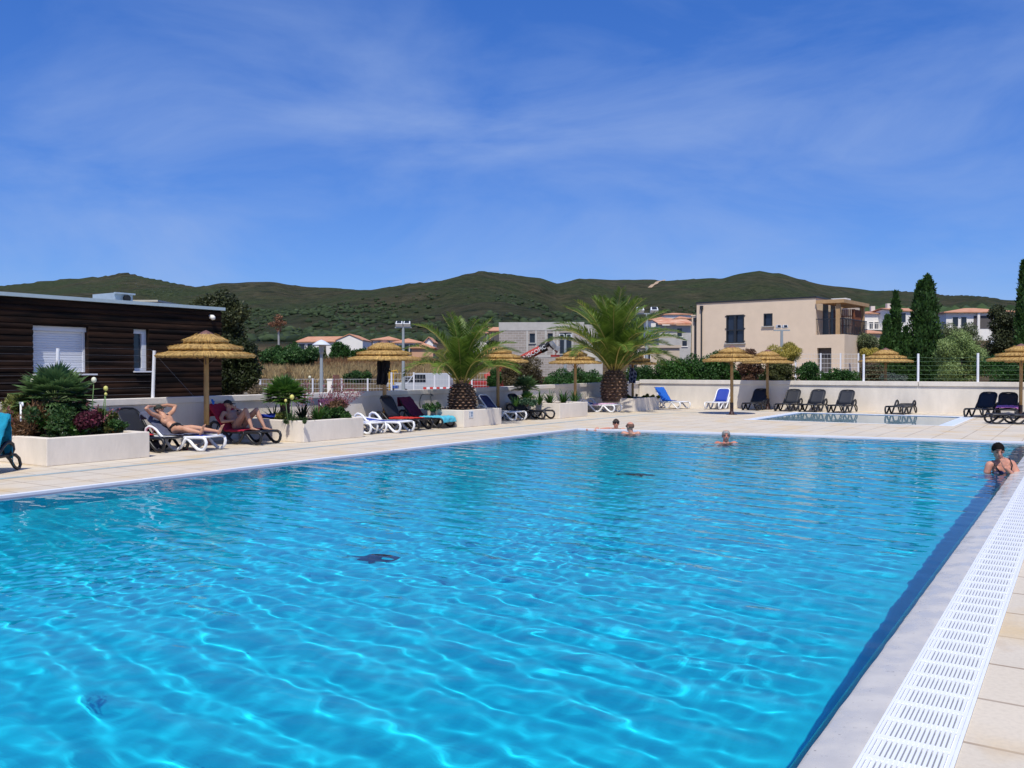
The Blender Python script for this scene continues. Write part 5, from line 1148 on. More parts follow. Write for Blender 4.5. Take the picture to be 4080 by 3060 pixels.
def bush(label, x, X, z0, rx_b, rz_b, m, n, size, nb=10, name='flowering_bush', wid=.3, up=.4, group=None, ry_b=None):
    q = PP(x, X, z0); t = thing(name, label, 'plant', q, TH, group); foliage('foliage', m, t, blobs_in(0, 0, rz_b * .9, rx_b, ry_b or rx_b, rz_b * .7, nb, rz_b * .45), n, size, wid, up)
    mb = MB()
    for i in range(6): a = i * 1.05; mb.tube([(0, 0, -.02), (math.cos(a) * rx_b * .6, math.sin(a) * rx_b * .5, rz_b * 1.2)], [.012, .004], 5)
    mb.build('stem', bark, t); return t
# planter 1
def z1(): return .40
fan_palm('large round fan palm in the flower planter at the left', PP(222, -15.6, .40), .62, .74, 48, fanb, 5, tr=.13, blades=23, lo_=-.25)
bush('rust-bronze grassy plant left in the flower planter', 140, -15.35, .40, .33, .30, brz, 4200, .12, wid=.10, up=1.0)
bush('dark red flowering bush at the front of the flower planter', 320, -14.85, .40, .34, .26, leafmat('maroon_leaf', (.035, .008, .012), (.14, .025, .045), (.42, .08, .14), clump=5), 3600, .055, wid=.4)
bush('green and orange flowering bush right in the flower planter', 392, -14.9, .40, .30, .24, leafmat('mixed_leaf', (.03, .05, .012), (.12, .13, .03), (.35, .12, .04), clump=5), 2800, .06, wid=.35)
bush('low green leafy plant at the right corner of the flower planter', 448, -14.9, .40, .26, .17, grn, 2200, .05)
bush('bright green grassy plant front centre of the flower planter', 245, -14.95, .40, .30, .17, aga, 2400, .12, wid=.12, up=1.2)
bush('tiny white-flowered plant at the front edge of the flower planter', 212, -14.75, .40, .25, .07, leafmat('white_fl', (.02, .05, .015), (.06, .12, .04), (.8, .8, .76), clump=9), 1500, .035)
bush('bronze and green bush behind the fan palm foot', 165, -15.9, .40, .40, .42, leafmat('bg_leaf', (.05, .08, .018), (.22, .24, .06), (.42, .22, .12), clump=4), 3800, .08, wid=.2, up=.9)
bush('cream-flowered bush in the middle of the flower planter', 190, -15.0, .42, .30, .34, leafmat('cream_fl', (.02, .05, .012), (.06, .13, .03), (.72, .70, .48), clump=3), 2600, .06)
bush('cream-flowered bush right of the fan palm foot', 330, -15.3, .42, .26, .32, leafmat('cream_fl2', (.015, .04, .01), (.05, .12, .03), (.74, .70, .50), clump=3), 2200, .06)
stalk('tall stalk with a round cream bud left of the large fan palm', 129, -15.7, .4, 1521, wb, 1); stalk('tall stalk with an opened cream bud right of the large fan palm', 374, -15.0, .4, 1520, wb, 2, .045, (.10, 0)); stalk('tall stalk with a yellow bud at the right of the flower planter', 421, -15.0, .4, 1553, yb_, 3, .04, (.16, 0)); stalk('shorter stalk with a small yellow bud beneath the yellow one', 421, -14.9, .4, 1574, yb_, 4, .026, (.06, 0))
t = thing('garden_tap', 'thin white standpipe at the left end of the flower planter', 'tap', PP(82, -15.5, .38)); mb = MB(); mb.tube([(0, 0, 0), (0, 0, .62), (.05, 0, .64), (.07, 0, .58)], .018, 8); mb.build('pipe', postm, t, smooth=True); mb = MB(); mb.cbox((0, 0, .64), (.07, .03, .03)); mb.build('handle', galv, t)
pinkl = leafmat('pink_sprig', (.20, .07, .08), (.42, .14, .18), (.55, .22, .28), rough=.6, tr=.2, clump=8)
def sprigs(label, x, X, z0, n, ln, seed, lean):
    r2 = np.random.default_rng(seed); q = PP(x, X, z0); t = thing('pink_stems', label, 'plant', q, TH); mb = MB(); C_, U_ = [], []
    for i in range(n):
        b_ = Vector((r2.uniform(-.3, .3), r2.uniform(-.25, .25), 0)); d = Vector((lean + r2.normal() * .32, r2.normal() * .3, 1)).normalized(); L_ = ln * r2.uniform(.6, 1.1); e = b_ + d * L_ + Vector((lean * .2, 0, 0)); mb.tube([b_, b_.lerp(e, .5) + Vector((-.02, 0, .02)), e], [.005, .004, .0025], 4)
        for k in range(16): w_ = r2.uniform(.5, 1); C_.append(np.array(b_.lerp(e, w_)) + r2.normal(size=3) * .012); U_.append(nrm(r2.normal(size=3) + np.array([0, 0, .6])))
    mb.build('stem', M('pink_stem', (.22, .10, .09), .7), t); C, U = np.array(C_), np.array(U_); N = nrm(np.cross(U, r2.normal(size=C.shape))); v, f = leaf_arrays(C, U, N, np.full(len(C), .05), np.full(len(C), .013)); arr_mesh('flower_spray', v, f, pinkl, t); return t
sprigs('thin pinkish flower stems at the left of the flower planter', 90, -15.4, .4, 9, .62, 5, -.25)
sprigs('two pink flowering stems right of the large fan palm', 350, -15.1, .4, 5, .75, 6, .45)
# planter 2
fan_palm('mid-size fan palm on a short trunk in the second planter', PP(1135, -15.5, .40), .50, .60, 54, fanm, 15, tr=.12, blades=17, lo_=-.15)
tuft('spiky green tuft at the left of the second planter', PP(1092, -15.8, .40), 22, .55, aga, 21); tuft('dark spiky yucca in the middle of the second planter', PP(1205, -15.2, .40), 34, .52, dkl, 22, .02, .95)
tuft('bright green strap-leaved plant front right of the second planter', PP(1265, -14.9, .40), 60, .48, aga, 23, .014); tuft('green feathery plant at the foot of the mid-size fan palm', PP(1160, -14.8, .40), 60, .34, leafmat('mid_strap', (.02, .06, .02), (.07, .15, .04)), 24, .01)
bush('dark green cabbage-like plant at the right end of the second planter', 1335, -14.8, .40, .36, .15, grn, 2600, .07, wid=.45)
bush('low white-flowered ground plant at the front of the second planter', 1210, -14.5, .40, .42, .06, leafmat('white_fl2', (.03, .06, .02), (.08, .14, .05), (.82, .82, .78), clump=9), 1500, .035)
bush('bronze shrub carrying the pink stems in the second planter', 1325, -15.2, .40, .30, .30, brz, 3200, .06)
sprigs('spray of pink flowering stems leaning right in the second planter', 1310, -15.3, .45, 34, .95, 9, .42); sprigs('upright pink stems in the second planter above the striped lounger', 1250, -15.6, .45, 12, .85, 10, .05)
bush('yellow-green leafy plant beside the royal blue clothes', 1128, -15.4, .40, .18, .12, leafmat('lime_leaf', (.08, .12, .02), (.35, .36, .08)), 700, .07, wid=.45)
stalk('long curved stalk with a cream bud above the second planter', 1142, -15.1, .4, 1510 - 40, wb, 5, .001, (.25, 0)) if False else None
stalk('tall stalk with a cream bud before the fence beyond the second planter', 1234, -15.9, .4, 1507, wb, 6, .035, (.12, 0)); stalk('stalk with a round yellow bud beside the mid-size fan palm trunk', 1138, -14.8, .4, 1600, yb_, 7, .032, (-.06, 0)); stalk('stalk with a ragged yellow flower right of the fan palm trunk', 1163, -14.8, .4, 1588, yb_, 8, .05, (.05, 0))
# planter 4 and palm undergrowth
fan_palm('small fan palm behind the fourth planter', PP(2094, -15.6, .44), .50, .52, 44, fanb, 25, tr=.10, blades=13, lo_=-.1)
fan_palm('stubby fan palm at the foot of the small one in the fourth planter', PP(2102, -15.2, .44), .12, .38, 30, fanm, 26, tr=.08, blades=11)
for i, (x, lb) in enumerate(((2055, 'leftmost green strap-leaved tuft in the fourth planter'), (2150, 'second green strap-leaved tuft in the fourth planter, right of the fan palm'), (2192, 'third green strap-leaved tuft in the fourth planter'), (2245, 'widest green strap-leaved tuft near the corner of the fourth planter'), (2290, 'last green tuft before the thatched parasol pole'))):
    tuft(lb, PP(x, -15.0, .44), 42, .55 if i else .42, aga, 40 + i, .017, group='agapanthus tufts in the fourth planter')
bush('low blue-green leaves in the fourth planter', 2098, -14.8, .44, .3, .12, leafmat('bluegreen_leaf', (.03, .07, .04), (.09, .17, .09)), 1500, .06)
bush('yellow-flowered creeper at the foot of the bigger date palm', 2555, -14.9, .44, .75, .08, leafmat('yellow_fl', (.05, .09, .015), (.16, .18, .03), (.75, .50, .05), clump=6), 4200, .05, nb=26, ry_b=.3)
bush('green shoots at the foot of the nearer date palm', 1722, -15.2, .42, .22, .14, grn, 700, .06)
# ================================================================== parasols
straw = bpy.data.materials.new('straw_thatch'); straw.use_nodes = True; nt = straw.node_tree; l = nt.links; b = nt.nodes['Principled BSDF']; b.inputs['Roughness'].default_value = .85
uvn = nt.nodes.new('ShaderNodeTexCoord'); sx = nt.nodes.new('ShaderNodeSeparateXYZ'); l.new(uvn.outputs['Object'], sx.inputs[0])
at = nt.nodes.new('ShaderNodeMath'); at.operation = 'ARCTAN2'; l.new(sx.outputs[1], at.inputs[0]); l.new(sx.outputs[0], at.inputs[1])
cb = nt.nodes.new('ShaderNodeCombineXYZ'); l.new(at.outputs[0], cb.inputs[0]); l.new(sx.outputs[2], cb.inputs[1])
mpn = nt.nodes.new('ShaderNodeMapping'); mpn.inputs['Scale'].default_value = (13, 2.0, 1); l.new(cb.outputs[0], mpn.inputs[0])
n = nt.nodes.new('ShaderNodeTexNoise'); n.inputs['Scale'].default_value = 1.6; n.inputs['Detail'].default_value = 8; n.inputs['Roughness'].default_value = .7; l.new(mpn.outputs[0], n.inputs['Vector'])
r = nt.nodes.new('ShaderNodeValToRGB'); e = r.color_ramp.elements; e[0].position = .38; e[0].color = (.20, .10, .03, 1); e[1].position = .58; e[1].color = (.66, .43, .14, 1); l.new(n.outputs[0], r.inputs[0]); l.new(r.outputs[0], b.inputs['Base Color'])
bp = nt.nodes.new('ShaderNodeBump'); bp.inputs['Strength'].default_value = .9; bp.inputs['Distance'].default_value = .03; l.new(n.outputs[0], bp.inputs['Height']); l.new(bp.outputs[0], b.inputs['Normal'])
strawl = leafmat('straw_stalk', (.26, .15, .04), (.60, .40, .13), (.74, .54, .22), rough=.85, tr=.15, clump=6)
polem = M('pine_pole', (.30, .17, .06), .7, col2=(.50, .32, .13), scale=3, stretch=(3, 3, 1), bump=.3)
colr = M('brown_sleeve', (.045, .02, .016), .4, var=.1)
capm = M('brown_cap', (.16, .075, .06), .6)
def make_parasol():
    t = thing('straw_parasol', 'x', 'parasol', (0, 0, 0), 0, 'thatched straw parasols around the pool')
    mb = MB(); mb.tube([(0, 0, .02), (0, 0, .42)], .062, 14); mb.lathe([(.062, .12), (.10, .03), (.20, .012), (.20, 0)], 16); mb.build('base_sleeve', colr, t, auto=40)
    mb = MB(); mb.tube([(0, 0, .42), (0, 0, 1.0), (.003, 0, 1.6), (0, 0, 2.28)], [.055, .056, .053, .05], 12); mb.build('pole', polem, t, smooth=True)
    r2 = np.random.default_rng(77)
    tiers = [(.15, 2.335, .47, 2.185), (.34, 2.135, .78, 2.035), (.62, 1.985, 1.04, 1.885)]
    for i, (ra, za, rb, zb_) in enumerate(tiers):
        n = 96; mb = MB(); vs = []; prof = [(.0, 0), (.35, .012), (.75, .018), (1, .0)]
        for q, bul in prof:
            for k in range(n):
                g = 2 * math.pi * k / n; j = r2.uniform(-.016, .016) if q > .2 else 0; rr_ = (ra + (rb - ra) * q) * (1 + (r2.uniform(-.02, .012) if q == 1 else 0)); vs.append((rr_ * math.cos(g), rr_ * math.sin(g), za + (zb_ - za) * q + bul + j * .6))
        for q in (1, .0):
            for k in range(n):
                g = 2 * math.pi * k / n; rr_ = (ra + (rb - ra) * q) * .97; vs.append((rr_ * math.cos(g), rr_ * math.sin(g), za + (zb_ - za) * q - (.042 if q == 1 else .03) + r2.uniform(-.012, .012)))
        m_ = 6; fs = [(a * n + k, a * n + (k + 1) % n, (a + 1) * n + (k + 1) % n, (a + 1) * n + k) for a in range(m_ - 1) for k in range(n)]
        mb.add(vs, fs); tier = mb.build('thatch_tier', straw, t, smooth=True)
        N_ = 500 + 280 * i; g = r2.uniform(0, 6.283, N_); q = r2.uniform(.1, 1, N_); q[: N_ // 2] = 1 - r2.random(N_ // 2) * .08; rr_ = ra + (rb - ra) * q
        C = np.stack([rr_ * np.cos(g) * .90, rr_ * np.sin(g) * .90, za + (zb_ - za) * q + .045], -1); d = np.stack([np.cos(g), np.sin(g), np.full(N_, (zb_ - za) / (rb - ra))], -1)
        U = nrm(d + r2.normal(size=(N_, 3)) * .13); N2 = nrm(np.stack([np.cos(g) * .4, np.sin(g) * .4, np.ones(N_)], -1) + r2.normal(size=(N_, 3)) * .3); N2 = nrm(N2 - U * (N2 * U).sum(1, keepdims=True))
        v, f = leaf_arrays(C, U, N2, r2.uniform(.07, .13, N_), np.full(N_, .005)); arr_mesh('straw_fringe', v, f, strawl, tier)
    mb = MB(); mb.lathe([(.0, 2.42), (.06, 2.395), (.165, 2.335), (.17, 2.31), (.14, 2.31)], 20); mb.build('cap', capm, t, auto=50)
    for k in range(4):
        g = math.pi / 4 + k * math.pi / 2; ca, sa = math.cos(g), math.sin(g); mb = MB(); mb.tube([(ca * .05, sa * .05, 1.70), (ca * .09, sa * .09, 1.74), (ca * .30, sa * .30, 1.95)], .011, 6); mb.build('brace', colr, t)
    return t
proto = make_parasol()
# (x px, plane, label, scale)
UM = [(822, 18.6, 'straw parasol with shaded base between the two sunbathers, the largest in view', .99), (1532, 23.9, 'straw parasol with black clothes hanging under it', .98), (1984, 28.3, 'straw parasol partly hidden by the nearer date palm fronds', .97),
      (2292, 32.5, 'straw parasol between the date palms, rising from behind the fourth planter', .965), (2521, 36.3, 'shaded straw parasol behind the bigger date palm trunk with a striped towel', .96), (2916, 31.1, 'straw parasol standing free on the deck with its shadow beside it', 1.0),
      (3058, 35.0, 'straw parasol close to the far wall behind the free-standing one', .98), (3528, 34.6, 'straw parasol by the far wall behind the paddling pool', 1.0), (4068, 28.9, 'straw parasol at the right edge over the pink towel', 1.0), (4120, 34.3, 'straw parasol mostly hidden behind the one at the right edge', 1.0)]
PARA = []
for i, (x, D, lb, sc) in enumerate(UM):
    o = proto if i == 0 else copy_tree(proto); p = P(x, HY, D); o.location = (p.x, p.y, 0); o.rotation_euler = (0, 0, .7 * i); o.scale = (sc * .99, sc * .99, sc * 1.015); o['label'] = lb; PARA.append(o)
# ================================================================== loungers
fw = M('white_resin', (.80, .81, .83), .35, var=.02); fb = M('charcoal_resin', (.010, .011, .015), .42, var=.1)
def slingm(name, c): return M(name, c, .65, var=.12, scale=60, stretch=(1, 1, 1))
sb_ = slingm('blue_sling', (.012, .045, .34)); sk_ = slingm('charcoal_sling', (.014, .017, .026)); sn_ = slingm('navy_sling', (.012, .02, .09))
def lounger_mesh(frame, sling, ang):
    "local +x from foot to head, origin on the ground under the foot end"
    t = thing('sun_lounger', 'x', 'sun lounger')
    A_ = [(1.52, .28), (1.60, .38), (1.575, .47), (1.49, .515), (1.39, .50), (1.30, .44), (1.05, .20), (.90, .065), (.83, .03), (.74, .03), (.66, .07), (.585, .17), (.535, .25), (.50, .285)]
    B_ = [(.62, .29), (.45, .295), (.25, .30), (.09, .30), (.02, .27), (-.01, .20), (.01, .11), (.06, .045), (.14, .03), (.22, .05), (.32, .12), (.42, .22), (.5, .275)]
    C_ = [(.55, .29), (.8, .285), (1.05, .285), (1.3, .285), (1.56, .29)]
    D_ = [(1.45, .28), (1.55, .2), (1.66, .07), (1.72, .03), (1.80, .03), (1.84, .09), (1.80, .2), (1.70, .27), (1.5, .29)]
    for sy in (-1, 1):
        mb = MB(); 
        mb.tube([(x, sy * .335, z) for x, z in A_], .034, 10, b=.034, up=(0, 1, 0)); mb.tube([(x, sy * .325, z) for x, z in B_], .034, 10, b=.034, up=(0, 1, 0))
        mb.tube([(x, sy * .32, z) for x, z in C_], .03, 8, b=.034, up=(0, 1, 0)); mb.tube([(x, sy * .31, z) for x, z in D_], .026, 8, b=.03, up=(0, 1, 0)); mb.build('side_frame', frame, t, smooth=True)
    def pan(name, pts, w0, w1, m, par, th=.012):
        vs = []; n = 9
        for i, (x, z) in enumerate(pts):
            w_ = w0 + (w1 - w0) * i / (len(pts) - 1)
            if i == len(pts) - 1: w_ *= .93
            for k in range(n): y = -w_ + 2 * w_ * k / (n - 1); sag = .014 * (1 - (y / w_) ** 2); vs.append((x, y, z - sag))
        mb = MB(); mb.add(vs, [(i * n + k, i * n + k + 1, (i + 1) * n + k + 1, (i + 1) * n + k) for i in range(len(pts) - 1) for k in range(n - 1)])
        o = mb.build(name, m, par, smooth=True); s_ = o.modifiers.new('thick', 'SOLIDIFY'); s_.thickness = th; return o
    pan('seat', [(.10, .322), (.3, .318), (.6, .315), (.9, .312), (1.10, .318)], .285, .285, sling, t)
    mb = MB(); mb.tube([(.10, -.30, .315), (.035, -.27, .312), (.02, 0, .312), (.035, .27, .312), (.10, .30, .315)], .024, 8, b=.034, up=(0, 0, 1)); mb.build('foot_rail', frame, t, smooth=True); mb = MB(); mb.tube([(1.12, -.31, .30), (1.12, .31, .30)], .018, 6); mb.build('cross_rail', frame, t, smooth=True); mb = MB(); mb.tube([(.55, -.31, .28), (.55, .31, .28)], .014, 6); mb.build('cross_rail', frame, t, smooth=True)
    ca, sa = math.cos(ang), math.sin(ang); x0, z0, L_ = 1.13, .315, .74
    def q(u, off=0): return (x0 + ca * u - sa * off, z0 + sa * u + ca * off)
    ring = [(-.295, .0), (-.30, .3), (-.30, .58), (-.27, .68), (-.20, .735), (0, .75), (.20, .735), (.27, .68), (.30, .58), (.30, .3), (.295, .0)]
    mb = MB(); mb.tube([(q(u)[0], y, q(u)[1]) for y, u in ring], .024, 8, b=.028, up=(ca * 0 - sa, 0, ca)); bf = mb.build('backrest', frame, t, smooth=True)
    pan('sling', [q(u) for u in (.02, .2, .4, .6, .72)], .28, .275, sling, bf, .010)
    if ang > .2:
        mb = MB(); mb.tube([(q(.42)[0], -.22, q(.42)[1]), (1.5, -.24, .29)], .014, 6); mb.tube([(q(.42)[0], .22, q(.42)[1]), (1.5, .24, .29)], .014, 6); mb.tube([(1.5, -.3, .285), (1.5, .3, .285)], .014, 6); mb.build('back_strut', frame, t, smooth=True)
    return t
LIB = {}
def lounger(style, deg, pos, head, label):
    "pos = world xy of the foot end, head = world heading (deg from +X ccw) of foot->head direction"
    k = (style, deg)
    fr, sl = {'w': (fw, sb_), 'k': (fb, sk_), 'n': (fw, sn_)}[style]
    if k not in LIB: t = lounger_mesh(fr, sl, R(deg)); LIB[k] = t
    else: t = copy_tree(LIB[k])
    t.location = (pos[0], pos[1], 0.004); t.rotation_euler = (0, 0, R(head)); t.scale = (.9, .9, .9); t['label'] = label; t['group'] = 'resin sun loungers around the pool'; t['category'] = 'sun lounger'
    return t
def LP(x, X): 
    D = DX(x, X); p = P(x, HY, D); return (p.x, p.y)
LG = {}
_h = PG(40, 1866); LG['L0'] = lounger('k', 62, (_h.x - 1.84 * math.cos(R(120)), _h.y - 1.84 * math.sin(R(120))), 120, 'black lounger cut off at the left edge, hung with a turquoise towel')
LG['L1'] = lounger('k', 52, LP(700, -14.75), 186, 'black empty lounger with raised back behind the flower planter corner')
LG['L2'] = lounger('w', 40, LP(858, -14.35), 194, 'white and blue lounger under the sunbather with his arms behind his head')
LG['L3'] = lounger('k', 50, LP(1078, -14.5), 186, 'black lounger with a red towel under the sunbather in shade')
LG['L4a'] = lounger('w', 50, LP(1470, -14.75), 180, 'white and blue lounger nearest the second planter, its back above the pink stems')
LG['L4'] = lounger('w', 12, LP(1508, -14.62), 182, 'white and blue lounger lying almost flat just right of the second planter')
LG['L5'] = lounger('w', 5, LP(1622, -14.35), 184, 'flat white and blue lounger in front of the parasol with black clothes')
LG['L6'] = lounger('k', 62, LP(1697, -14.55), 184, 'black lounger with upright back and an orange-red towel on its seat')
LG['L7'] = lounger('k', 48, LP(1786, -14.55), 184, 'black lounger with a burgundy towel on its back and a turquoise one at its foot')
LG['L8'] = lounger('n', 48, LP(2077, -14.75), 181, 'white lounger with navy back emerging from behind the third planter')
LG['L9'] = lounger('k', 48, LP(2190, -14.35), 180, 'black lounger in front of the fourth planter, back half raised')
LG['L10'] = lounger('w', 8, LP(2462, -14.6), 180, 'white lounger draped with a pink and pale blue towel beside the fourth planter')
LG['L11'] = lounger('w', 8, LP(2497, -15.3), 180, 'white lounger just behind the one with the pink and pale blue towel')
LG['L12b'] = lounger('k', 30, LP(2672, -15.3), 178, 'black lounger peeping out between the farthest planter and a white one')
LG['L12'] = lounger('w', 52, LP(2730, -13.6), 160, 'white lounger with a bright blue towel right of the farthest planter')
def BWp(x, Y): 
    D = DY(x, Y); p = P(x, HY, D); return (p.x, p.y)
for key, x, Y, st, dg, hd, lb in (('B1', 2836, 33.6, 'w', 52, 90, 'white lounger with a royal blue back left of the free-standing parasol pole'), ('B2', 2986, 33.6, 'k', 52, 89, 'dark lounger shaded by the parasol close to the far wall, first of the dark row'), ('B3', 3116, 33.5, 'k', 52, 87, 'dark lounger just right of the parasol pole near the far wall'),
                                  ('B4', 3214, 33.5, 'k', 52, 86, 'dark lounger in the middle of the row of three behind the paddling pool'), ('B5', 3329, 33.3, 'k', 52, 85, 'last dark lounger of the row before the shaded part of the far wall'), ('B6', 3562, 33.4, 'k', 4, 82, 'flat dark lounger beside the parasol by the far wall'),
                                  ('B7', 3880, 32.8, 'k', 52, 76, 'dark lounger with raised back standing alone in the sun near the right edge'), ('B8', 4006, 32.6, 'k', 52, 90, 'dark lounger facing the pool with a pink towel across its seat')):
    LG[key] = lounger(st, dg, BWp(x, Y), hd, lb)
LG['B9'] = lounger('k', 30, PG(3938, 1688)[:2], 22, 'dark lounger seen side-on, cut by the right edge in front of the pink towel')
# ================================================================== towels and small belongings
def cloth(name, label, cat, lk, pts, w0, w1, m, seed=0, wr=.012, th=.008, yo=0, group=None):
    "drape following profile pts (x,z) in the lounger frame, width w0..w1"
    L_ = LG[lk]; t = math.radians
    r2 = np.random.default_rng(seed); P_ = [Vector((a, 0, b_)) for a, b_ in pts]; seg = [0]
    for a, b_ in zip(P_[:-1], P_[1:]): seg.append(seg[-1] + (b_ - a).length)
    nu, nv = 40, 22; us = np.linspace(0, seg[-1], nu); xs = np.interp(us, seg, [p.x for p in P_]); zs = np.interp(us, seg, [p.z for p in P_]); vs = []
    ph = r2.uniform(0, 6, 6)
    for i in range(nu):
        w_ = w0 + (w1 - w0) * i / (nu - 1)
        for k in range(nv):
            q = -1 + 2 * k / (nv - 1); y = yo + q * w_; drop = max(0, abs(y) - .33); o = wr * (math.sin(us[i] * 17 + q * 3 + ph[0]) * math.sin(q * 7 + ph[1]) + .6 * math.sin(us[i] * 31 - q * 9 + ph[2]))
            yy_ = math.copysign(min(abs(y), .345), y); vs.append((xs[i] + o * .6, yy_ + o * .4 * (drop > 0), zs[i] + abs(o) - drop * 1.0))
    mb = MB(); mb.add(vs, [(i * nv + k, i * nv + k + 1, (i + 1) * nv + k + 1, (i + 1) * nv + k) for i in range(nu - 1) for k in range(nv - 1)])
    o = mb.build(name, m, None, smooth=True); s_ = o.modifiers.new('thick', 'SOLIDIFY'); s_.thickness = th; s_.offset = 1
    o.location = L_.location; o.rotation_euler = L_.rotation_euler; o.scale = L_.scale; return tag(o, label, cat, group)
def tow(name, c, **k): return M(name, c, .95, var=.15, scale=14, bump=.5, bscale=120, **k)
def back(ang, u, off=.02): a = R(ang); return (1.13 + math.cos(a) * u - math.sin(a) * off, .315 + math.sin(a) * u + math.cos(a) * off)
turq = tow('turquoise_towel', (.008, .28, .42))
cloth('towel', 'turquoise towel hanging over the lounger at the left edge', 'towel', 'L0', [(1.30, .30), (1.05, .34), (.75, .345), (.35, .35), (.1, .35), (.02, .345), (-.035, .30), (-.05, .16)], .33, .36, turq, 1, .012)
cloth('towel', 'turquoise towel bunched on the raised back at the left edge', 'towel', 'L0', [back(62, .15), back(62, .5), back(62, .76), (back(62, .80)[0] + .03, back(62, .78)[1] - .02), (back(62, .6)[0] + .14, back(62, .3)[1]), (back(62, .6)[0] + .18, .22)], .40, .46, turq, 12, .03)
cloth('towel', 'grey towel on the raised back under the man with arms up', 'towel', 'L2', [(.62, .335), (.95, .335), (1.12, .34), back(40, .1), back(40, .4), back(40, .74), (back(40, .80)[0], back(40, .78)[1]), (back(40, .74)[0] + .06, back(40, .5)[1])], .31, .40, tow('grey_towel', (.10, .11, .17)), 2)
cloth('towel', 'dark red towel under and behind the sunbather in the shade', 'towel', 'L3', [(.52, .335), (.9, .335), (1.12, .34), back(50, .1), back(50, .4), back(50, .76), (back(50, .80)[0] + .02, back(50, .79)[1]), (back(50, .66)[0] + .08, back(50, .4)[1])], .36, .43, tow('crimson_towel', (.34, .010, .04)), 3)
cloth('towel', 'orange-red towel spread on the seat of the black lounger', 'towel', 'L6', [(.25, .335), (.6, .335), (.95, .335), (1.1, .345)], .33, .36, tow('red_towel', (.50, .03, .02)), 4)
cloth('towel', 'burgundy towel draped over the raised lounger back', 'towel', 'L7', [(.98, .335), (1.12, .345), back(48, .1), back(48, .4), back(48, .76), (back(48, .80)[0] + .02, back(48, .78)[1]), (back(48, .7)[0] + .06, back(48, .4)[1])], .31, .33, tow('burgundy_towel', (.13, .008, .045)), 5)
cloth('towel', 'turquoise towel hanging over a lounger foot left of the notice plate', 'towel', 'L7', [(.85, .335), (.5, .335), (.2, .34), (.03, .34), (-.04, .30), (-.055, .17)], .34, .37, tow('cyan_towel', (.08, .46, .60)), 6, .016)
cloth('towel', 'pink and pale blue patterned towel on the white lounger', 'towel', 'L10', [(.15, .34), (.4, .335), (.7, .335), (1.0, .335)], .30, .42, tow('pink_blue_towel', (.55, .42, .62), col2=(.70, .40, .50)), 7, .02)
cloth('towel', 'faded pink towel on the lounger behind the pink and blue one', 'towel', 'L11', [(.45, .335), (.7, .335), (1.0, .335), (1.2, .35)], .28, .33, tow('faded_pink_towel', (.50, .30, .38)), 8, .02)
cloth('towel', 'bright blue towel on the raised back right of the farthest planter', 'towel', 'L12', [(.75, .335), (1.12, .345), back(52, .1), back(52, .4), back(52, .76), (back(52, .80)[0] + .02, back(52, .78)[1])], .29, .31, tow('blue_towel', (.01, .12, .52)), 9)
cloth('towel', 'pink towel folded over the dark lounger at the right edge', 'towel', 'B8', [(.55, .36), (.7, .37), (.95, .39), (1.1, .43)], .36, .45, tow('pink_towel', (.60, .22, .52)), 10, .02)
cloth('towel', 'striped patterned cloth over the lounger back behind the second planter', 'towel', 'L4a', [back(50, .45), back(50, .6), back(50, .75), (back(50, .80)[0], back(50, .78)[1]), (back(50, .7)[0] + .05, back(50, .4)[1])], .30, .31, tow('plum_cloth', (.09, .02, .08), col2=(.14, .05, .12)), 11)
def blob(name, label, cat, pos, dims, m, seed=0, rz=0, sub=None):
    r2 = np.random.default_rng(seed); mb = MB(); mb.ell((0, 0, dims[2]), dims, None, 20, 12)
    ph = r2.uniform(0, 6, 4); mb.v = [(x * (1 + .16 * math.sin(y * 30 + z * 20 + ph[0])), y * (1 + .16 * math.sin(x * 26 + z * 24 + ph[1])), max(0, z * (1 + .18 * math.sin(x * 22 + y * 19 + ph[2])))) for x, y, z in mb.v]
    o = mb.build(name, m, None, smooth=True); o.location = pos; o.rotation_euler = (0, 0, rz); return tag(o, label, cat)
def on(lk, x, y, z): L_ = LG[lk]; c, s_ = math.cos(L_.rotation_euler[2]), math.sin(L_.rotation_euler[2]); return (L_.location[0] + .9 * (c * x - s_ * y), L_.location[1] + .9 * (s_ * x + c * y), z if z < .05 else z * .9)
blob('clothes', 'royal blue clothes lying on the left corner of the second planter', 'clothes', PP(1082, -15.7, .475), (.34, .20, .05), tow('royal_cloth', (.01, .035, .30)), 1, TH)
blob('cloth', 'grey cloth beside the royal blue clothes on the second planter', 'clothes', PP(1052, -15.9, .475), (.14, .12, .04), tow('grey_cloth', (.16, .16, .24)), 2, TH)
blob('beach_bag', 'yellow bag on the ground beside the black empty lounger', 'bag', on('L1', 1.02, -.40, .33), (.14, .10, .10), tow('yellow_bag', (.60, .28, .01)), 3)
blob('red_cloth', 'red cloth on the seat of the black empty lounger', 'clothes', on('L1', .95, .05, .325), (.20, .18, .022), tow('red_cloth_m', (.50, .02, .03)), 4)
for i, (x, y, lb) in enumerate(((.22, -.35, 'red sandal nearer the pool under the white lounger'), (.42, -.42, 'red sandal farther back under the black empty lounger'))):
    q = on('L1', x, y, 0.006); mb = MB(); mb.prism([(-.12, -.03), (-.06, -.045), (.06, -.04), (.12, -.02), (.12, .03), (.05, .045), (-.08, .035)], 0, .025, 'z'); o = mb.build('sandal', tow('red_rubber', (.55, .03, .05)), None, bevel=.006); mb = MB(); mb.tube([(.04, -.04, .02), (.03, 0, .065), (.04, .04, .02)], .012, 6); mb.build('strap', MATS['red_rubber'], o)
    o.location = q; o.rotation_euler = (0, 0, 1 + i); tag(o, lb, 'sandal', 'pair of red sandals')
blob('beach_bag', 'dark bag on the ground under the black empty lounger', 'bag', on('L1', .75, .05, .006), (.24, .16, .11), tow('black_bag', (.012, .014, .03)), 5)
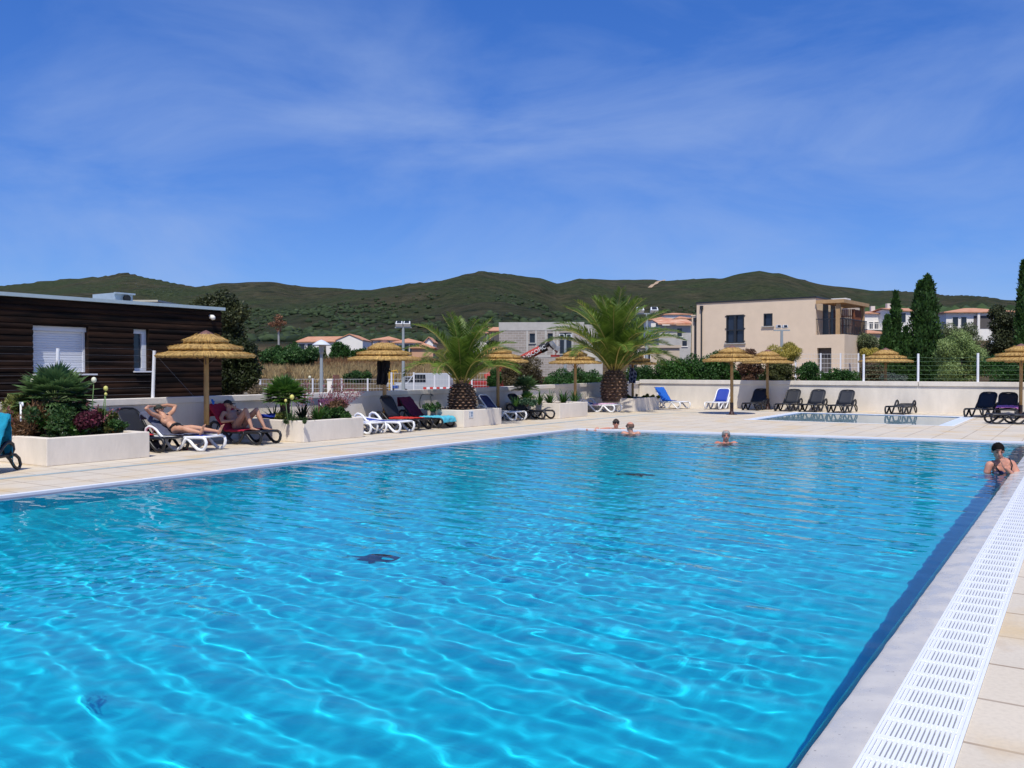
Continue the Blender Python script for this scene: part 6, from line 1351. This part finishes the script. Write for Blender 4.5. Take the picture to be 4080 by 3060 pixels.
# things hanging under parasols
def hanging(label, x, D, ztop, h, w_, m, seed, name='hanging_clothes', cat='clothes', stripes=False):
    p = P(x, HY, D); r2 = np.random.default_rng(seed); nu, nv = 20, 14; ph = r2.uniform(0, 6, 4); vs = []
    for i in range(nu):
        q = i / (nu - 1)
        for k in range(nv):
            s_ = -1 + 2 * k / (nv - 1); ww = w_ * (.55 + .45 * math.sin(q * 2.2 + .5)) * (1 + .12 * math.sin(q * 9 + ph[0])); vs.append((s_ * ww, .05 * math.sin(s_ * 6 + q * 3 + ph[1]), ztop - q * h - .05 * abs(s_) * math.sin(q * 5 + ph[2])))
    mb = MB(); mb.add(vs, [(i * nv + k, i * nv + k + 1, (i + 1) * nv + k + 1, (i + 1) * nv + k) for i in range(nu - 1) for k in range(nv - 1)]); o = mb.build(name, m, None, smooth=True); s2 = o.modifiers.new('thick', 'SOLIDIFY'); s2.thickness = .05
    o.location = (p.x, p.y, 0); o.rotation_euler = (0, 0, TH); return tag(o, label, cat)
blkc = tow('black_cloth', (.006, .006, .008))
hanging('long black garment hanging from the parasol behind the flat white lounger', 1520, 23.7, 1.84, .66, .13, blkc, 3)
hanging('short black garment hanging right of the long one under the same parasol', 1541, 23.7, 1.84, .34, .09, blkc, 4)
stm = bpy.data.materials.new('striped_towel'); stm.use_nodes = True; nt = stm.node_tree; wv = nt.nodes.new('ShaderNodeTexWave'); wv.inputs['Scale'].default_value = 3.2; wv.bands_direction = 'DIAGONAL'; tcx = nt.nodes.new('ShaderNodeTexCoord'); nt.links.new(tcx.outputs['Object'], wv.inputs[0]); rp = nt.nodes.new('ShaderNodeValToRGB'); rp.color_ramp.interpolation = 'CONSTANT'; rp.color_ramp.elements[0].color = (.012, .02, .07, 1); rp.color_ramp.elements[1].position = .6; rp.color_ramp.elements[1].color = (.22, .26, .38, 1); nt.links.new(wv.outputs[0], rp.inputs[0]); nt.links.new(rp.outputs[0], nt.nodes['Principled BSDF'].inputs['Base Color'])
hanging('blue striped towel hanging on the shaded parasol pole', 2519, 36.1, 1.68, .62, .13, stm, 6, 'hanging_towel', 'towel')
# clip on red towel
t = LG['L3']; q = on('L3', back(50, .80)[0], .22, back(50, .80)[1]); mb = MB(); mb.tube([(0, 0, -.06), (.01, 0, .03), (-.03, 0, .10)], [.02, .028, .02], 8); mb.tube([(0, 0, 0), (.05, .0, .06)], [.02, .012], 6); o = mb.build('towel_clip', M('blue_clip', (.02, .16, .60), .4), None, smooth=True); o.location = q; tag(o, 'blue towel clip on top of the dark red towel', 'clip')
# notice plate on the third planter
ny_ = (PY[2][0] + .0); q = P(1876, HY, DX(1876, PLX)); zc = H + (HY - 1651) * DX(1876, PLX) / F
t = thing('notice_plate', 'small white notice plate on the end of the third planter', 'sign', (PLX, q.y, zc), 0)
s_ = DX(1876, PLX) / F; hh, ww = 27 * s_ / 2, 17 * s_ / 2 * 1.75
mb = MB(); mb.box(.002, -ww, -hh, .012, ww, hh); mb.build('plate', M('plate_white', (.66, .69, .72), .4), t, bevel=.003)
ink = M('plate_ink', (.06, .07, .09), .5); ink2 = M('plate_blue', (.22, .30, .42), .5)
mb = MB(); mb.box(.0125, -ww * .72, -hh * .8, .0145, -ww * .60, hh * .8); mb.box(.0125, -ww * .85, hh * .62, .0143, -ww * .45, hh * .70); mb.box(.0125, -ww * .85, -hh * .75, .0143, -ww * .45, -hh * .67); mb.build('depth_mark', ink, t)
mb = MB(); mb.box(.0125, -ww * .15, hh * .15, .0143, ww * .75, hh * .75); mb.lathe([(0, 0), (ww * .36, 0)], 14, (0, 0, 0)); n0 = len(mb.v) - 28; mb.v[n0:] = [(.0143, x + ww * .25, y - hh * .35) for x, y, z in mb.v[n0:]]; mb.build('pictogram', ink2, t)
# garden hose on the wall behind palm 1
def WPt(x, y, off=.03): D = DX(x, LW + off); return P(x, y, D)
mb = MB(); mb.tube([WPt(*a) for a in ((1678, 1632), (1672, 1610), (1674, 1590), (1680, 1574), (1692, 1570), (1712, 1569), (1722, 1574), (1726, 1578), (1720, 1571), (1716, 1582), (1718, 1600), (1722, 1612))], .013, 6); o = mb.build('garden_hose', M('hose_grey', (.16, .17, .17), .5), None, smooth=True); tag(o, 'grey hose looped on the wall left of the nearer palm', 'hose')
# ================================================================== people
def skinmat(name, c1, c2):
    m = M(name, c1, .5, col2=c2, scale=7, spec=.4); b = m.node_tree.nodes['Principled BSDF']; b.inputs['Subsurface Weight'].default_value = .12; b.inputs['Subsurface Radius'].default_value = (.02, .008, .004); return m
sk1 = skinmat('skin_tanned', (.50, .255, .155), (.60, .33, .22)); sk2 = skinmat('skin_shade', (.42, .22, .15), (.50, .28, .19)); sk3 = skinmat('skin_red', (.50, .16, .10), (.56, .24, .17)); sk4 = skinmat('skin_pink', (.52, .22, .145), (.60, .30, .21))
hairk = M('black_hair', (.005, .004, .004), .8, var=.4, scale=40, spec=.15); hairg = M('grey_hair', (.34, .32, .30), .6, var=.3, scale=40, bump=.5); hairb = M('brown_hair', (.04, .025, .016), .6, var=.3, scale=40, bump=.5); blackc = M('black_fabric', (.008, .008, .010), .7); glassk = M('sunglass', (.005, .005, .006), .08)
class Body:
    def __init__(s): s.mb = MB(); s.mb2 = None
    def c(s, p0, r0, p1, r1): s.mb.cap2(p0, r0, p1, r1, 14); return s
    def chain(s, *pr):
        for (p0, r0), (p1, r1) in zip(pr[:-1], pr[1:]): s.c(p0, r0, p1, r1)
        return s
    def e(s, c, d, Mx=None): s.mb.ell(c, d, Mx, 18, 12); return s
    def build(s, m, par, vox=.009):
        o = s.mb.build('body', m, par); r_ = o.modifiers.new('skin', 'REMESH'); r_.mode = 'VOXEL'; r_.voxel_size = vox; r_.use_smooth_shade = True
        sm = o.modifiers.new('soften', 'SMOOTH'); sm.factor = .5; sm.iterations = 4; return o
def hframe(c, face, up):
    "head matrix: local +y = face direction, +z = crown"
    f = Vector(face).normalized(); u = Vector(up); u = (u - f * u.dot(f)).normalized(); x = f.cross(u); return Matrix(((x.x, f.x, u.x, c[0]), (x.y, f.y, u.y, c[1]), (x.z, f.z, u.z, c[2]), (0, 0, 0, 1)))
def head(B, c, face, up, s=1.0):
    Mh = hframe(c, face, up); R3 = Mh.to_3x3(); q = lambda x, y, z: Mh @ Vector((x * s, y * s, z * s))
    B.e(q(0, -.012, .025), (.076 * s, .096 * s, .092 * s), R3); B.e(q(0, .012, -.035), (.060 * s, .074 * s, .080 * s), R3); B.e(q(0, .045, -.085), (.034 * s, .034 * s, .028 * s), R3)
    B.mb.tube([q(0, .078, .02), q(0, .100, -.018), q(0, .096, -.028)], [.010 * s, .015 * s, .013 * s], 8)
    for sx in (-1, 1): B.e(q(sx * .078, -.008, -.008), (.012 * s, .020 * s, .032 * s), R3); B.e(q(sx * .034, .062, .028), (.02 * s, .014 * s, .010 * s), R3)
    B.e(q(0, .075, -.058), (.024 * s, .012 * s, .009 * s), R3)
    return Mh, R3, q
def face_bits(q, R3, par, s=1.0, glasses=False, brow=None, moustache=None):
    if glasses:
        mb = MB()
        for sx in (-1, 1): mb.ell(q(sx * .034, .080, .014), (.031 * s, .012 * s, .021 * s), R3, 14, 8)
        mb.tube([q(-.015, .092, .02), q(.015, .092, .02)], .004, 6)
        for sx in (-1, 1): mb.tube([q(sx * .06, .076, .018), q(sx * .082, .0, .01)], .0035, 6)
        mb.build('sunglasses', glassk, par, smooth=True)
    else:
        for sx in (-1, 1):
            mb = MB(); mb.ell(q(sx * .033, .077, .010), (.014 * s, .007 * s, .007 * s), R3, 12, 8); mb.build('eye', M('eye_dark', (.03, .02, .015), .3), par, smooth=True)
    mb = MB(); mb.ell(q(0, .083, -.057), (.022 * s, .007 * s, .006 * s), R3, 12, 8); mb.build('mouth', M('lips', (.30, .13, .10), .5), par, smooth=True)
    if brow is not None:
        mb = MB()
        for sx in (-1, 1): mb.tube([q(sx * .016, .083, .032), q(sx * .036, .081, .037), q(sx * .054, .070, .030)], [.005, .005, .003], 6)
        mb.build('eyebrows', brow, par, smooth=True)
    if moustache is not None: mb = MB(); mb.ell(q(0, .090, -.043), (.028 * s, .008 * s, .008 * s), R3, 12, 8); mb.build('moustache', moustache, par, smooth=True)
def hairshell(q, R3, par, m, s=1.0, back_only=0, full=True, name='hair', noise_=.006, thk=.012):
    mb = MB(); nu, nv = 28, 16; vs = []; r2 = np.random.default_rng(4)
    lo_ = []
    for i in range(nv + 1):
        for k in range(nu):
            g = 2 * math.pi * k / nu; fr = math.sin(g)  # fr=1 at face side
            amax = R(118) - R(52) * max(0, fr) ** .8 if full else R(118) - R(60) * max(0, fr)
            a0 = R(back_only) if back_only else 0
            a = a0 + (amax - a0) * i / nv; j = r2.uniform(-noise_, noise_)
            vs.append(tuple(q((.084 + j) * math.sin(a) * math.cos(g), -.012 + (.104 + j) * math.sin(a) * math.sin(g), .020 + (.104 + j) * math.cos(a))))
    mb.add(vs, [(i * nu + k, i * nu + (k + 1) % nu, (i + 1) * nu + (k + 1) % nu, (i + 1) * nu + k) for i in range(nv) for k in range(nu)])
    o = mb.build(name, m, par, smooth=True); s_ = o.modifiers.new('thick', 'SOLIDIFY'); s_.thickness = thk; return o
def capp(q, R3, par, m, s=1.0):
    mb = MB(); nu, nv = 28, 10; vs = []
    for i in range(nv + 1):
        for k in range(nu):
            g = 2 * math.pi * k / nu; a = R(88) * i / nv; vs.append(tuple(q(.090 * math.sin(a) * math.cos(g), -.010 + .110 * math.sin(a) * math.sin(g), .034 + .090 * math.cos(a))))
    mb.add(vs, [(i * nu + k, i * nu + (k + 1) % nu, (i + 1) * nu + (k + 1) % nu, (i + 1) * nu + k) for i in range(nv) for k in range(nu)])
    # visor
    v2 = []
    for j in range(5):
        for k in range(9): a = R(-62 + 124 * k / 8); rr_ = .092 + .078 * j / 4 * math.cos(a) ** .5; v2.append(tuple(q(math.sin(a) * .090, -.01 + .02 + rr_ * math.cos(a) * 1.05, .040 - .016 * j / 4 - .015 * abs(math.sin(a)))))
    mb.add(v2, [(j * 9 + k, j * 9 + k + 1, (j + 1) * 9 + k + 1, (j + 1) * 9 + k) for j in range(4) for k in range(8)])
    o = mb.build('cap', m, par, smooth=True); s_ = o.modifiers.new('thick', 'SOLIDIFY'); s_.thickness = .006; return o
def hand(B, w_, d, palm, s=1.0, curl=.5, spread=.25):
    "wrist point, direction, palm normal"
    w_, d, n = Vector(w_), Vector(d).normalized(), Vector(palm).normalized(); n = (n - d * n.dot(d)).normalized(); sd_ = d.cross(n)
    pc = w_ + d * .05 * s
    B.e(pc, (.040 * s, .048 * s, .016 * s), Matrix((sd_, d, n)).transposed())
    for k, (off, ln) in enumerate(((-.030, .070), (-.010, .080), (.010, .076), (.029, .060))):
        b0 = w_ + d * .085 * s + sd_ * off * s; d1 = (d + sd_ * off * spread * 12 - n * 0 + n * (-.2 * curl)).normalized(); m_ = b0 + d1 * ln * .5 * s; d2 = (d1 - n * curl * -1.0).normalized(); B.c(b0, .0095 * s, m_, .009 * s); B.c(m_, .009 * s, m_ + d2 * ln * .55 * s, .0075 * s)
    t0 = w_ + d * .03 * s - sd_ * .034 * s; B.c(t0, .012 * s, t0 + (d * .6 - sd_ * .8 + n * .3).normalized() * .035 * s, .010 * s); t1 = t0 + (d * .6 - sd_ * .8 + n * .3).normalized() * .035 * s; B.c(t1, .010 * s, t1 + (d + n * .35).normalized() * .032 * s, .008 * s)
def foot(B, ank, toe, s=1.0, side=(0, 1, 0)):
    a, t_ = Vector(ank), Vector(toe); d = (t_ - a).normalized(); sd_ = Vector(side); sd_ = (sd_ - d * sd_.dot(d)).normalized(); heel = a - d * .045 * s; up_ = sd_.cross(d)
    if up_.z < 0: up_ = -up_
    B.c(heel, .030 * s, a + d * .10 * s, .030 * s); B.c(a, .040 * s, a + d * .09 * s, .032 * s); B.e(a + d * .14 * s, (.042 * s, .045 * s, .020 * s), Matrix((sd_, d, sd_.cross(d))).transposed())
    for k in range(5): o = (-.034 + .017 * k) * s; B.c(a + d * .165 * s + sd_ * o, .011 * s, a + d * (.205 - .006 * k) * s + sd_ * o * 1.05, (.012 if k == 0 else .009) * s)
def torso(B, pel, che, sho_l, sho_r, s=1.0, front=(0, 0, 1), belly=.11):
    pel, che, sl, sr = map(Vector, (pel, che, sho_l, sho_r)); ax = (sl - sr).normalized(); up_ = (che - pel).normalized(); fr = Vector(front); fr = (fr - up_ * fr.dot(up_)).normalized(); Mt = Matrix((ax, fr, up_)).transposed()
    B.e(pel, (.165 * s, .115 * s, .12 * s), Mt); B.e(pel.lerp(che, .42) + fr * .004, (.145 * s, belly * s, .16 * s), Mt); B.e(che, (.165 * s, .112 * s, .16 * s), Mt); B.e(che + up_ * .09 * s, (.15 * s, .09 * s, .09 * s), Mt)
    for q in (-1, 1): B.e(che + ax * q * .075 * s + fr * .065 * s + up_ * .03, (.075 * s, .045 * s, .06 * s), Mt)
    B.c(sl, .056 * s, che + ax * .09 * s + up_ * .1 * s, .065 * s); B.c(sr, .056 * s, che - ax * .09 * s + up_ * .1 * s, .065 * s); return Mt
def person(label, loc, rz): t = thing('person', label, 'person', loc, rz); return t
# --- man 1: reclining, arms behind head, legs apart. lounger frame, y>0 = side nearer the camera
L_ = LG['L2']; t = person('man in dark cap sunbathing with both arms behind his head', tuple(L_.location), L_.rotation_euler[2]); t.scale = (.9, .9, .9); B = Body()
pel, che = (1.03, 0, .425), (1.30, 0, .62); sl, sr = (1.40, .19, .735), (1.42, -.19, .735)
torso(B, pel, che, sl, sr, 1.0, (-.6, 0, 1), .10)
hc = (1.50, .02, .865); B.chain(((1.40, 0, .74), .062), ((1.47, .01, .82), .058))
fd = Vector((-.92, -.22, .30)); Mh, R3, q = head(B, hc, fd, (-.10, .05, 1.0), .98)
B.chain((sl, .058), ((1.42, .36, .80), .047), ((1.43, .50, .915), .040)); B.chain(((1.43, .50, .915), .042), ((1.53, .32, .955), .034), ((1.58, .17, .95), .026)); hand(B, (1.58, .17, .95), (.1, -1, .0), (-.3, 0, -1), .95, .3)
B.chain((sr, .058), ((1.44, -.36, .82), .047), ((1.46, -.46, .93), .040)); B.chain(((1.46, -.46, .93), .042), ((1.54, -.28, .965), .034), ((1.58, -.12, .95), .026)); hand(B, (1.58, -.12, .95), (.1, 1, .0), (-.3, 0, -1), .95, .3)
B.chain(((1.0, .09, .42), .095), ((.78, .22, .47), .078), ((.60, .27, .475), .058)); B.chain(((.60, .27, .475), .056), ((.46, .25, .44), .056), ((.24, .22, .405), .034)); foot(B, (.21, .215, .40), (.10, .23, .60), 1.0)
B.chain(((1.0, -.09, .42), .095), ((.78, -.16, .46), .078), ((.56, -.19, .455), .056)); B.chain(((.56, -.19, .455), .054), ((.40, -.19, .425), .054), ((.10, -.20, .40), .034)); foot(B, (.06, -.20, .39), (-.07, -.18, .58), 1.0)
B.build(sk1, t); face_bits(q, R3, t, 1, glasses=True); capp(q, R3, t, M('olive_cap', (.018, .022, .016), .8))
mb = MB(); Mt = Matrix.Rotation(R(0), 3, 'X'); mb.tube([(1.10, -.165, .47), (1.06, -.10, .545), (1.05, 0, .56), (1.06, .10, .545), (1.10, .165, .47)], [.014, .03, .036, .03, .014], 8, b=[.03, .045, .05, .045, .03]); mb.ell((.97, 0, .50), (.085, .09, .055)); mb.ell((1.04, 0, .40), (.10, .175, .10)); mb.build('swim_trunks', blackc, t, smooth=True)
# --- man 2: knees up, hand at mouth, in the shade
L_ = LG['L3']; t = person('sunbather in black cap and sunglasses with knees drawn up in the shade', tuple(L_.location), L_.rotation_euler[2]); t.scale = (.9, .9, .9); B = Body()
pel, che = (1.02, 0, .43), (1.24, 0, .63); sl, sr = (1.32, .18, .72), (1.34, -.18, .74); torso(B, pel, che, sl, sr, .96, (-.7, 0, 1), .10)
B.chain(((1.33, 0, .74), .06), ((1.36, -.01, .84), .056)); hc = (1.36, -.01, .915); fd = Vector((-.8, -.35, .02)); Mh, R3, q = head(B, hc, fd, (.05, 0, 1), .98)
B.chain((sl, .054), ((1.28, .30, .62), .046), ((1.20, .34, .53), .040)); B.chain(((1.20, .34, .53), .040), ((1.08, .20, .54), .034), ((.99, .08, .56), .026)); hand(B, (.99, .08, .56), (-.5, -.8, .05), (0, 0, -1), .95, .3)
B.chain((sr, .054), ((1.22, -.30, .66), .045), ((1.10, -.30, .66), .040)); B.chain(((1.10, -.30, .66), .040), ((1.14, -.20, .76), .034), ((1.20, -.11, .82), .026)); hand(B, (1.20, -.11, .82), (.5, .6, .5), (.7, -.3, .3), .9, .9)
B.chain(((1.0, .10, .41), .10), ((.82, .13, .60), .082), ((.66, .13, .80), .060)); B.chain(((.66, .13, .80), .058), ((.60, .13, .66), .060), ((.46, .14, .40), .035)); foot(B, (.45, .14, .365), (.25, .15, .345), .98)
B.chain(((1.0, -.10, .41), .10), ((.80, -.10, .60), .082), ((.55, -.12, .80), .060)); B.chain(((.55, -.12, .80), .058), ((.48, -.12, .66), .060), ((.31, -.12, .40), .035)); foot(B, (.30, -.12, .365), (.10, -.12, .345), .98)
B.build(sk2, t); face_bits(q, R3, t, 1, glasses=True); capp(q, R3, t, blackc)
mb = MB(); mb.tube([(1.0, -.18, .44), (.97, -.10, .52), (.97, 0, .535), (.97, .10, .52), (1.02, .19, .42)], .012, 8, b=.018); mb.ell((.96, 0, .45), (.06, .075, .07)); mb.build('swim_trunks', blackc, t, smooth=True)
mb = MB(); mb.tube([(1.175, -.165, .775), (1.19, -.135, .795)], .034, 12); mb.build('watch', blackc, t, smooth=True)
# --- people in the pool: local frame +x = photo right, +y = away from camera; origin on the water surface
def pool_person(label, x, y, m): p = PG(x, y, -.03); return person(label, (p.x, p.y, -.03), TH)
# woman with black short hair by the edge, hand to mouth
t = pool_person('woman with short black hair and dark patterned swimsuit, hand at her mouth', 3990, 1882, sk4); B = Body()
torso(B, (.10, .08, -.40), (.04, .02, .03), (-.165, .0, .12), (.165, .03, .14), 1.05, (-.35, -1, -.15), .12)
B.e((.07, .07, .13), (.15, .09, .10)); B.chain(((.03, .03, .17), .062), ((-.05, -.04, .25), .056)); Mh, R3, q = head(B, (-.09, -.085, .345), (-.25, -1, -.34), (-.08, -.34, 1), 1.06)
B.chain(((.185, .03, .12), .070), ((.225, -.02, .0), .070), ((.20, -.10, -.13), .058)); B.chain(((.20, -.10, -.12), .050), ((.08, -.20, -.02), .042), ((-.055, -.235, .09), .029)); hand(B, (-.055, -.235, .09), (-.28, .10, 1), (.1, 1, .1), 1.0, .10, .4)
B.chain(((-.18, -.0, .11), .058), ((-.22, .0, -.02), .050), ((-.21, -.05, -.16), .04))
B.build(sk4, t, .007); face_bits(q, R3, t, 1, brow=hairk); hairshell(q, R3, t, hairk, 1, noise_=.008)
patt = M('patterned_suit', (.006, .006, .02), .6, col2=(.09, .09, .20), scale=34)
mb = MB(); Mt = Matrix(((1, .0, 0), (0, 1, 0), (0, 0, 1))); mb.ell((.03, .01, -.10), (.19, .14, .13)); mb.ell((-.07, -.085, -.03), (.095, .07, .07)); mb.ell((.095, -.07, -.03), (.095, .07, .07)); mb.build('swimsuit', patt, t, smooth=True)
mb = MB(); mb.tube([(.09, -.13, .02), (.135, -.09, .12), (.14, .0, .215), (.16, .10, .17), (.18, .16, .0)], .010, 6); mb.tube([(-.09, -.14, .02), (-.135, -.09, .11), (-.13, .0, .185), (-.11, .07, .14)], .010, 6); mb.build('shoulder_straps', blackc, t, smooth=True)
# man facing the camera, grey hair and moustache
t = pool_person('grey-haired man with red face standing neck-deep in the pool', 2893, 1764, sk3); B = Body()
torso(B, (0, .05, -.62), (0, 0, -.16), (-.18, 0, -.02), (.18, 0, -.02), 1, (0, -1, 0)); B.chain(((0, 0, -.02), .065), ((0, 0, .09), .06)); Mh, R3, q = head(B, (0, -.015, .155), (-.12, -1, 0), (0, 0, 1), 1.06)
for sg in (-1, 1): B.chain(((sg * .19, 0, -.02), .056), ((sg * .32, -.12, -.08), .045), ((sg * .46, -.25, -.06), .032)); hand(B, (sg * .46, -.25, -.06), (sg * .6, -.8, 0), (0, 0, -1), .95, .1)
B.build(sk3, t, .008); face_bits(q, R3, t, 1.06, brow=hairg, moustache=hairg); hairshell(q, R3, t, hairg, 1.06, back_only=34, thk=.006)
# sunglasses swimmer leaning on the far ledge, arms out to the left
t = pool_person('swimmer in sunglasses and dark headband resting at the far pool corner', 2455, 1713, sk3); B = Body()
torso(B, (-.05, .1, -.6), (0, .03, -.13), (-.18, .03, .0), (.18, .03, .0), 1, (0, -1, 0)); B.chain(((0, .03, 0), .062), ((0, .02, .10), .056)); Mh, R3, q = head(B, (0, 0, .17), (.02, -1, 0), (0, 0, 1), 1.03)
B.chain(((-.2, .03, .0), .056), ((-.34, -.06, .0), .044), ((-.42, -.16, .02), .040)); B.chain(((-.42, -.16, .02), .04), ((-.28, -.2, .05), .034), ((-.2, -.18, .06), .026)); hand(B, (-.2, -.18, .06), (1, .2, .1), (0, 0, -1), .9, .3)
B.chain(((.2, .03, .0), .056), ((.30, -.06, -.03), .044), ((.2, -.2, -.05), .03)); B.chain(((-.48, -.05, -.2), .09), ((-.52, -.1, .02), .062), ((-.66, -.12, -.1), .05)); B.chain(((-.74, -.1, -.08), .04), ((-.8, -.12, .02), .022))
B.build(sk4, t, .009); face_bits(q, R3, t, 1.03, glasses=True); hairshell(q, R3, t, hairb, 1.0); mb = MB(); mb.tube([q(math.sin(a) * .089, -.012 + math.cos(a) * .108, .045) for a in [k * math.pi / 8 for k in range(16)]], .009, 6, b=.014, closed=True); mb.build('headband', blackc, t, smooth=True)
mb = MB(); mb.tube([(-.12, -.07, .03), (0, -.09, .015), (.12, -.07, .03)], .012, 6, b=.03); mb.build('swimsuit', blackc, t, smooth=True)
# bald man seen from behind
t = pool_person('balding man seen from behind beside the swimmer in sunglasses', 2512, 1727, sk4); B = Body()
torso(B, (0, -.05, -.6), (.02, .0, -.14), (-.16, .05, .0), (.19, -.05, .0), 1, (-.4, 1, 0)); B.chain(((.02, 0, 0), .062), ((.0, 0, .10), .058)); Mh, R3, q = head(B, (-.01, .01, .17), (-.75, .75, 0), (0, 0, 1), 1.04)
for p0, p1, p2 in (((-.17, .05, .0), (-.26, .14, -.1), (-.34, .2, -.12)), ((.2, -.05, .0), (.30, .02, -.1), (.4, .1, -.12))): B.chain((p0, .055), (p1, .044), (p2, .032)); hand(B, p2, (Vector(p2) - Vector(p1)), (0, 0, -1), .95, .2)
B.build(sk4, t, .008); face_bits(q, R3, t, 1.0, glasses=True); hairshell(q, R3, t, M('stubble', (.16, .075, .05), .8, var=.2, scale=60), 1.0, back_only=58, thk=.003, noise_=.001)
